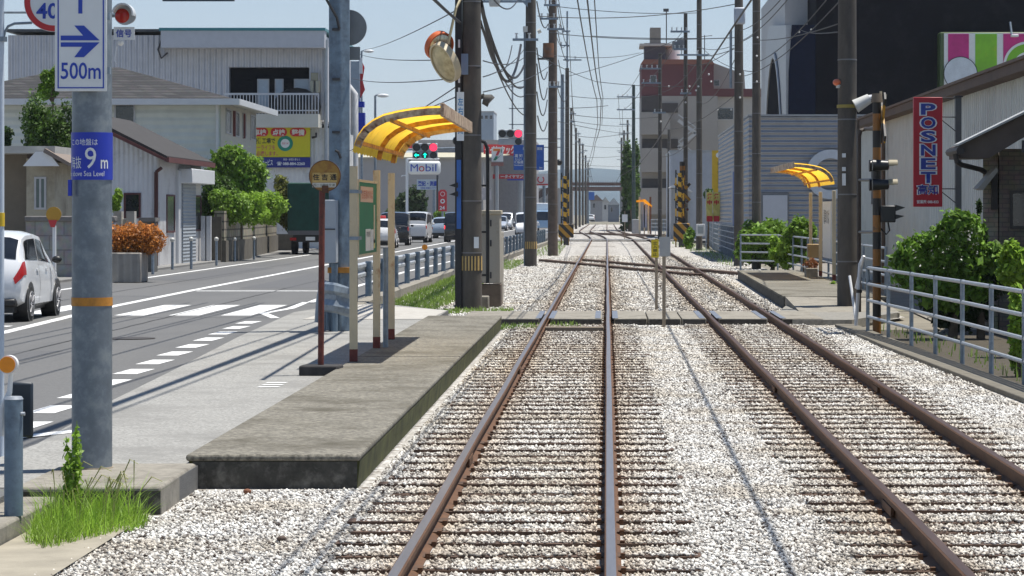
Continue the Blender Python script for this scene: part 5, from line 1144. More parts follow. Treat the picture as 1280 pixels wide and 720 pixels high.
# ================================================================== right side
def pipefence(label, pts, hgt, nr, sp, r=.024, z0=.05, base=None, m=None, rp=.03):
    t = thing('pipe_fence', label, 'fence', (pts[0][0], pts[0][1], z0)); m = m or GALVL
    for k in range(nr):
        z = z0+hgt*(1-.94*k/max(nr-.3, 1))
        MB().tube([(x, y, z) for x, y in pts], r, 8).build('rail', m, t)
    for (a, b), (c, d) in zip(pts, pts[1:]):
        L_ = math.hypot(c-a, d-b); n = max(1, round(L_/sp))
        for k in range(n+(1 if (c, d) == pts[-1] else 0)):
            f = k/n; MB().tube([(a+(c-a)*f, b+(d-b)*f, z0-.15), (a+(c-a)*f, b+(d-b)*f, z0+hgt+.03)], rp, 10).build('post', GALV, t)
    return t
pipefence('pale four rail pipe railing along the right of the ballast in front of the bushes', [(4.98, 21.8), (4.86, 26.4), (4.76, 31.0), (4.64, 35.5), (4.48, 40), (4.28, 44.6)], 1.05, 4, 2.3, .026)
wgt = thing('leaning_gate', 'narrow white gate frame leaning at the near end of the right railing', 'gate', (4.25, 45.3, 0))
MB().tube([P(1070, 407, 45.6), P(1075, 330, 45.6), P(1079, 322, 45.6)], .03, 8).tube([P(1062, 345, 46), P(1070, 400, 45.6)], .025, 8).tube([P(1070, 360, 45.8), P(1080, 320, 45.5)], .025, 8).build('frame', WHITE, wgt)
MB().cyl(P(1074, 362, 45.5), P(1074, 366, 45.5), .05).build('latch', BLACK, wgt)
pipefence('far pipe fence around the leafy plot beyond the right platform', [(4.55, 92.5), (5.75, 91.5), (5.95, 83), (5.95, 58)], 1.15, 4, 2.6, .026, .1)
pipefence('grid fence of grey pipes beside the grey ribbed building', [(5.45, 112), (5.6, 126), (5.9, 150), (6.8, 185)], 1.3, 5, 1.6, .024, .1)
pipefence('short grey railing by the far yellow shelter', [(X(814, 240), 240), (X(835, 236), 236)], 1.3, 4, 1.0, .03, .1)
# ---- poles on the right
pR = upole('thick dark concrete pole at the near end of the right platform with an orange lamp', X(1059, 53.8), 53.8, .2, 13, .1)
rX = X(1059, 53.8); rY = 53.8
MB().cyl((rX, rY, Z(135, rY)), (rX, rY, Z(131, rY)), .207, .206, 24).build('yellow_band', mat('dull_yellow', (.3, .24, .05), .6), pR)
MB().ball(P(1046, 103, rY-.1), .08, 14, 9, (1, 1, .85)).build('orange_lamp', mat('lamp_orange', (.7, .16, .06), .3), pR)
MB().cyl(P(1047.5, 110, rY-.1), P(1047.5, 106, rY-.1), .04).tube([P(1047, 109, rY-.1), P(1053, 106, rY-.1)], .02, 6).build('lamp_base', mat('lamp_cream', (.6, .6, .55), .5), pR)
ll = MB(); ll.tube([P(1069, 133, rY-.2), P(1087, 123, rY-.2)], [.14, .1], 14); ll.build('flood_lamp', mat('lamp_white', (.55, .55, .52), .5), pR)
MB().tube([P(1086, 122, rY-.2), P(1091, 120, rY-.2)], [.05, .03], 8).build('lamp_tip', WHITE, pR)
for py, c in ((192, WHITES), (209, WHITES), (217, WHITES)): MB().box(X(1051.5, rY), X(1056, rY), rY-.225, rY-.2, Z(py+(5 if py < 215 else 15), rY), Z(py, rY)).build('tag_plate', c, pR)
MB().box(X(1072, rY), X(1074, rY), rY-.05, rY+.1, .1, Z(150, rY)).build('conduit', mat('rust_conduit', (.1, .07, .05), .7), pR)
pR2 = upole('slim concrete pole rising through the far pipe fence, right of the pair', X(945.5, 96), 96, .165, 12.5, .1, group='right hand poles')
pR3 = upole('concrete pole carrying a pale grey box high up, left of the slim fence pole', X(923.5, 101), 101, .185, 13, .1, group='right hand poles')
MB().box(X(917, 101), X(931, 101), 100.6, 100.85, Z(31, 101), Z(10, 101)).build('transformer_box', mat('box_grey', (.4, .44, .5), .5), pR3, bevel=.06)
MB().cyl((X(913.5, 101), 101, Z(110, 101)), (X(913.5, 101), 101, Z(38, 101)), .05).build('conduit', GALV, pR3)
pR4 = upole('concrete pole with a white meter box near its foot beside the grid fence', X(874, 145), 145, .17, 13.5, .1, group='right hand poles')
MB().box(X(870, 145), X(880.5, 145), 144.5, 144.8, Z(295, 145), Z(280, 145)).build('meter_box', mat('box_white', (.6, .62, .63), .5), pR4, bevel=.02); MB().box(X(872, 145), X(878.5, 145), 144.48, 144.5, Z(292, 145), Z(283, 145)).build('meter_window', mat('meter_pane', (.3, .34, .36), .4), pR4)
arm(pR4, X(874, 145)-1.2, X(874, 145)+.5, 144.8, Z(70, 145), 2)
def far_pole(label, px, Y, pyt, w, arms=(), m=None, z0=0.0):
    p = upole(label, X(px, Y), Y, w*Y/F/2, Z(pyt, Y)-z0, z0, m, group='right hand poles' if px > 760 else 'left hand poles')
    for (py, p0, p1, n) in arms: arm(p, X(p0, Y), X(p1, Y), Y-.25, Z(py, Y), n, .12)
    return p
pq = far_pole('pole with twin crossarms in front of the red topped building', 857, 172, 17, 6, ((41, 838, 862, 4), (63, 842, 858, 3), (118, 850, 864, 2)))
MB().cyl(P(845, 62, 172), P(845, 52, 172), .25).cyl(P(851, 60, 172), P(851, 50, 172), .25).build('transformer', mat('trafo_grey', (.2, .21, .22), .5), pq)
far_pole('pole with insulator arm before the red upper storey, left of the twin armed pole', 825, 196, 67, 5.5, ((87, 800, 826, 4), (105, 802, 826, 3), (142, 816, 832, 2)))
far_pole('short grey pole between two taller ones near the white hut', 836.5, 220, 162, 5, ())
far_pole('dark green pole with crossarms reaching left, in front of the ivy tree', 792, 270, 106, 5, ((122, 771, 794, 4), (138, 771, 794, 3)), mat('pole_green', (.03, .055, .05), .6))
for k, (px, Y, pt, a0) in enumerate(((784.5, 416, 150, 774), (780, 500, 163, 773), (777, 600, 172, 771))):
    far_pole(('nearest', 'middle', 'farthest')[k]+' of three hazy crossarm poles left of the ivy tree', px, Y, pt, 3.2, tuple((pt+6+11*j, a0, px+3, 3) for j in range(3)))
# ---- level crossing signals
def cross_signal(label, px, Y, pyt, pyb, wpx, near=False):
    x = X(px, Y); t = thing('crossing_signal', label, 'crossing signal', (x, Y, 0)); r = wpx*Y/F/2
    MB().cyl((x, Y, 0), (x, Y, Z(pyt, Y)), r, n=18).build('post', HAZP, t)
    cz = Z(148, Y) if near else Z(240, Y); sgn = MB()
    for s in (-1, 1): sgn.bar((x-.5*.9 if not near else x+.1, Y-.1 if not near else Y-.36, cz-(.36 if near else .5)*s), (x+.5*.9 if not near else x+.1, Y-.1 if not near else Y+.36, cz+(.36 if near else .5)*s), .16, .03, (0, 1, 0) if not near else (1, 0, 0))
    sgn.build('crossbuck', HAZ, t)
    for py in ((207, 231) if near else (252, 262)):
        dx, dy = (.0, 1) if near else (1, 0)
        MB().tube([(x-.33*dx, Y-.33*dy, Z(py, Y)), (x+.33*dx, Y+.33*dy, Z(py, Y))], .03, 8).build('lamp_bar', BLACK, t)
        for s in (-1, 1):
            cx_, cy_ = x+s*.28*dx, Y+s*.28*dy
            def turn(mb):
                if near: mb.v = [(cx_-(v[1]-cy_)*1.0, cy_+(v[0]-cx_), v[2]) for v in mb.v]
                return mb
            l = turn(MB().cyl((cx_, cy_-.16, Z(py, Y)), (cx_, cy_+.1, Z(py, Y)), .08, .1, 18)).build('lamp', BLACK, t)
            turn(MB().disc((cx_, cy_-.17, Z(py, Y)), .06, 0, .012, 20)).build('lens', mat('dark_red_lens', (.12, .015, .012), .2), l)
            turn(MB().ring((cx_, cy_-.16, Z(py, Y)), .08, .092, -.15, 0, 20, math.radians(0), math.radians(180))).build('hood', BLACK if not near else mat('hood_cream', (.3, .26, .17), .6), l)
    return t
cs = cross_signal('yellow and black striped crossing signal post at the near end of the right railing', 1096, 45, 125, 410, 10.5, True)
MB().cyl(P(1096, 128, 45), P(1096, 117, 45), .1, .08, 16).build('bell', mat('bell_brown', (.16, .12, .08), .6), cs)
MB().cyl(P(1104, 137, 45), P(1107, 118, 45), .02).cyl(P(1101, 126, 45), P(1101, 114, 45), .02).build('rods', CREAM, cs)
sp = thing('crossing_speaker', 'black hooded direction box on the right of the striped crossing post', 'signal box', P(1114, 279, 45))
MB().box(X(1100, 45), X(1119, 45), 44.9, 45.2, Z(278, 45), Z(257, 45)).build('box', BLACK, sp, bevel=.02)
MB().prism([(X(1119, 45), Z(256, 45)), (X(1131, 45), Z(259.5, 45)), (X(1119, 45), Z(264, 45))], 44.9, 45.2).prism([(X(1119, 45), Z(268, 45)), (X(1130, 45), Z(270, 45)), (X(1119, 45), Z(274, 45))], 44.9, 45.2).build('visor', BLACK, sp)
MB().tube([P(1100, 285, 45), P(1108, 293, 45), P(1112, 288, 45), P(1110, 278, 45)], .015, 6).build('cable', BLACK, sp)
bpp = thing('bent_pipe', 'black bent pipe between the dark pole and the striped crossing post', 'pipe', P(1075, 290, 47))
MB().tube([P(1074, 390, 47), P(1074, 170, 47), P(1076, 163, 47), P(1082, 161, 47), P(1096, 161, 45.2)], .035, 10).build('pipe', mat('pipe_dark_brown', (.05, .035, .025), .6), bpp)
for py in (225, 290): MB().tube([P(1074, py, 47), P(1095, py, 45.2)], .025, 8).build('bracket', BLACK, bpp)
# right far crossing signal + gate machines
cross_signal('tall far crossing signal with crossbuck beside the right track', 853, 160, 202, 308, 7)
def gate_machine(label, px, Y, py0, py1, lat, x0, x1):
    t = thing('crossing_barrier', label, 'level crossing barrier', (X(px, Y), Y, 0))
    MB().box(X(x0, Y), X(x1, Y), Y, Y+.6, Z(py1, Y), Z(py0, Y)).build('machine', HAZ, t, bevel=.03)
    MB().box(X((x0*2+x1)/3, Y), X((x0+2*x1)/3, Y), Y+.1, Y+.5, 0, Z(py1, Y)).build('stand', STEEL, t)
    m = MB()
    for s in (-1, 1): m.box(X(px, Y)+s*.22-.04, X(px, Y)+s*.22+.04, Y+.7, Y+.78, 0, Z(lat, Y))
    k = 0; z = .3
    while z < Z(lat, Y)-.5: m.bar((X(px, Y)-.22*(1 if k % 2 else -1), Y+.74, z), (X(px, Y)+.22*(1 if k % 2 else -1), Y+.74, z+.45), .05, .05); z += .45; k += 1
    m.build('lattice_mast', striped('mast_stripes', (.7, .42, .03), (.02, .02, .02), .9, math.radians(90)), t, smooth=False)
    m2 = MB(); m2.box(X(px, Y)-.1, X(px, Y)+.1, Y+.6, Y+.7, .3, Z(lat+4, Y)); m2.build('raised_arm', striped('arm_stripes', (.72, .42, .03), (.02, .02, .02), .55, math.radians(70)), t)
    return t
gate_machine('left crossing barrier with striped lattice mast beside the brown concrete pole', 706, 168, 280, 297, 216, 698, 717)
gate_machine('right crossing barrier with chequered striped base beside the far signal', 850, 158, 279, 300, 212, 842, 862)
# bell/speaker box on left crossing
MB().ball(P(699, 203, 166), .2, 10, 7).build('bell_horn', BLACK, label='black round horn high on the brown concrete pole above the barrier', cat='horn')
# ---- POSNET building
wx = 8.0
pb = thing('ribbed_warehouse', 'long white ribbed warehouse wall with brown sloping eave on the right, behind the red sign', 'building', (wx+4, 66, 0))
WR = ribbed('white_rib_wall', (.58, .6, .57), .34, 1, .7, dirt=(.45, .46, .43), damt=.35)
MB().box(wx, wx+9, 40, 86.2, -.1, 4.62).build('wall', WR, pb, smooth=False)
MB().box(wx-.35, wx-.02, 39.6, 86.5, 4.62, 4.82).build('eave_fascia', mat('brown_fascia', (.085, .05, .032), .7, var=.25, scale=2), pb, smooth=False)
MB().prism([(wx-.4, 4.82), (wx+9.3, 5.6), (wx+9.3, 5.7), (wx-.4, 4.88)], 39.5, 86.6).build('roof', mat('brown_roof', (.12, .075, .05), .7, var=.2, scale=2), pb, smooth=False)
MB().cyl((wx-.12, 77.5, 0), (wx-.12, 77.5, 4.75), .06).build('downpipe', mat('pipe_brown2', (.12, .08, .055), .6), pb)
win(pb, 79, 82, 2.2, 3.6, wx, '-x')
# sign
Ys = 57; xq = lambda p: X(p, Ys); zq = lambda p: Z(p, Ys)
ps = thing('vertical_sign', 'tall red vertical shop sign with outlined blue POSNET letters in front of the warehouse', 'sign', (xq(1160), Ys, zq(258)))
MB().box(xq(1142), xq(1178), Ys, Ys+.14, zq(258.5), zq(121.5)).build('panel', mat('posnet_red', (.42, .012, .025), .4, var=.05), ps, bevel=.01)
NAVY = mat('posnet_blue', (.02, .045, .3), .45)
for i, ch in enumerate('POSNET'):
    a, b = 129.5+i*17.05, 143.5+i*17.05
    text(ch, WHITES, ps, xq(1149), xq(1171.5), zq(b+1.2), zq(a-1.2), Ys-.006, bold=.075); text(ch, NAVY, ps, xq(1151), xq(1169.5), zq(b), zq(a), Ys-.014, bold=.03)
text('高知', WHITES, ps, xq(1145.5), xq(1173.5), zq(244), zq(230), Ys-.006, bold=.06); text('高知', NAVY, ps, xq(1147), xq(1172), zq(243.2), zq(230.8), Ys-.014, bold=.015)
text('営業所 088-833', WHITES, ps, xq(1146), xq(1173), zq(254.5), zq(250), Ys-.006, bold=.02)
so_ = thing('sign_post', 'grey square steel post standing right of the red vertical sign', 'post', (xq(1200), Ys+.3, 0))
MB().box(xq(1196), xq(1203.5), Ys+.2, Ys+.35, 0, zq(121)).build('post', mat('post_slate', (.1, .11, .115), .5), so_); MB().box(xq(1195), xq(1205), Ys+.15, Ys+.4, zq(121), zq(119)).build('cap', STEEL, so_)
st_ = MB()
for py in (122, 146, 236): st_.tube([(xq(1178), Ys+.08, zq(py)), (xq(1197), Ys+.25, zq(py))], .012, 6)
for py in (150, 240): st_.tube([(xq(1178), Ys+.08, zq(py)), (xq(1197), Ys+.25, zq(py+14))], .01, 6)
st_.build('stays', STEEL, so_)
# ---- brown tiled house at the right edge
Yh = 46; xh = lambda p: X(p, Yh); zh = lambda p: Z(p, Yh)
bh = thing('brick_house', 'brown brick tiled house with dark eave and white roof edge at the right edge', 'house', (xh(1290), Yh, 0))
BRK = bricky('brown_tile', (.2, .155, .115), (.16, .12, .09), (.12, .1, .08), .2, .08, .01, bump=.3)
BRL = bricky('pale_brown_tile', (.33, .27, .19), (.27, .22, .15), (.2, .17, .13), .2, .08, .01, bump=.3)  # lighter tone of the same brown tile
MB().prism([(xh(1249), Yh), (xh(1420), Yh), (xh(1420)+.4, Yh+4.5), (xh(1249)+.75, Yh+4.5)], -.1, zh(186), 'xy').build('wall', BRK, bh, smooth=False)
MB().prism([(xh(1230), Yh+.12), (xh(1249), Yh+.12), (xh(1249)+.7, Yh+4.4), (xh(1230)+.7, Yh+4.4)], -.1, zh(188), 'xy').build('corner_wall', BRL, bh, smooth=False)
MB().prism([(xh(1189), zh(184)), (xh(1420), zh(72)), (xh(1420), zh(68.5)), (xh(1189), zh(181.5))], Yh-.95, Yh-.3).build('roof', mat('white_roof_edge', (.42, .43, .42), .5, var=.1), bh, smooth=False)
MB().prism([(xh(1190), zh(199)), (xh(1228), zh(199)), (xh(1266), zh(176)), (xh(1420), zh(100)), (xh(1420), zh(74)), (xh(1190), zh(184.5))], Yh-.8, Yh+.4).build('eave', mat('eave_brown', (.1, .08, .07), .8, var=.2, scale=3), bh, smooth=False)
MB().tube([P(1194, 192, Yh-.9), P(1196, 202, Yh-.9), P(1202, 206, Yh-.7), P(1226, 212, Yh-.1), P(1231, 215, Yh)], .045, 8).build('gutter_pipe', mat('gutter_dark', (.035, .03, .028), .6), bh)
MB().tube([(xh(1191), Yh-1.0, zh(190)), (xh(1191), Yh+.45, zh(190))], .07, 8).build('gutter', mat('gutter_dark', (.035, .03, .028), .6), bh)
win(bh, xh(1262), xh(1330), zh(286), zh(238), Yh, fm=mat('bronze_frame', (.05, .045, .04), .5), w=.05, bars=1)
win(bh, xh(1268), xh(1300), zh(192), zh(177), Yh-.82, fm=STEEL)
MB().box(xh(1240), xh(1247), Yh+.0, Yh+.12, zh(262), zh(212)).build('downpipe', mat('gutter_dark', (.035, .03, .028), .6), bh)
MB().prism([(xh(1217), zh(236)), (xh(1240), zh(210)), (xh(1243), zh(214)), (xh(1224), zh(238))], Yh-.5, Yh+.1).build('awning', mat('awning_grey', (.3, .29, .27), .6), bh)
# ---- bushes on the right
tree('bush', 'big glossy bush with a few white flowers behind the right railing', 1190, 43.3, 256, 392, 146, leafmat('leaf_glossy', (.15, .27, .038), .6), 30000, .062, 46, 21, 'bush', 0, shell=.95, frac=.3, depth=.42)
tree('bush', 'dark shaded lower bush under the glossy one behind the right railing', 1198, 43.5, 322, 414, 116, leafmat('leaf_shade', (.022, .042, .01)), 12000, .055, 12, 22, 'bush', 0, trunk=False, frac=.4, depth=.5)  # leaf colour darkened to stand for the shade low behind the railing
tree('bush', 'yellow green bush at the right edge behind the railing', 1276, 38, 296, 360, 60, LM[4], 6000, .045, 8, 23, 'bush', 0, depth=.6)
tree('bush', 'low lime green bush at the bottom right behind the railing', 1275, 33.5, 345, 462, 44, LM[4], 5000, .04, 8, 24, 'bush', 0, depth=.7)
tree('climbing_plant', 'thin dark climbing plant rising in front of the brick house corner', 1226, 43.5, 245, 330, 26, LM[0], 1600, .045, 7, 25, 'plant', 0, depth=.6, frac=.3)
fb = [(X(px, 42.9)+random.uniform(-.05,.05), 42.9+random.uniform(-.2,.2), Z(py, 42.9), .05, .05, .04) for px, py in [(random.uniform(1140, 1225), random.uniform(285, 335)) for _ in range(60)]]
o = bpy.data.objects['bush']; V, Fc = leaf_cloud(fb, 110, .016, shell=1); npmesh('flowers', V, Fc, mat('petal_white', (.6, .6, .52), .6), o)['kind'] = 'stuff'
tree('bush', 'feathery light green shrub inside the far pipe fence', 965, 96, 270, 334, 92, LM[2], 9000, .08, 14, 26, 'bush', 0, depth=1.0, frac=.32)
tree('bush', 'leafy green shrub beside the right shelter posts', 1002, 86, 268, 330, 50, LM[2], 5000, .07, 9, 27, 'bush', 0, frac=.34)
tree('bush', 'bright leafy strip along the inside of the pipe fence beyond the shelter', 985, 88, 276, 336, 60, LM[4], 6000, .07, 14, 71, 'bush', 0, trunk=False, frac=.32)
tree('bush', 'feathery green growth at the fence corner by the slim pole', 935, 95, 280, 334, 34, LM[2], 4000, .07, 9, 72, 'bush', 0, trunk=False, frac=.34)
tree('bush', 'low weeds under the dark platform pole', 1040, 66, 350, 372, 14, LM[4], 900, .05, 4, 28, 'bush', 0, trunk=False)
tree('bush', 'small green shrub left of the meter box pole', 862, 150, 283, 312, 22, LM[2], 1500, .09, 5, 29, 'bush', 0)
tree('bush', 'dark green shrub behind the promotional flags', 885, 150, 236, 262, 22, LM[1], 1500, .1, 5, 30, 'bush', 0)
pt_ = thing('flower_trough', 'small concrete flower trough at the foot of the right shelter posts', 'planter', (X(1014, 74), 74, .27))
MB().box(X(1006, 74), X(1021, 74), 73.6, 74.2, .27, .5).build('trough', CONC, pt_, bevel=.02); V, Fc = leaf_cloud([(X(1013, 74), 73.9, .6, .2, .2, .16)], 300, .04); npmesh('flowers', V, Fc, leafmat('flower_red', (.25, .1, .04)), pt_)['kind'] = 'stuff'
MB().box(X(1013, 75)-.08, X(1024, 75), 74.9, 75.2, Z(322, 75), Z(305, 75)).build('ticket_box', mat('box_tan', (.35, .25, .12), .6), label='small tan box on the right shelter post', cat='box', bevel=.02)
wb_ = thing('timetable_panel', 'white panel with small vertical writing between the right shelter posts', 'sign', (5.7, 76, 1.2))
MB().box(5.84, 5.88, 71, 73.6, .8, 2.3).build('panel', WHITES, wb_); text('電車のりば', STEEL, wb_, 71.4, 73.2, 1.7, 2.1, 5.835, face='-x')
# ---- grey ribbed building with the door
Yg = 110; xg = lambda p: X(p, Yg); zg = lambda p: Z(p, Yg)
bg = thing('striped_grey_building', 'grey horizontally ribbed metal building with pale door behind the right shelter', 'building', (xg(1000), Yg, 0))
HR = ribbed('grey_hrib', (.3, .315, .34), .2, 2, .9, dirt=(.24, .25, .27))
MB().box(xg(936), xg(1130), Yg, Yg+30, 0, zg(145)).build('wall', HR, bg, smooth=False)
MB().box(xg(935), xg(1131), Yg-.05, Yg+30.1, zg(145), zg(143)).build('parapet', mat('parapet_grey', (.3, .32, .34), .5), bg, smooth=False)
MB().box(xg(951), xg(986), Yg-.06, Yg, 0, zg(241)).build('door_frame', mat('frame_dark', (.15, .16, .17), .5), bg, smooth=False)
MB().box(xg(953.5), xg(984), Yg-.1, Yg-.06, 0, zg(244)).build('door', mat('door_pale', (.42, .45, .5), .45, var=.05), bg, smooth=False)
MB().box(xg(936)-.06, xg(936)-.002, 118, 124, 0, Z(210, 121)).build('doorway', mat('doorway_pale', (.36, .38, .4), .6), bg, smooth=False)
bn = MB().box(xg(936)-.1, xg(936)-.062, 119.5, 122, .4, Z(214, 120)).build('banner_blue', mat('banner_blue', (.03, .09, .3), .6), bg, smooth=False)
MB().box(xg(936)-.12, xg(936)-.1, 119.7, 121.5, .4, 1.4).build('banner_orange', mat('banner_orange', (.6, .16, .03), .6), bg, smooth=False)
MB().ring((xg(1038), Yg-.15, zg(218)), 20*Yg/F, 31*Yg/F, -.02, .02, 48).build('round_logo', mat('logo_pale', (.45, .5, .56), .5), bg)
# ---- black building with colourful sign
Yk = 150; xk = lambda p: X(p, Yk); zk = lambda p: Z(p, Yk)
bk = thing('black_hall', 'huge black building with curved navy corner and white arched side wall, upper right', 'building', (xk(1150), Yk, 0))
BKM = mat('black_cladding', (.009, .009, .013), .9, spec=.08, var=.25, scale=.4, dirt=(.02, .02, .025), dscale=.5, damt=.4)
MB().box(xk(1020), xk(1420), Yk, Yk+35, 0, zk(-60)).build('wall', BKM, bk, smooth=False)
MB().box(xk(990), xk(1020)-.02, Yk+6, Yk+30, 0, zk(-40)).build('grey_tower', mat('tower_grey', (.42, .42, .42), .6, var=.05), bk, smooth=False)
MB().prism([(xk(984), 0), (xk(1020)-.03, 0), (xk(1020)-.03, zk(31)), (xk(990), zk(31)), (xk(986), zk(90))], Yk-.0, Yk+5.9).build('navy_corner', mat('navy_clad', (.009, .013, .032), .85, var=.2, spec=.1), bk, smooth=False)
ax = xk(984)-.06
MB().prism([(Yk+.2, 0), (Yk+21, 0), (Yk+20.5, 9.4), (Yk+19, 12.4), (Yk+16, 13.4), (Yk+.2, zk(31))], ax, ax+1, 'yz').build('arched_wall', mat('arch_silver', (.4, .41, .42), .45, .2, var=.08), bk, smooth=False)
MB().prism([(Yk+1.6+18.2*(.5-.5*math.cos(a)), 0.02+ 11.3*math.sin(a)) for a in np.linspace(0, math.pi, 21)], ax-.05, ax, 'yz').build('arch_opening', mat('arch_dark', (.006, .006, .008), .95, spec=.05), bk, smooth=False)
am = MB()
for i in range(20):
    a, b = math.pi*i/20, math.pi*(i+1)/20; f = lambda q: (ax-.08, Yk+1.6+18.2*(.5-.5*math.cos(q)), .02+11.3*math.sin(q)); am.bar(f(a), f(b), .35, .08, (1, 0, 0))
am.build('arch_trim', mat('arch_silver', (.4, .41, .42), .45, .2), bk, smooth=False)
Yk2 = 148.6; x2 = lambda p: X(p, Yk2); z2 = lambda p: Z(p, Yk2)
ks = thing('striped_billboard', 'magenta and lime striped billboard with white discs on the black building', 'sign', (x2(1230), Yk2, z2(125)))
MB().box(x2(1175), x2(1345), Yk2, Yk2+1.3, z2(140), z2(40)).build('box', mat('billboard_side', (.06, .1, .03), .5), ks, bevel=.08)
MG = mat('magenta', (.52, .02, .2), .45, var=.25, scale=.8); LG = mat('lime', (.2, .5, .015), .45, var=.25, scale=.8, dirt=(.4, .5, .02), dscale=.9, damt=.2)
MB().box(x2(1180), x2(1345), Yk2-.02, Yk2, z2(140), z2(41.5)).build('face', WHITES, ks, smooth=False)
for a, b, m_ in ((1185, 1211, MG), (1219, 1246, LG), (1254, 1285, MG), (1292, 1320, LG)): MB().box(x2(a), x2(b), Yk2-.05, Yk2-.02, z2(139), z2(42.5)).build('stripe', m_, ks, smooth=False)
MB().disc((x2(1200.5), Yk2-.06, z2(92)), 20.5*Yk2/F, -.02, .0, 40, rx=20.5*Yk2/F).build('white_disc', mat('disc_pale', (.6, .65, .7), .4), ks)
MB().ring((x2(1200.5), Yk2-.06, z2(92)), 20.4*Yk2/F, 21.3*Yk2/F, -.025, .0).build('disc_outline', BLACK, ks)
MB().disc((x2(1284), Yk2-.06, z2(82)), 30*Yk2/F, -.01, .0, 48).build('white_disc', WHITES, ks); MB().ring((x2(1284), Yk2-.06, z2(82)), 17*Yk2/F, 27*Yk2/F, -.02, .0).build('green_ring', LG, ks)
sl = thing('billboard_lamp', 'small white lamp hanging over the striped billboard', 'lamp', (x2(1266), Yk2-.5, z2(46)))
MB().cyl((x2(1263), Yk2-.5, z2(44)), (x2(1262), Yk2-.2, z2(28)), .06).build('stem', GALV, sl); MB().box(x2(1262), x2(1271), Yk2-.7, Yk2-.3, z2(47), z2(44)).build('head', WHITE, sl, bevel=.03)
# ---- flags and yellow banner
Y = 138
for k, px in enumerate((886.5, 895)):
    t = thing('promo_flag', ('left', 'right')[k]+' of two red and yellow promotional flags beside the meter box pole', 'flag', (X(px, Y), Y, 0), group='promotional flags')
    MB().cyl((X(px-4, Y), Y, 0), (X(px-4, Y), Y, Z(238, Y)), .02).build('pole', WHITE, t)
    f = MB(); n = 8; vs = []
    for i in range(n+1):
        z = Z(276-36*i/n, Y); 
        for j in range(5): vs.append((X(px-4+9*j/4, Y), Y+.08*math.sin(i*1.1+j), z))
    f.add(vs, [(i*5+j, i*5+j+1, i*5+j+6, i*5+j+5) for i in range(n) for j in range(4)])
    o = f.build('cloth', mat('flag_yellow', (.68, .62, .2), .7, var=.1, trans=.3), t)
    for py0, py1 in ((242, 249), (250, 256)): text('祭' if py0 < 245 else '中', SRED, t, X(px-2.5, Y), X(px+3.5, Y), Z(py1, Y), Z(py0, Y), Y-.13, bold=.06, name='flag_letter')
    MB().box(X(px-3, Y), X(px+4, Y), Y-.14, Y-.12, Z(277, Y), Z(270, Y)).build('red_hem', SRED, t)
Y = 152
yb = thing('vertical_banner', 'tall yellow vertical banner with black writing left of the ribbed building', 'banner', (X(896, Y), Y, 0))
MB().box(X(890, Y), X(902.5, Y), Y, Y+.08, Z(241, Y), Z(188, Y)).build('panel', mat('banner_yellow', (.62, .4, .02), .5), yb)
MB().box(X(895, Y), X(897, Y), Y, Y+.08, 0, Z(241, Y)).build('leg', GALV, yb)
for i, ch in enumerate('まだまだ便利'): text(ch, BLACK, yb, X(897, Y), X(901.5, Y), Z(206.5+i*5.8, Y), Z(201.5+i*5.8, Y), Y-.01, bold=.02)
MB().disc(P(898, 194, Y-.02), 3.2*Y/F, -.01, 0, 20).build('white_emblem', WHITES, yb)
# ================================================================== distance
# red topped apartment building
Yr = 300; xr_ = lambda p: X(p, Yr); zr_ = lambda p: Z(p, Yr)
br_ = thing('apartment_building', 'pale apartment building with dark red upper storey and rooftop tower, right of the tracks', 'building', (xr_(860), Yr, 0))
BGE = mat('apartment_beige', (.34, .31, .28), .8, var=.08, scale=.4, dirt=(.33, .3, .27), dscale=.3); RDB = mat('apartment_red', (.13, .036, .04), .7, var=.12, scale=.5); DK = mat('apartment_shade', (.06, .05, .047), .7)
MB().box(xr_(802), xr_(898), Yr+2, Yr+20, 0, zr_(119)).build('wall', BGE, br_, smooth=False)
MB().box(xr_(880), xr_(960), Yr+4, Yr+22, 0, zr_(119)).build('rear_wall', mat('apartment_cream', (.46, .43, .39), .8, var=.05), br_, smooth=False)
MB().box(xr_(802), xr_(893), Yr+2.05, Yr+18, zr_(119), zr_(79)).build('red_storey', RDB, br_, smooth=False)
MB().prism([(xr_(801), zr_(79)), (xr_(894), zr_(79)), (xr_(890), zr_(73)), (xr_(805), zr_(73))], Yr+1.8, Yr+18.2).build('roof', mat('red_tile', (.24, .09, .06), .7, var=.1), br_, smooth=False)
MB().prism([(xr_(893), zr_(119)), (xr_(935), zr_(119)), (xr_(933), zr_(85)), (xr_(920), zr_(85)), (xr_(893), zr_(75))], Yr+5, Yr+18).build('side_gable', BGE, br_, smooth=False)
MB().box(xr_(880), xr_(960), Yr+3.6, Yr+4, zr_(119), zr_(109)).build('red_band', RDB, br_, smooth=False)
MB().box(xr_(806), xr_(833), Yr+4, Yr+9, zr_(73), zr_(51)).build('tower', mat('tower_dark', (.06, .055, .07), .6, var=.15), br_, smooth=False)
MB().box(xr_(800), xr_(845), Yr+3.4, Yr+10, zr_(55), zr_(52)).build('tower_slab', mat('slab_pale', (.5, .47, .42), .7), br_, smooth=False)
MB().box(xr_(813.5), xr_(827), Yr+4.5, Yr+8, zr_(52), zr_(31)).build('water_tank', mat('tank_brown', (.24, .21, .18), .7), br_, smooth=False)
MB().cyl((xr_(842), Yr+7, zr_(73)), (xr_(842), Yr+7, zr_(57)), .9, n=20).build('white_tank', WHITE, br_)
MB().box(xr_(802), xr_(824), Yr+1.9, Yr+2.0, zr_(140), zr_(119)).build('balcony_recess_shade', DK, br_, smooth=False)  # dark panel painted as the shade inside an open balcony
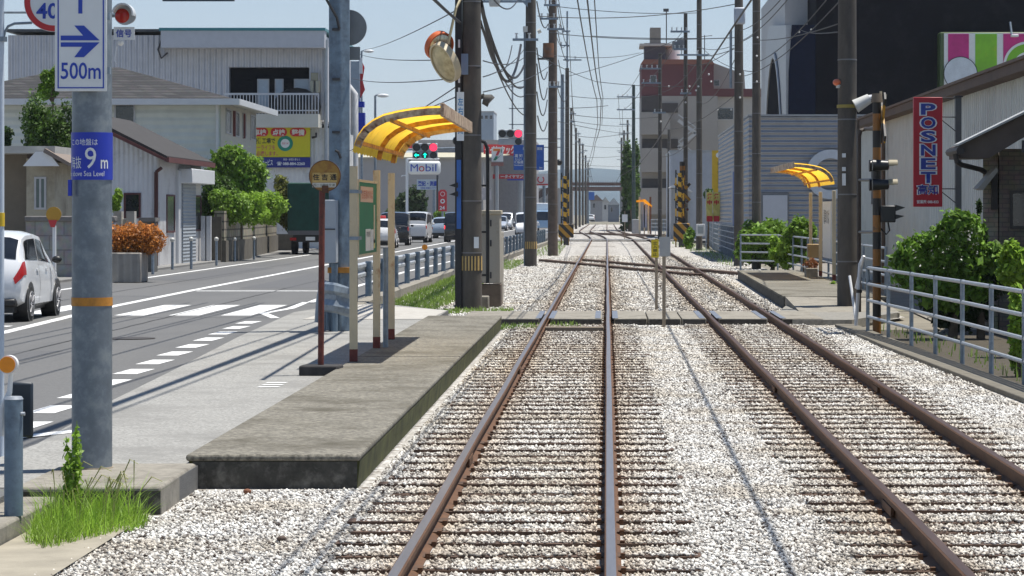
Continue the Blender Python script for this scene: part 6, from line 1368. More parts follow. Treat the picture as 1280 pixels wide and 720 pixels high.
for a, b in ((140, 168), (185, 215), (235, 268)):
    MB().prism([(xr_(801), zr_(b)), (xr_(838), zr_(b)), (xr_(838), zr_(a+4)), (xr_(832), zr_(a)), (xr_(801), zr_(a))], Yr+.2, Yr+1.9).build('balcony', BGE, br_, smooth=False)
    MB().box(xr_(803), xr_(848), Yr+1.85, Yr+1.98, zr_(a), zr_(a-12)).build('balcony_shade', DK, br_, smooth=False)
win(br_, xr_(813), xr_(821), zr_(103), zr_(93), Yr+2.05)
win(br_, xr_(897), xr_(919), zr_(148), zr_(133), Yr+4); win(br_, xr_(880), xr_(897), zr_(153), zr_(150), Yr+4)
win(br_, xr_(894), xr_(902), zr_(105), zr_(97), Yr+5)
sm = MB()
for i, (a, b) in enumerate((((848, 150), (870, 166)), ((870, 166), (848, 184)), ((848, 184), (872, 200)))): sm.bar((xr_(a[0]), Yr+.8, zr_(a[1])), (xr_(b[0]), Yr+.8, zr_(b[1])), .3, .35); sm.bar((xr_(a[0]), Yr+.5, zr_(a[1]-7)), (xr_(b[0]), Yr+.5, zr_(b[1]-7)), .12, .12)
sm.build('outside_stair', mat('stair_white', (.5, .5, .5), .6), br_, smooth=False)
for x0_, x1_, a, b in ((880, 890, 165, 178),): win(br_, xr_(x0_), xr_(x1_), zr_(b), zr_(a), Yr+4)
MB().cyl((xr_(835), Yr+8, zr_(73)), (xr_(835), Yr+8, zr_(5)), .06).box(xr_(831), xr_(838), Yr+7.9, Yr+8, zr_(8), zr_(4)).build('antenna', STEEL, br_)
MB().cyl((xr_(884), Yr+8, zr_(76)), (xr_(884), Yr+8, zr_(38)), .05).tube([(xr_(879), Yr+8, zr_(40)), (xr_(894), Yr+8, zr_(38.5))], .04, 6).build('aerial', STEEL, br_)
Yq = 215
an = thing('grey_annex', 'plain pale blue grey panel building behind the crossing signal', 'building', (X(870, Yq), Yq, 0))
MB().box(X(838, Yq), X(900, Yq), Yq, Yq+15, 0, Z(190, Yq)).build('wall', ribbed('annex_panels', (.38, .41, .46), 1.1, 0, .3), an, smooth=False); MB().box(X(837, Yq), X(901, Yq), Yq-.1, Yq+15.1, Z(190, Yq), Z(188, Yq)).build('parapet', GALVL, an, smooth=False)
Yw = 200
hu = thing('white_hut', 'low white roofed hut between the far poles on the right', 'hut', (X(850, Yw), Yw, 0))
MB().box(X(839, Yw), X(863, Yw), Yw, Yw+6, 0, Z(236, Yw)).build('wall', mat('hut_wall', (.42, .43, .44), .7, var=.06), hu, smooth=False); MB().prism([(X(837, Yw), Z(234, Yw)), (X(866, Yw), Z(240, Yw)), (X(860, Yw), Z(235, Yw)), (X(842, Yw), Z(231.5, Yw))], Yw-.4, Yw+6.2).build('roof', WHITE, hu, smooth=False)
# ivy tree
tree('ivy_tree', 'tall narrow bright green ivy covered tree beside the dark green pole', 790, 286, 172, 275, 24, LM[1], 9000, .2, 20, 41, z0=0, depth=1.2, frac=.36)
tree('ivy_tree', 'dark green leafy mass low behind the far yellow shelter', 787, 290, 225, 292, 26, LM[0], 5000, .2, 10, 42, z0=0, depth=1.0)
# far yellow shelter
Yf = 255; fx_ = lambda p: X(p, Yf); fz = lambda p: Z(p, Yf)
fs = thing('shelter', 'tiny far yellow shelter with striped posts beside the ivy tree', 'shelter', (fx_(806), Yf, 0))
for px, m_ in ((799.5, CREAM), (813, mat('brown_post', (.16, .06, .03), .7))): MB().box(fx_(px)-.09, fx_(px)+.09, Yf, Yf+.18, 0, fz(246)).build('post', m_, fs, smooth=False)
for px in (806, 811): MB().box(fx_(px)-.06, fx_(px)+.06, Yf+3, Yf+3.1, 0, fz(252)).build('post', CREAM, fs, smooth=False)
MB().prism([(fx_(796), fz(250.5)), (fx_(806), fz(249)), (fx_(815), fz(257)), (fx_(815), fz(259)), (fx_(805), fz(252)), (fx_(796), fz(252.5))], Yf-.4, Yf+5).build('roof_panel', AMB, fs, smooth=False)
MB().box(fx_(804), fx_(809), Yf+3, Yf+3.05, .6, fz(256)).build('poster', mat('poster_blue', (.3, .36, .5), .6), fs, smooth=False)
MB().box(X(790, 262), X(801, 262), 262, 262.6, 0, Z(274, 262)).build('relay_box', mat('relay_grey', (.3, .32, .34), .6), label='grey trackside box left of the far yellow shelter', cat='box', bevel=.05)
# overpass at the end of the line
Yo = 520; ox = lambda p: X(p, Yo); oz = lambda p: Z(p, Yo)
ov = thing('overpass', 'brown double girder footbridge spanning the tracks in the far distance', 'footbridge', (ox(755), Yo, 0))
BRN = mat('girder_brown', (.14, .08, .07), .7, var=.1)
MB().box(ox(715), ox(790), Yo, Yo+.4, oz(232), oz(228)).build('upper_girder', BRN, ov, smooth=False); MB().box(ox(715), ox(790), Yo-.2, Yo+3, oz(238.5), oz(233.5)).build('deck_girder', BRN, ov, smooth=False)
for a in (733, 776.5): MB().box(ox(a-1.5), ox(a+1.5), Yo+.5, Yo+2, 0, oz(238)).build('pier', mat('pier_grey', (.25, .25, .26), .7), ov, smooth=False)
pm = MB()
for k in range(26): pm.box(ox(716+k*2.9), ox(716.4+k*2.9), Yo-.1, Yo-.0, oz(233.5), oz(226))
pm.build('railing', BRN, ov, smooth=False)
# far houses
for k, (p0, p1, Y, pt, pr_, wc, rc, lb) in enumerate(((738, 753, 620, 251, 243, (.3, .3, .32), (.2, .15, .13), 'grey walled house with brown roof under the footbridge, left of the line'), (752, 761, 640, 253, 246, (.5, .5, .5), (.45, .44, .42), 'narrow pale house between two others under the footbridge'), (760, 774, 600, 256, 247, (.16, .18, .22), (.42, .44, .46), 'dark house with pale gabled roof under the footbridge, right of the line'))):
    t = thing('distant_house', lb, 'house', (X((p0+p1)/2, Y), Y, 0)); MB().box(X(p0, Y), X(p1, Y), Y, Y+9, 0, Z(pt, Y)).build('wall', mat('far_wall_%d' % k, wc, .8), t, smooth=False)
    MB().prism([(X(p0-1, Y), Z(pt, Y)), (X(p1+1, Y), Z(pt, Y)), (X((p0+p1)/2, Y), Z(pr_, Y))], Y-.3, Y+9.3).build('roof', mat('far_roof_%d' % k, rc, .8), t, smooth=False)
    win(t, X(p0+3, Y), X(p0+6, Y), Z(pt+9, Y), Z(pt+3, Y), Y)
bsg = thing('direction_sign', 'small far blue road sign under the footbridge, left of the line', 'sign', (X(739, 500), 500, 0)); MB().box(X(736, 500), X(743, 500), 500, 500.1, Z(250, 500), Z(240, 500)).build('plate', mat('sign_blue2', (.03, .14, .5), .5), bsg); MB().cyl((X(735.5, 500), 500.2, 0), (X(735.5, 500), 500.2, Z(239, 500)), .12).build('post', GALV, bsg)
# left background shops
Y = 320; lx = lambda p: X(p, Y); lz = lambda p: Z(p, Y)
wh = thing('long_store', 'long beige store with pale yellow roof behind the Mobil sign', 'building', (lx(520), Y, 0))
MB().box(lx(418), lx(604), Y, Y+30, 0, lz(197)).build('wall', mat('store_wall', (.36, .345, .335), .8, var=.06, scale=.3), wh, smooth=False)
MB().add([(lx(416), Y-.6, lz(198)), (lx(608), Y-.6, lz(198)), (lx(640), Y+30, 9.6), (lx(410), Y+30, 9.6), (lx(416), Y-.6, lz(196.5)), (lx(608), Y-.6, lz(196.5)), (lx(640), Y+30, 9.75), (lx(410), Y+30, 9.75)], [(0,3,2,1),(4,5,6,7),(0,1,5,4),(1,2,6,5),(2,3,7,6),(3,0,4,7)]).build('roof', mat('yellowish_roof', (.5, .46, .33), .5, var=.06), wh, smooth=False)
MB().box(lx(500), lx(660), Y+31, Y+50, 0, lz(166)).build('rear_block', mat('rear_grey', (.3, .3, .32), .8), wh, smooth=False)
MB().box(lx(601), lx(614), Y-.12, Y, lz(250), lz(235)).build('mural', mat('mural_pale', (.5, .46, .46), .7, var=.4, scale=.9), wh, smooth=False)
rs = thing('red_billboard', 'long red rooftop signboard with white characters behind the striped convenience sign', 'sign', (X(624, 340), 340, Z(195, 340)))
MB().box(X(497, 340), X(520, 340), 340, 340.3, Z(186, 340), Z(178.5, 340)).build('left_board', SRED, rs)
MB().box(X(604.5, 340), X(645, 340), 340, 340.3, Z(194.5, 340), Z(180.5, 340)).build('board', SRED, rs); text('タイヤクック', WHITES, rs, X(606, 340), X(644, 340), Z(192.5, 340), Z(182, 340), 339.98, bold=.03)
sv = thing('shop_sign', 'square white convenience store sign with orange and red numeral stripes on a tall post', 'sign', (X(621.5, 322), 322, 0))
Y = 322; q = lambda a, b, c, d, m_, nm, o=0: MB().box(X(a, Y), X(b, Y), Y-o-.05, Y-o, Z(d, Y), Z(c, Y)).build(nm, m_, sv, smooth=False)
q(614.5, 629, 184, 202, WHITES, 'panel'); q(614, 629.5, 203, 207.5, mat('sign_brownred', (.3, .12, .1), .5), 'lower_panel'); 
pg = MB(); pg.prism([(X(616.5, Y), Z(186, Y)), (X(625.5, Y), Z(186, Y)), (X(625.5, Y), Z(188.5, Y)), (X(616.5, Y), Z(189, Y))], Y-.1, Y-.06); pg.build('orange_stroke', mat('sv_orange', (.7, .2, .02), .5), sv, smooth=False)
MB().prism([(X(625.5, Y), Z(188.6, Y)), (X(622, Y), Z(188.6, Y)), (X(619.5, Y), Z(194.5, Y)), (X(622.5, Y), Z(194.5, Y))], Y-.1, Y-.06).build('red_stroke', SRED, sv, smooth=False)
MB().prism([(X(622.5, Y), Z(195.4, Y)), (X(619.3, Y), Z(195.4, Y)), (X(616.5, Y), Z(200.5, Y)), (X(619.5, Y), Z(200.5, Y)), (X(628, Y), Z(192.5, Y)), (X(626, Y), Z(194, Y)), (X(621, Y), Z(198, Y))], Y-.1, Y-.06).build('green_stroke', mat('sv_green', (.01, .22, .12), .5), sv, smooth=False)
text('i', MATS['sv_green'], sv, X(626.2, Y), X(627.3, Y), Z(191, Y), Z(185.8, Y), Y-.06, bold=.03)
MB().cyl((X(621, Y), Y+.1, 0), (X(621, Y), Y+.1, Z(207, Y)), .22).build('post', GALVL, sv)
# brown shop with white parapet and green awning
Y = 372; ax_ = lambda p: X(p, Y); az = lambda p: Z(p, Y)
sp_ = thing('corner_shop', 'brown shop with white parapet and small green awning left of the second concrete pole', 'shop', (ax_(620), Y, 0))
MB().box(ax_(590), ax_(628), Y, Y+14, 0, az(230)).build('wall', mat('shop_brown', (.13, .085, .08), .8, var=.1), sp_, smooth=False); MB().box(ax_(588), ax_(632), Y-.8, Y+14, az(230), az(223)).build('parapet', mat('parapet_white', (.6, .62, .64), .6), sp_, smooth=False)
MB().box(ax_(628), ax_(646), Y+.5, Y+14, 0, az(230)).build('side_wall', mat('shop_white', (.45, .46, .48), .7), sp_, smooth=False)
MB().prism([(ax_(632), az(223)), (ax_(637), az(223)), (ax_(641), az(230.5)), (ax_(630), az(230.5))], Y-.9, Y-.6).build('mint_canopy', mat('mint', (.35, .5, .46), .6), sp_, smooth=False)
MB().prism([(ax_(633), az(252)), (ax_(637), az(252)), (ax_(641), az(257)), (ax_(633), az(261))], Y-.6, Y+.4).build('green_awning', mat('awning_green', (.01, .28, .16), .6), sp_, smooth=False)
win(sp_, ax_(632.5), ax_(637), az(249), az(236), Y+.5); win(sp_, ax_(600), ax_(606), az(262), az(238), Y)
MB().disc(P(641, 243, Y-.2), 3.5*Y/F, -.1, 0, 24).build('round_badge', mat('badge_blue', (.04, .05, .25), .5), sp_); MB().prism([(ax_(637.5), az(250)), (ax_(639.5), az(241)), (ax_(641), az(244)), (ax_(639), az(262))], Y-.35, Y-.3).build('red_banner', SRED, sp_, smooth=False)
ts = thing('shop_sign', 'long red and blue tyre shop signboard below the blue direction sign', 'sign', (X(636, 330), 330, 0))
MB().box(X(616, 330), X(655.5, 330), 330, 330.2, Z(223.5, 330), Z(217.8, 330)).build('board', SRED, ts); MB().box(X(634, 330), X(655.5, 330), 330, 330.2, Z(225.5, 330), Z(223.7, 330)).build('blue_strip', BLUE, ts); text('ータイヤマン', WHITES, ts, X(626, 330), X(654, 330), Z(222.8, 330), Z(218.4, 330), 329.98, bold=.04); MB().cyl((X(650, 330), 330.3, 0), (X(650, 330), 330.3, Z(218, 330)), .3).build('post', GALVL, ts)
rsn = thing('shop_sign', 'white signboard with red horseshoe emblem between the two brown concrete poles', 'sign', (X(679, 345), 345, 0))
Y = 345; MB().box(X(670, Y), X(690, Y), Y, Y+.2, Z(232, Y), Z(217, Y)).build('board', WHITES, rsn); MB().ring((X(676, Y), Y-.02, Z(224.5, Y)), 3.2*Y/F, 4.5*Y/F, -.05, 0, 30, math.radians(125), math.radians(415)).build('emblem', SRED, rsn); MB().box(X(671, Y), X(690, Y), Y-.05, Y, Z(231.5, Y), Z(229.8, Y)).build('caption', SRED, rsn); MB().cyl((X(680, Y), Y+.3, 0), (X(680, Y), Y+.3, Z(232, Y)), .2).build('post', GALV, rsn)
for k, (p0, p1, Y, pt, c, lb) in enumerate(((598, 617, 430, 140, (.34, .4, .47), 'pale blue rooftop block behind the thick mirror pole'), (640, 668, 420, 232, (.45, .44, .43), 'pale low shop behind the second concrete pole'), (668, 700, 450, 236, (.36, .34, .33), 'low grey shop between the two brown concrete poles'), (625, 662, 520, 182, (.38, .4, .43), 'pale multi storey block behind the traffic signal'), (690, 716, 480, 240, (.4, .39, .38), 'low pale building behind the striped left barrier'))):
    t = thing('distant_building', lb, 'building', (X((p0+p1)/2, Y), Y, 0)); MB().box(X(p0, Y), X(p1, Y), Y, Y+12, 0, Z(pt, Y)).build('wall', mat('block_wall_%d' % k, c, .8, var=.1, scale=.4), t, smooth=False)
    MB().box(X(p0-.5, Y), X(p1+.5, Y), Y-.2, Y+12.2, Z(pt, Y), Z(pt-1.2, Y)).build('roof', mat('block_roof', (.5, .5, .5), .7), t, smooth=False)
    for j in range(3): win(t, X(p0+2+j*(p1-p0)/3.2, Y), X(p0+2+j*(p1-p0)/3.2+4, Y), Z(pt+9, Y), Z(pt+4, Y), Y)
t = thing('distant_house', 'house with brown pitched roof behind the horseshoe sign', 'house', (X(679, 400), 400, 0)); MB().box(X(668, 400), X(692, 400), 400, 410, 0, Z(248, 400)).build('wall', mat('h_wall', (.3, .3, .3), .8), t, smooth=False); MB().prism([(X(664, 400), Z(252, 400)), (X(694, 400), Z(236, 400)), (X(694, 400), Z(232, 400)), (X(676, 400), Z(237, 400))], 399.6, 410).build('roof', mat('h_roof', (.09, .06, .055), .8), t, smooth=False)
# steel frame on a rooftop
sf = thing('rooftop_frame', 'grey steel lattice tower frame above the traffic signal', 'tower', (X(650, 500), 500, Z(186, 500)))
m = MB()
for a in (640.5, 657, 664): m.box(X(a-1, 500), X(a+1, 500), 500, 500.3, Z(186, 500), Z(98 if a < 650 else 128, 500))
for py in (108, 135, 155, 172): m.box(X(636, 500), X(662, 500), 500, 500.3, Z(py+1.2, 500), Z(py, 500))
m.build('frame', mat('frame_grey', (.28, .31, .35), .6), sf, smooth=False)
# Mobil
Y = 255; mx_ = lambda p: X(p, Y); mz = lambda p: Z(p, Y)
mo = thing('fuel_sign', 'white rounded Mobil sign box on a slim white post', 'sign', (mx_(508), Y, 0))
MB().box(mx_(510), mx_(550.5), Y, Y+.6, mz(218), mz(201)).build('box', WHITES, mo, bevel=.25)
MB().cyl((mx_(508.5), Y+.3, 0), (mx_(508.5), Y+.3, mz(198)), .13).tube([(mx_(508.5), Y+.3, mz(198.5)), (mx_(549), Y+.3, mz(198.5))], .07, 8).build('post', WHITE, mo)
for s, a, b, m_ in (('M', 513.2, 522.4, BLUEL), ('o', 523.6, 530.6, SRED), ('bil', 532, 545.5, BLUEL)):
    z1 = 205.2 if s != 'o' else 207.6; z0 = 214.2 if s != 'o' else 214.4; text(s, m_, mo, mx_(a), mx_(b), mz(z0), mz(z1), Y-.02)
MB().tube([(mx_(508), Y+.2, mz(219)), (mx_(502), Y+.2, mz(219.5)), (mx_(502), Y+.2, mz(221))], .06, 6).build('lamp', WHITE, mo)
m2 = thing('survey_sign', 'pale blue sign reading survey office below the white fuel sign', 'sign', (mx_(534), Y+1, 0)); MB().box(mx_(520), mx_(547.5), Y+1, Y+1.2, mz(237), mz(224)).build('panel', mat('pale_blue_sign', (.45, .53, .6), .5), m2); text('登記・測量', BLUEL, m2, mx_(521.5), mx_(546), mz(232.5), mz(226), Y+.98, bold=.03); text('088-882-1717', BLUEL, m2, mx_(525), mx_(546), mz(236), mz(233.8), Y+.98); MB().cyl((mx_(541.5), Y+1.3, 0), (mx_(541.5), Y+1.3, mz(224)), .15).build('post', GALV, m2)
MB().cyl((mx_(546.8), Y, 0), (mx_(546.8), Y, mz(219)), .1).build('pole', STEEL, label='thin dark pole right of the white fuel sign', cat='pole')
for k, (py0, py1) in enumerate(((237, 264),)):
    t = thing('red_banner', 'tall red banner with white emblem beside the queue of cars', 'banner', (mx_(553), Y-10, 0)); Yb_ = Y-8
    MB().prism([(X(548, Yb_), Z(264, Yb_)), (X(558.5, Yb_), Z(264, Yb_)), (X(558.5, Yb_), Z(240, Yb_)), (X(556, Yb_), Z(237, Yb_)), (X(550.5, Yb_), Z(237, Yb_)), (X(548, Yb_), Z(240, Yb_))], Yb_, Yb_+.1).build('panel', SRED, t, smooth=False)
    MB().ring((X(553.3, Yb_), Yb_-.01, Z(251.5, Yb_)), 1.5*Yb_/F, 2.9*Yb_/F, -.03, 0, 24).build('emblem', WHITES, t); MB().ring((X(553.3, Yb_), Yb_-.01, Z(242.5, Yb_)), 2.3*Yb_/F, 2.9*Yb_/F, -.03, 0, 24).build('small_ring', WHITES, t); text('24', WHITES, t, X(549.5, Yb_), X(556, Yb_), Z(262, Yb_), Z(257.5, Yb_), Yb_-.02, bold=.03); MB().cyl((X(553, Yb_), Yb_+.2, 0), (X(553, Yb_), Yb_+.2, Z(264, Yb_)), .1).build('post', GALV, t)
tree('roadside_tree', 'dark green bushy tree behind the white fuel sign post', 516, 262, 232, 286, 46, LM[0], 6000, .2, 12, 51)
tree('roadside_tree', 'small dark green tree left of the first signal near the shelter posts', 494, 268, 246, 288, 26, LM[1], 2500, .2, 7, 52)
tree('roadside_tree', 'low green shrub at the foot of the red banner', 548, 248, 262, 282, 22, LM[2], 1500, .16, 5, 53)
# traffic signals
def signal(label, Y, x0, y0, w, arrows):
    t = thing('traffic_signal', label, 'traffic signal', (X(x0, Y), Y, Z(y0+19, Y))); s = Y/F
    MB().box(X(x0, Y), X(x0+w, Y), Y, Y+.14, Z(y0+10.5, Y), Z(y0, Y)).build('housing', mat('signal_grey', (.4, .43, .46), .5), t, bevel=.04)
    MB().box(X(x0, Y), X(x0+w, Y), Y+.02, Y+.14, Z(y0+19, Y), Z(y0+11, Y)).build('arrow_housing', mat('signal_grey', (.4, .43, .46), .5), t, bevel=.02)
    for k in range(3):
        c = (X(x0+w*(k+.5)/3, Y), Y-.02, Z(y0+5.2, Y)); lit = k == 2
        MB().disc(c, w*.15*s, -.0, .02, 24).build('lens', mat('lit_red', (1, .03, .08), .3, emit=1.5, var=0) if lit else mat('dark_lens', (.02, .022, .028), .2), t)
        MB().ring(c, w*.155*s, w*.175*s, -.25, 0, 24, 0, math.pi).build('hood', mat('hood_grey', (.25, .27, .29), .5), t)
    for k in range(3):
        c = (X(x0+w*(k+.5)/3, Y), Y-.02, Z(y0+15, Y))
        if arrows == 0 and k < 2: continue
        MB().disc(c, w*.14*s, .0, .03, 24).build('arrow_lens', mat('dark_lens', (.02, .022, .028), .2), t)
        if k < 2 and arrows:
            a = MB(); u = w*.1*s
            pts = [(-1, 0), (-.1, .85), (-.1, .3), (1, .3), (1, -.3), (-.1, -.3), (-.1, -.85)]
            if k == 1: pts = [(b, -a_) for a_, b in pts]
            a.prism([(c[0]+u*p, c[2]+u*v) for p, v in pts], Y-.05, Y-.025); a.build('green_arrow', mat('lit_green', (.0, .85, .55), .3, emit=1.3, var=0), t, smooth=False)
    return t
s1 = signal('traffic signal with lit red and two green arrows above the white fuel sign', 132, 515.5, 179, 31.5, 1)
s1p = thing('signal_post', 'signal post with long arm hidden behind the thick mirror pole', 'post', (X(591, 132), 132.4, RZ))
MB().cyl((X(591, 132), 132.4, RZ), (X(591, 132), 132.4, Z(172, 132)), .1).build('post', GALV, s1p); MB().tube([(X(591, 132), 132.4, Z(184, 132)), (X(500, 132), 132.3, Z(187, 132))], .05, 8).build('arm', GALV, s1p)
s2 = signal('traffic signal with lit red beside the blue direction sign', 126, 623, 162, 30, 0)
# poles left row
pB = upole('second thick concrete pole along the left rails with striped band near its foot', X(663.5, 101), 101, .225, 13)
MB().cyl((pB.location.x, 101, Z(311, 101)), (pB.location.x, 101, Z(302, 101)), .235, .234, 28).build('hazard_band', hz, pB)
arm(pB, X(600, 101), X(664, 101), 100.7, Z(4, 101), 3); arm(pB, X(641, 101), X(673, 101), 100.8, Z(51.5, 101), 2)
bb = MB(); bb.prism([(X(650, 101), Z(0, 101)), (X(660, 101), Z(10, 101)), (X(660, 101), Z(4, 101))], 100.6, 100.7); bb.build('brace', GALV, pB)
MB().cyl(P(618, 8, 100.6), P(618, 0, 100.6), .18, .22, 14).build('insulator_pot', mat('pot_white', (.5, .5, .48), .5), pB)
MB().cyl((X(655.5, 101), 101.3, 0), (X(655.5, 101), 101.3, Z(34, 101)), .04).build('conduit', GALV, pB)
MB().cyl(P(657, 40, 100.9), P(657, 33, 100.9), .1).cyl(P(672, 40, 100.9), P(676, 38, 100.9), .08).build('small_lamp', mat('lamp_cream', (.6, .6, .55), .5), pB)
pC = upole('brown concrete pole with rusty transformer, third on the left of the rails', X(691, 126), 126, .235, 12.3, m=mat('pole_brown', (.13, .1, .08), .85, var=.25, scale=5, dirt=(.09, .07, .055), dscale=1.7))
MB().cyl(P(685.5, 72, 125.6), P(685.5, 54, 125.6), .27, .25, 18).build('transformer', mat('rusty_trafo', (.22, .1, .05), .7, .2, var=.35, scale=4, dirt=(.1, .1, .1), dscale=3), pC)
MB().box(X(672, 126), X(690, 126), 125.5, 125.9, Z(75, 126), Z(73, 126)).build('platform', STEEL, pC)
for py, a, b in ((25, 675, 698), (38, 684, 705), (8, 680, 700), (110, 686, 702)): arm(pC, X(a, 126), X(b, 126), 125.8, Z(py, 126), 3)
pE = upole('pale galvanised pole carrying the blue direction sign on the left', X(703, 200), 200, .17, 12, RZ, GALV, 'left hand poles')
for py in (173, 183.5, 201): MB().box(X(660, 200), X(703, 200), 199.9, 200, Z(py+1.2, 200), Z(py, 200)).build('sign_arm', GALV, pE)
pD = upole('tall thin topped pole behind the brown transformer pole', X(709, 188), 188, .17, 12, 0, group='left hand poles')
MB().cyl((X(709, 188), 188, 12), (X(709, 188), 188, Z(14, 188)), .06).build('top_pipe', GALV, pD)
for py, a, b in ((40, 703, 713), (58, 700, 712), (76, 704, 727)): arm(pD, X(a, 188), X(b, 188), 187.8, Z(py, 188), 2)
for k, (px, pt) in enumerate(((714, 135), (720, 160), (724.5, 173), (728.5, 181), (732, 194), (735, 203))):
    Y = 3.8*F/(CX-px); far_pole(('first', 'second', 'third', 'fourth', 'fifth', 'last')[k]+' of the row of small distant poles left of the line', px, Y, pt, 3.6-.25*k, ((pt+8, px-1, px+6, 2), (pt+18, px-1, px+5, 2)))
# blue direction sign
Y = 199.6
ds = thing('direction_sign', 'large blue road direction sign behind the second concrete pole', 'sign', (X(661, Y), Y, Z(212, Y)))
MB().box(X(642, Y), X(680, Y), Y, Y+.08, Z(212.5, Y), Z(181, Y)).build('plate', mat('guide_blue', (.015, .1, .42), .4), ds)
for s, a, b, c, d in (('高知', 653.5, 660, 184, 187.5), ('高 知', 643.5, 653, 192.5, 197), ('桟橋通', 643, 654, 200.5, 204.5), ('国道', 671.5, 678, 184, 187.5), ('Kochi', 644, 652, 198, 199.6), ('Sambashi', 643, 654, 205.5, 207.3), ('3km', 674, 678, 208.5, 210.5)): text(s, WHITES, ds, X(a, Y), X(b, Y), Z(d, Y), Z(c, Y), Y-.02, bold=.02)
MB().prism([(X(655, Y), Z(202.5, Y)), (X(657, Y), Z(200.5, Y)), (X(657, Y), Z(201.8, Y)), (X(670, Y), Z(201.8, Y)), (X(670, Y), Z(203.2, Y)), (X(657, Y), Z(203.2, Y)), (X(657, Y), Z(204.5, Y))], Y-.03, Y-.01).build('arrow', WHITES, ds, smooth=False)
# ---- mountains
mv = []; mf = []; n = 160
rr = random.Random(5)
for i in range(n+1):
    x = -2600+5200*i/n; h = 165+30*math.sin(i*.11+1)+18*math.sin(i*.31)+8*math.sin(i*.9)+rr.uniform(-3, 3)
    mv += [(x*.5, 2300, -5), (x*.5, 2500, h*.2), (x*.5, 2700, h*.3)]
for i in range(n):
    for j in range(2): q = i*3+j; mf.append((q, q+3, q+4, q+1))
MB().add(mv, mf).build('hills', mat('hazed_forest', (.05, .085, .11), .9, var=.3, scale=.01), kind='structure')  # blue tint of distant haze put into the forest colour
# ================================================================== wires
def wire(label, pts, r=.013, m=None, group='overhead wires', closed=False):
    mb = MB(); mb.tube(pts, r, 5, cap=False); return mb.build('overhead_wire', m or WIREM, label=label, cat='wire', group=group)
A_ = lambda px, py: P(px, py, 56); B_ = lambda px, py: P(px, py, 101); C_ = lambda px, py: P(px, py, 126)
wire('thick black cable dropping from the top edge to the mirror pole', wirepts(P(470, -78, 30), A_(576, 29), .05), .03)
k_ = 0
for (a, b, sag, r) in (((601, 2), (651, 56), 1.5, .045), ((601, 6), (655, 82), .9, .04), ((602, 30), (655, 120), .5, .02), ((602, 34), (655, 144), .35, .02), ((602, 8), (655, 108), .6, .03), ((601, 26), (640, 57), 1.0, .02), ((601, -30), (655, -20), .8, .02)):
    p1 = B_(*b); p0 = A_(*a); wire('sagging cable number %s from the mirror pole down to the second concrete pole' % 'one two three four five six seven'.split()[k_], wirepts(p0, p1, sag, 22), r); k_ += 1
k_ = 0
for (a, b, sag) in (((671, 60), (684, 90), .7), ((671, 115), (684, 125), .8), ((671, 2), (685, 30), .5), ((672, 145), (684, 152), .5), ((671, 80), (684, 110), .9)):
    wire('short %s drooping cable between the second and third concrete poles' % ('upper', 'middle', 'top', 'lowest', 'lower')[k_], wirepts(B_(*a), C_(*b), sag), .025); k_ += 1
k_ = 0
for (a, b) in (((697, -10), (708, 40)), ((697, 8), (711, 58)), ((690, 25), (706, 58)), ((697, 38), (711, 76)), ((684, 8), (705, 40)), ((697, 110), (709, 120)), ((698, 75), (708, 100))):
    wire('thin wire %s from the third concrete pole to the thin topped pole' % 'one two three four five six seven'.split()[k_], wirepts(C_(*a), P(b[0], b[1], 188), .5), .02); k_ += 1
for j, py in enumerate((40, 58, 76)):
    pts = []; prev = P(711+j, py, 188)
    for (px, pt) in ((714, 135), (720, 160), (724.5, 173), (728.5, 181)):
        Y = 3.8*F/(CX-px); nx = P(px+3, pt+8+5*j, Y); pts += wirepts(prev, nx, .6, 8)[:-1]; prev = nx
    wire('%s line wire running down the left row of far poles' % ('upper', 'middle', 'lower')[j], pts+[prev], .02)
# wires passing over the road and walkway (their shadows stripe the asphalt)
for j, (xx, zz) in enumerate(((-2.9, 6.6), (-2.55, 7.4), (-3.3, 8.0), (-4.4, 7.6), (-5.0, 8.2), (-5.4, 7.2), (-2.2, 8.6), (-6.1, 8.4), (-6.6, 7.9))):
    wire('long cable overhead beside the road, %s' % ('lowest', 'second', 'third', 'fourth', 'fifth', 'sixth', 'topmost', 'eighth', 'farthest out')[j], wirepts((xx-.4, 4, zz+.8), (aX-.1+.03*j if j < 3 else xx, 56, zz-.1), .55, 20), .055 if j < 2 else .02)
# left thin wires in the sky
for j, (a, b, Ya_, Yb2) in enumerate((((440, 98), (576, 97), 140, 56), ((450, 68), (576, 74), 175, 56), ((457, 62), (576, 10), 175, 56), ((415, 198), (577, 104), 150, 56), ((500, 140), (577, 118), 150, 56), ((604, 76), (655, 72), 56, 101), ((604, 96), (655, 62), 56, 101), ((604, 115), (690, 80), 56, 126))):
    wire('thin service wire %s across the sky near the mirror pole' % 'one two three four five six seven eight'.split()[j], wirepts(P(*a, Ya_), P(*b, Yb2), .15), .014)
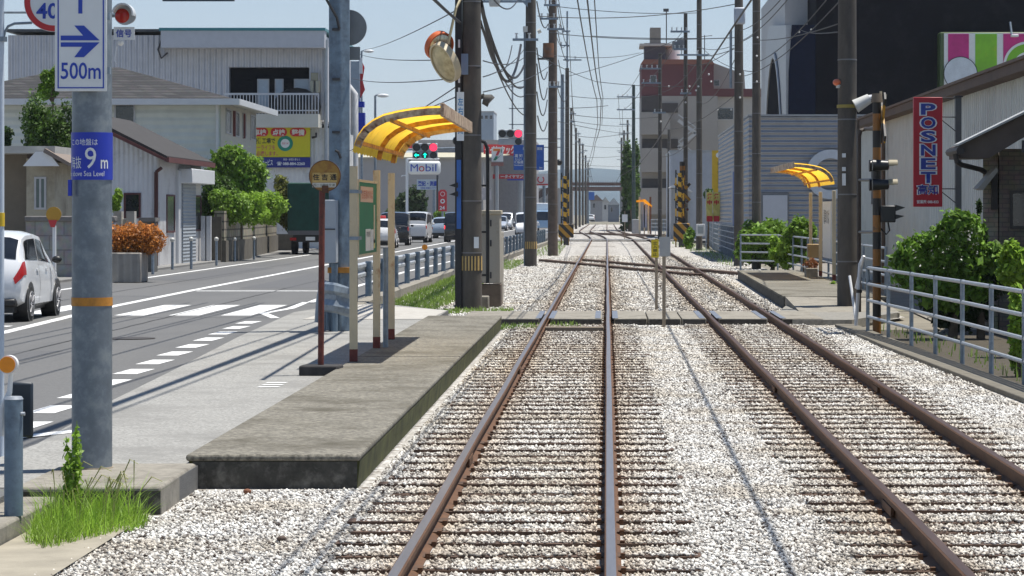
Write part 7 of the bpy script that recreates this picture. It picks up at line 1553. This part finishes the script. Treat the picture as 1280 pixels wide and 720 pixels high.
# trolley wires
def trolley(label, stn, r=.009):
    pts = []
    for p0, p1 in zip(stn, stn[1:]): pts += wirepts(p0, p1, .05, 6)[:-1]
    wire(label, pts+[stn[-1]], r, group='trolley wires')
tz = 7.35
st1 = [(-.52, 10, tz), (-.5, 56, tz-.05), (-.42, 101, tz-.08), (-.26, 126, tz-.15), (-.42, 165, tz-.2), (-.85, 200, tz-.2), (-1.2, 240, tz-.3), (-1.9, 300, tz-.3), (-2.2, 420, tz-.4)]
SC_ = .635; st1 = [(x*SC_, y*SC_, 2+(z-2)*SC_) for x, y, z in st1[:1]+st1[1:]]
trolley('contact wire hanging zigzag over the left track', st1, .014); trolley('messenger wire just above the contact wire over the left track', [(x-.12-.05*math.sin(i), y, z+.16-.14*(i % 2)) for i, (x, y, z) in enumerate(st1)], .012)
trolley('steady feeder wire over the left track farther right', [(-.34*SC_, 10, 5.55), (-.3*SC_, 64, 5.45), (-.18*SC_, 80, 5.4), (-.3*SC_, 105, 5.4)], .01)
trolley('contact wire over the right track', [(2.44, 10, 5.75), (2.5, 54, 5.68), (2.4, 101, 5.6), (2.5, 145, 5.55), (2.3, 200, 5.5), (1.2, 260, 5.5), (.7, 420, 5.5)], .02)
j = 0
for (pa, Ya_, pb_, Yb2, sag) in (((695, 8), 126, (874, 16), 145, .15), ((695, 42), 126, (921, 47), 101, .15), ((711, 95), 188, (857, 45), 172, .2), ((712, 120), 188, (826, 118), 196, .25), ((668, 66), 101, (745, 102), 150, .1), ((745, 102), 150, (857, 108), 172, .1),
    ((712, 143), 188, (826, 146), 196, .2), ((711, 150), 188, (793, 157), 270, .2), ((698, 152), 126, (793, 168), 270, .1), ((712, 168), 188, (745, 172), 230, .05), ((745, 172), 230, (793, 165), 270, .05), ((698, 70), 126, (800, 66), 196, .2), ((714, 180), 290, (784, 184), 416, .2), ((720, 196), 335, (784, 194), 416, .2), ((874, 70), 145, (921, 60), 101, .1), ((740, 45), 150, (875, 48), 145, .05),
    ((715, 205), 290, (780, 208), 500, .1), ((672, 20), 101, (920, 5), 101, .25), ((698, 135), 126, (760, 132), 160, .05)):
    wire('span wire %d strung across above the tracks' % (j+1) if False else 'thin span wire across the tracks, %s counted from the near end' % ('first second third fourth fifth sixth seventh eighth ninth tenth eleventh twelfth thirteenth fourteenth fifteenth sixteenth seventeenth eighteenth nineteenth'.split()[j]), wirepts(P(*pa, Ya_), P(*pb_, Yb2), sag), .012+.00004*Ya_, group='span wires'); j += 1
j = 0
for (pa, Ya_, pb_, Yb2, sag) in (((1000, -20), 60, (924, 52), 101, .2), ((988, -15), 60, (924, 38), 101, .2), ((1033, 0), 60, (946, 78), 96, .2), ((1047, 30), 53.8, (947, 50), 96, .1), ((1060, -10), 53.8, (930, 95), 101, .3), ((917, 60), 101, (858, 80), 172, .3), ((870, 80), 145, (828, 115), 196, .3), ((920, 118), 101, (828, 160), 196, .5), ((947, 90), 96, (878, 60), 145, .3), ((948, 40), 96, (877, 60), 145, .3), ((918, 75), 101, (877, 130), 145, .4), ((870, 170), 145, (828, 196), 196, .3), ((852, 41), 172, (802, 87), 196, .3), ((840, 63), 172, (803, 105), 196, .3), ((802, 87), 196, (773, 122), 270, .4), ((806, 105), 196, (776, 138), 270, .4), ((773, 122), 270, (776, 156), 416, .5), ((778, 138), 270, (778, 168), 416, .5), ((775, 160), 416, (774, 172), 500, .4), ((1047, 40), 53.8, (1000, 37), 150, .1)):
    wire('line wire along the right hand poles, %s of twenty' % ('first second third fourth fifth sixth seventh eighth ninth tenth eleventh twelfth thirteenth fourteenth fifteenth sixteenth seventeenth eighteenth nineteenth twentieth'.split()[j]), wirepts(P(*pa, Ya_), P(*pb_, Yb2), sag), .011+.00004*Ya_, group='right line wires'); j += 1
beads = thing('wire_insulators', 'white ball insulators dotted on the right hand line wires', 'insulators', P(900, 100, 101))
for px, py, Y in ((925, 93, 100.7), (925, 122, 100.7), (946, 102, 95.7), (946, 70, 95.7), (947, 47, 95.7), (873, 108, 144.7), (870, 113, 144.7), (836, 108, 195), (826, 152, 195), (862, 108, 171), (857, 128, 171), (886, 93, 144), (889, 102, 144), (999, 40, 149), (1014, 37, 149), (914, 137, 101), (897, 137, 144)): MB().ball(P(px, py, Y), .0006*Y**.9, 8, 6).build('ball', mat('porcelain', (.6, .6, .58), .3), beads)
hz_m = bpy.data.materials.new('haze_air'); hz_m.use_nodes = True; _t = hz_m.node_tree; _t.nodes.remove(_t.nodes['Principled BSDF'])
_v = _t.nodes.new('ShaderNodeVolumePrincipled'); _v.inputs['Color'].default_value = (.86, .93, 1, 1); _v.inputs['Density'].default_value = .00012; _v.inputs['Anisotropy'].default_value = 0
_t.links.new(_v.outputs[0], _t.nodes['Material Output'].inputs['Volume'])
MB().box(-1600, 1600, -80, 3100, -7, 150).build('haze', hz_m, kind='stuff', smooth=False)
# ================================================================== light, sky, camera
w = bpy.data.worlds.new('World'); sc.world = w; w.use_nodes = True
nt = w.node_tree; sky = nt.nodes.new('ShaderNodeTexSky'); sky.sky_type = 'NISHITA'; sky.sun_disc = False
sd = Vector((.25, .07, 1)).normalized(); el = math.asin(sd.z); az_ = math.atan2(sd.x, sd.y)
sky.sun_elevation = el; sky.sun_rotation = az_; sky.air_density = 1.0; sky.dust_density = .1; sky.ozone_density = 4.0
hs_ = nt.nodes.new('ShaderNodeHueSaturation'); hs_.inputs['Saturation'].default_value = 1.0; nt.links.new(sky.outputs[0], hs_.inputs['Color']); mq = nt.nodes.new('ShaderNodeMix'); mq.data_type = 'RGBA'; tcw = nt.nodes.new('ShaderNodeTexCoord'); sxw = nt.nodes.new('ShaderNodeSeparateXYZ'); nt.links.new(tcw.outputs['Generated'], sxw.inputs[0]); mrw = nt.nodes.new('ShaderNodeMapRange'); mrw.inputs[1].default_value = .05; mrw.inputs[2].default_value = .35; mrw.inputs[3].default_value = .55; mrw.inputs[4].default_value = .0; nt.links.new(sxw.outputs[2], mrw.inputs[0]); nt.links.new(mrw.outputs[0], mq.inputs[0]); nt.links.new(hs_.outputs[0], mq.inputs[6]); mq.inputs[7].default_value = (4.5, 5.4, 6.9, 1); nt.links.new(mq.outputs[2], nt.nodes['Background'].inputs['Color']); nt.nodes['Background'].inputs['Strength'].default_value = .085
su = bpy.data.lights.new('sun', 'SUN'); su.energy = 5.0; su.angle = math.radians(.53); su.color = (1, .955, .88)
so2 = bpy.data.objects.new('sun', su); COL.objects.link(so2); so2.rotation_euler = (-sd).to_track_quat('-Z', 'Y').to_euler(); so2.location = (40, 20, 120)
cd = bpy.data.cameras.new('camera'); cam = bpy.data.objects.new('camera', cd); COL.objects.link(cam)
cam.location = (0, 0, H); cam.rotation_euler = (math.pi/2, 0, 0); cd.sensor_width = 36; cd.lens = F*36/1280
cd.shift_x = -(CX-640)/1280; cd.shift_y = -(360-CY)/1280; cd.clip_start = .1; cd.clip_end = 9000
sc.camera = cam
sc.view_settings.view_transform = 'Standard'; sc.view_settings.look = 'None'; sc.view_settings.exposure = 0.4; sc.view_settings.gamma = 1
sc.render.resolution_x = 1024; sc.render.resolution_y = 576
sc.cycles.max_bounces = 6; sc.cycles.transparent_max_bounces = 8; sc.cycles.use_denoising = True
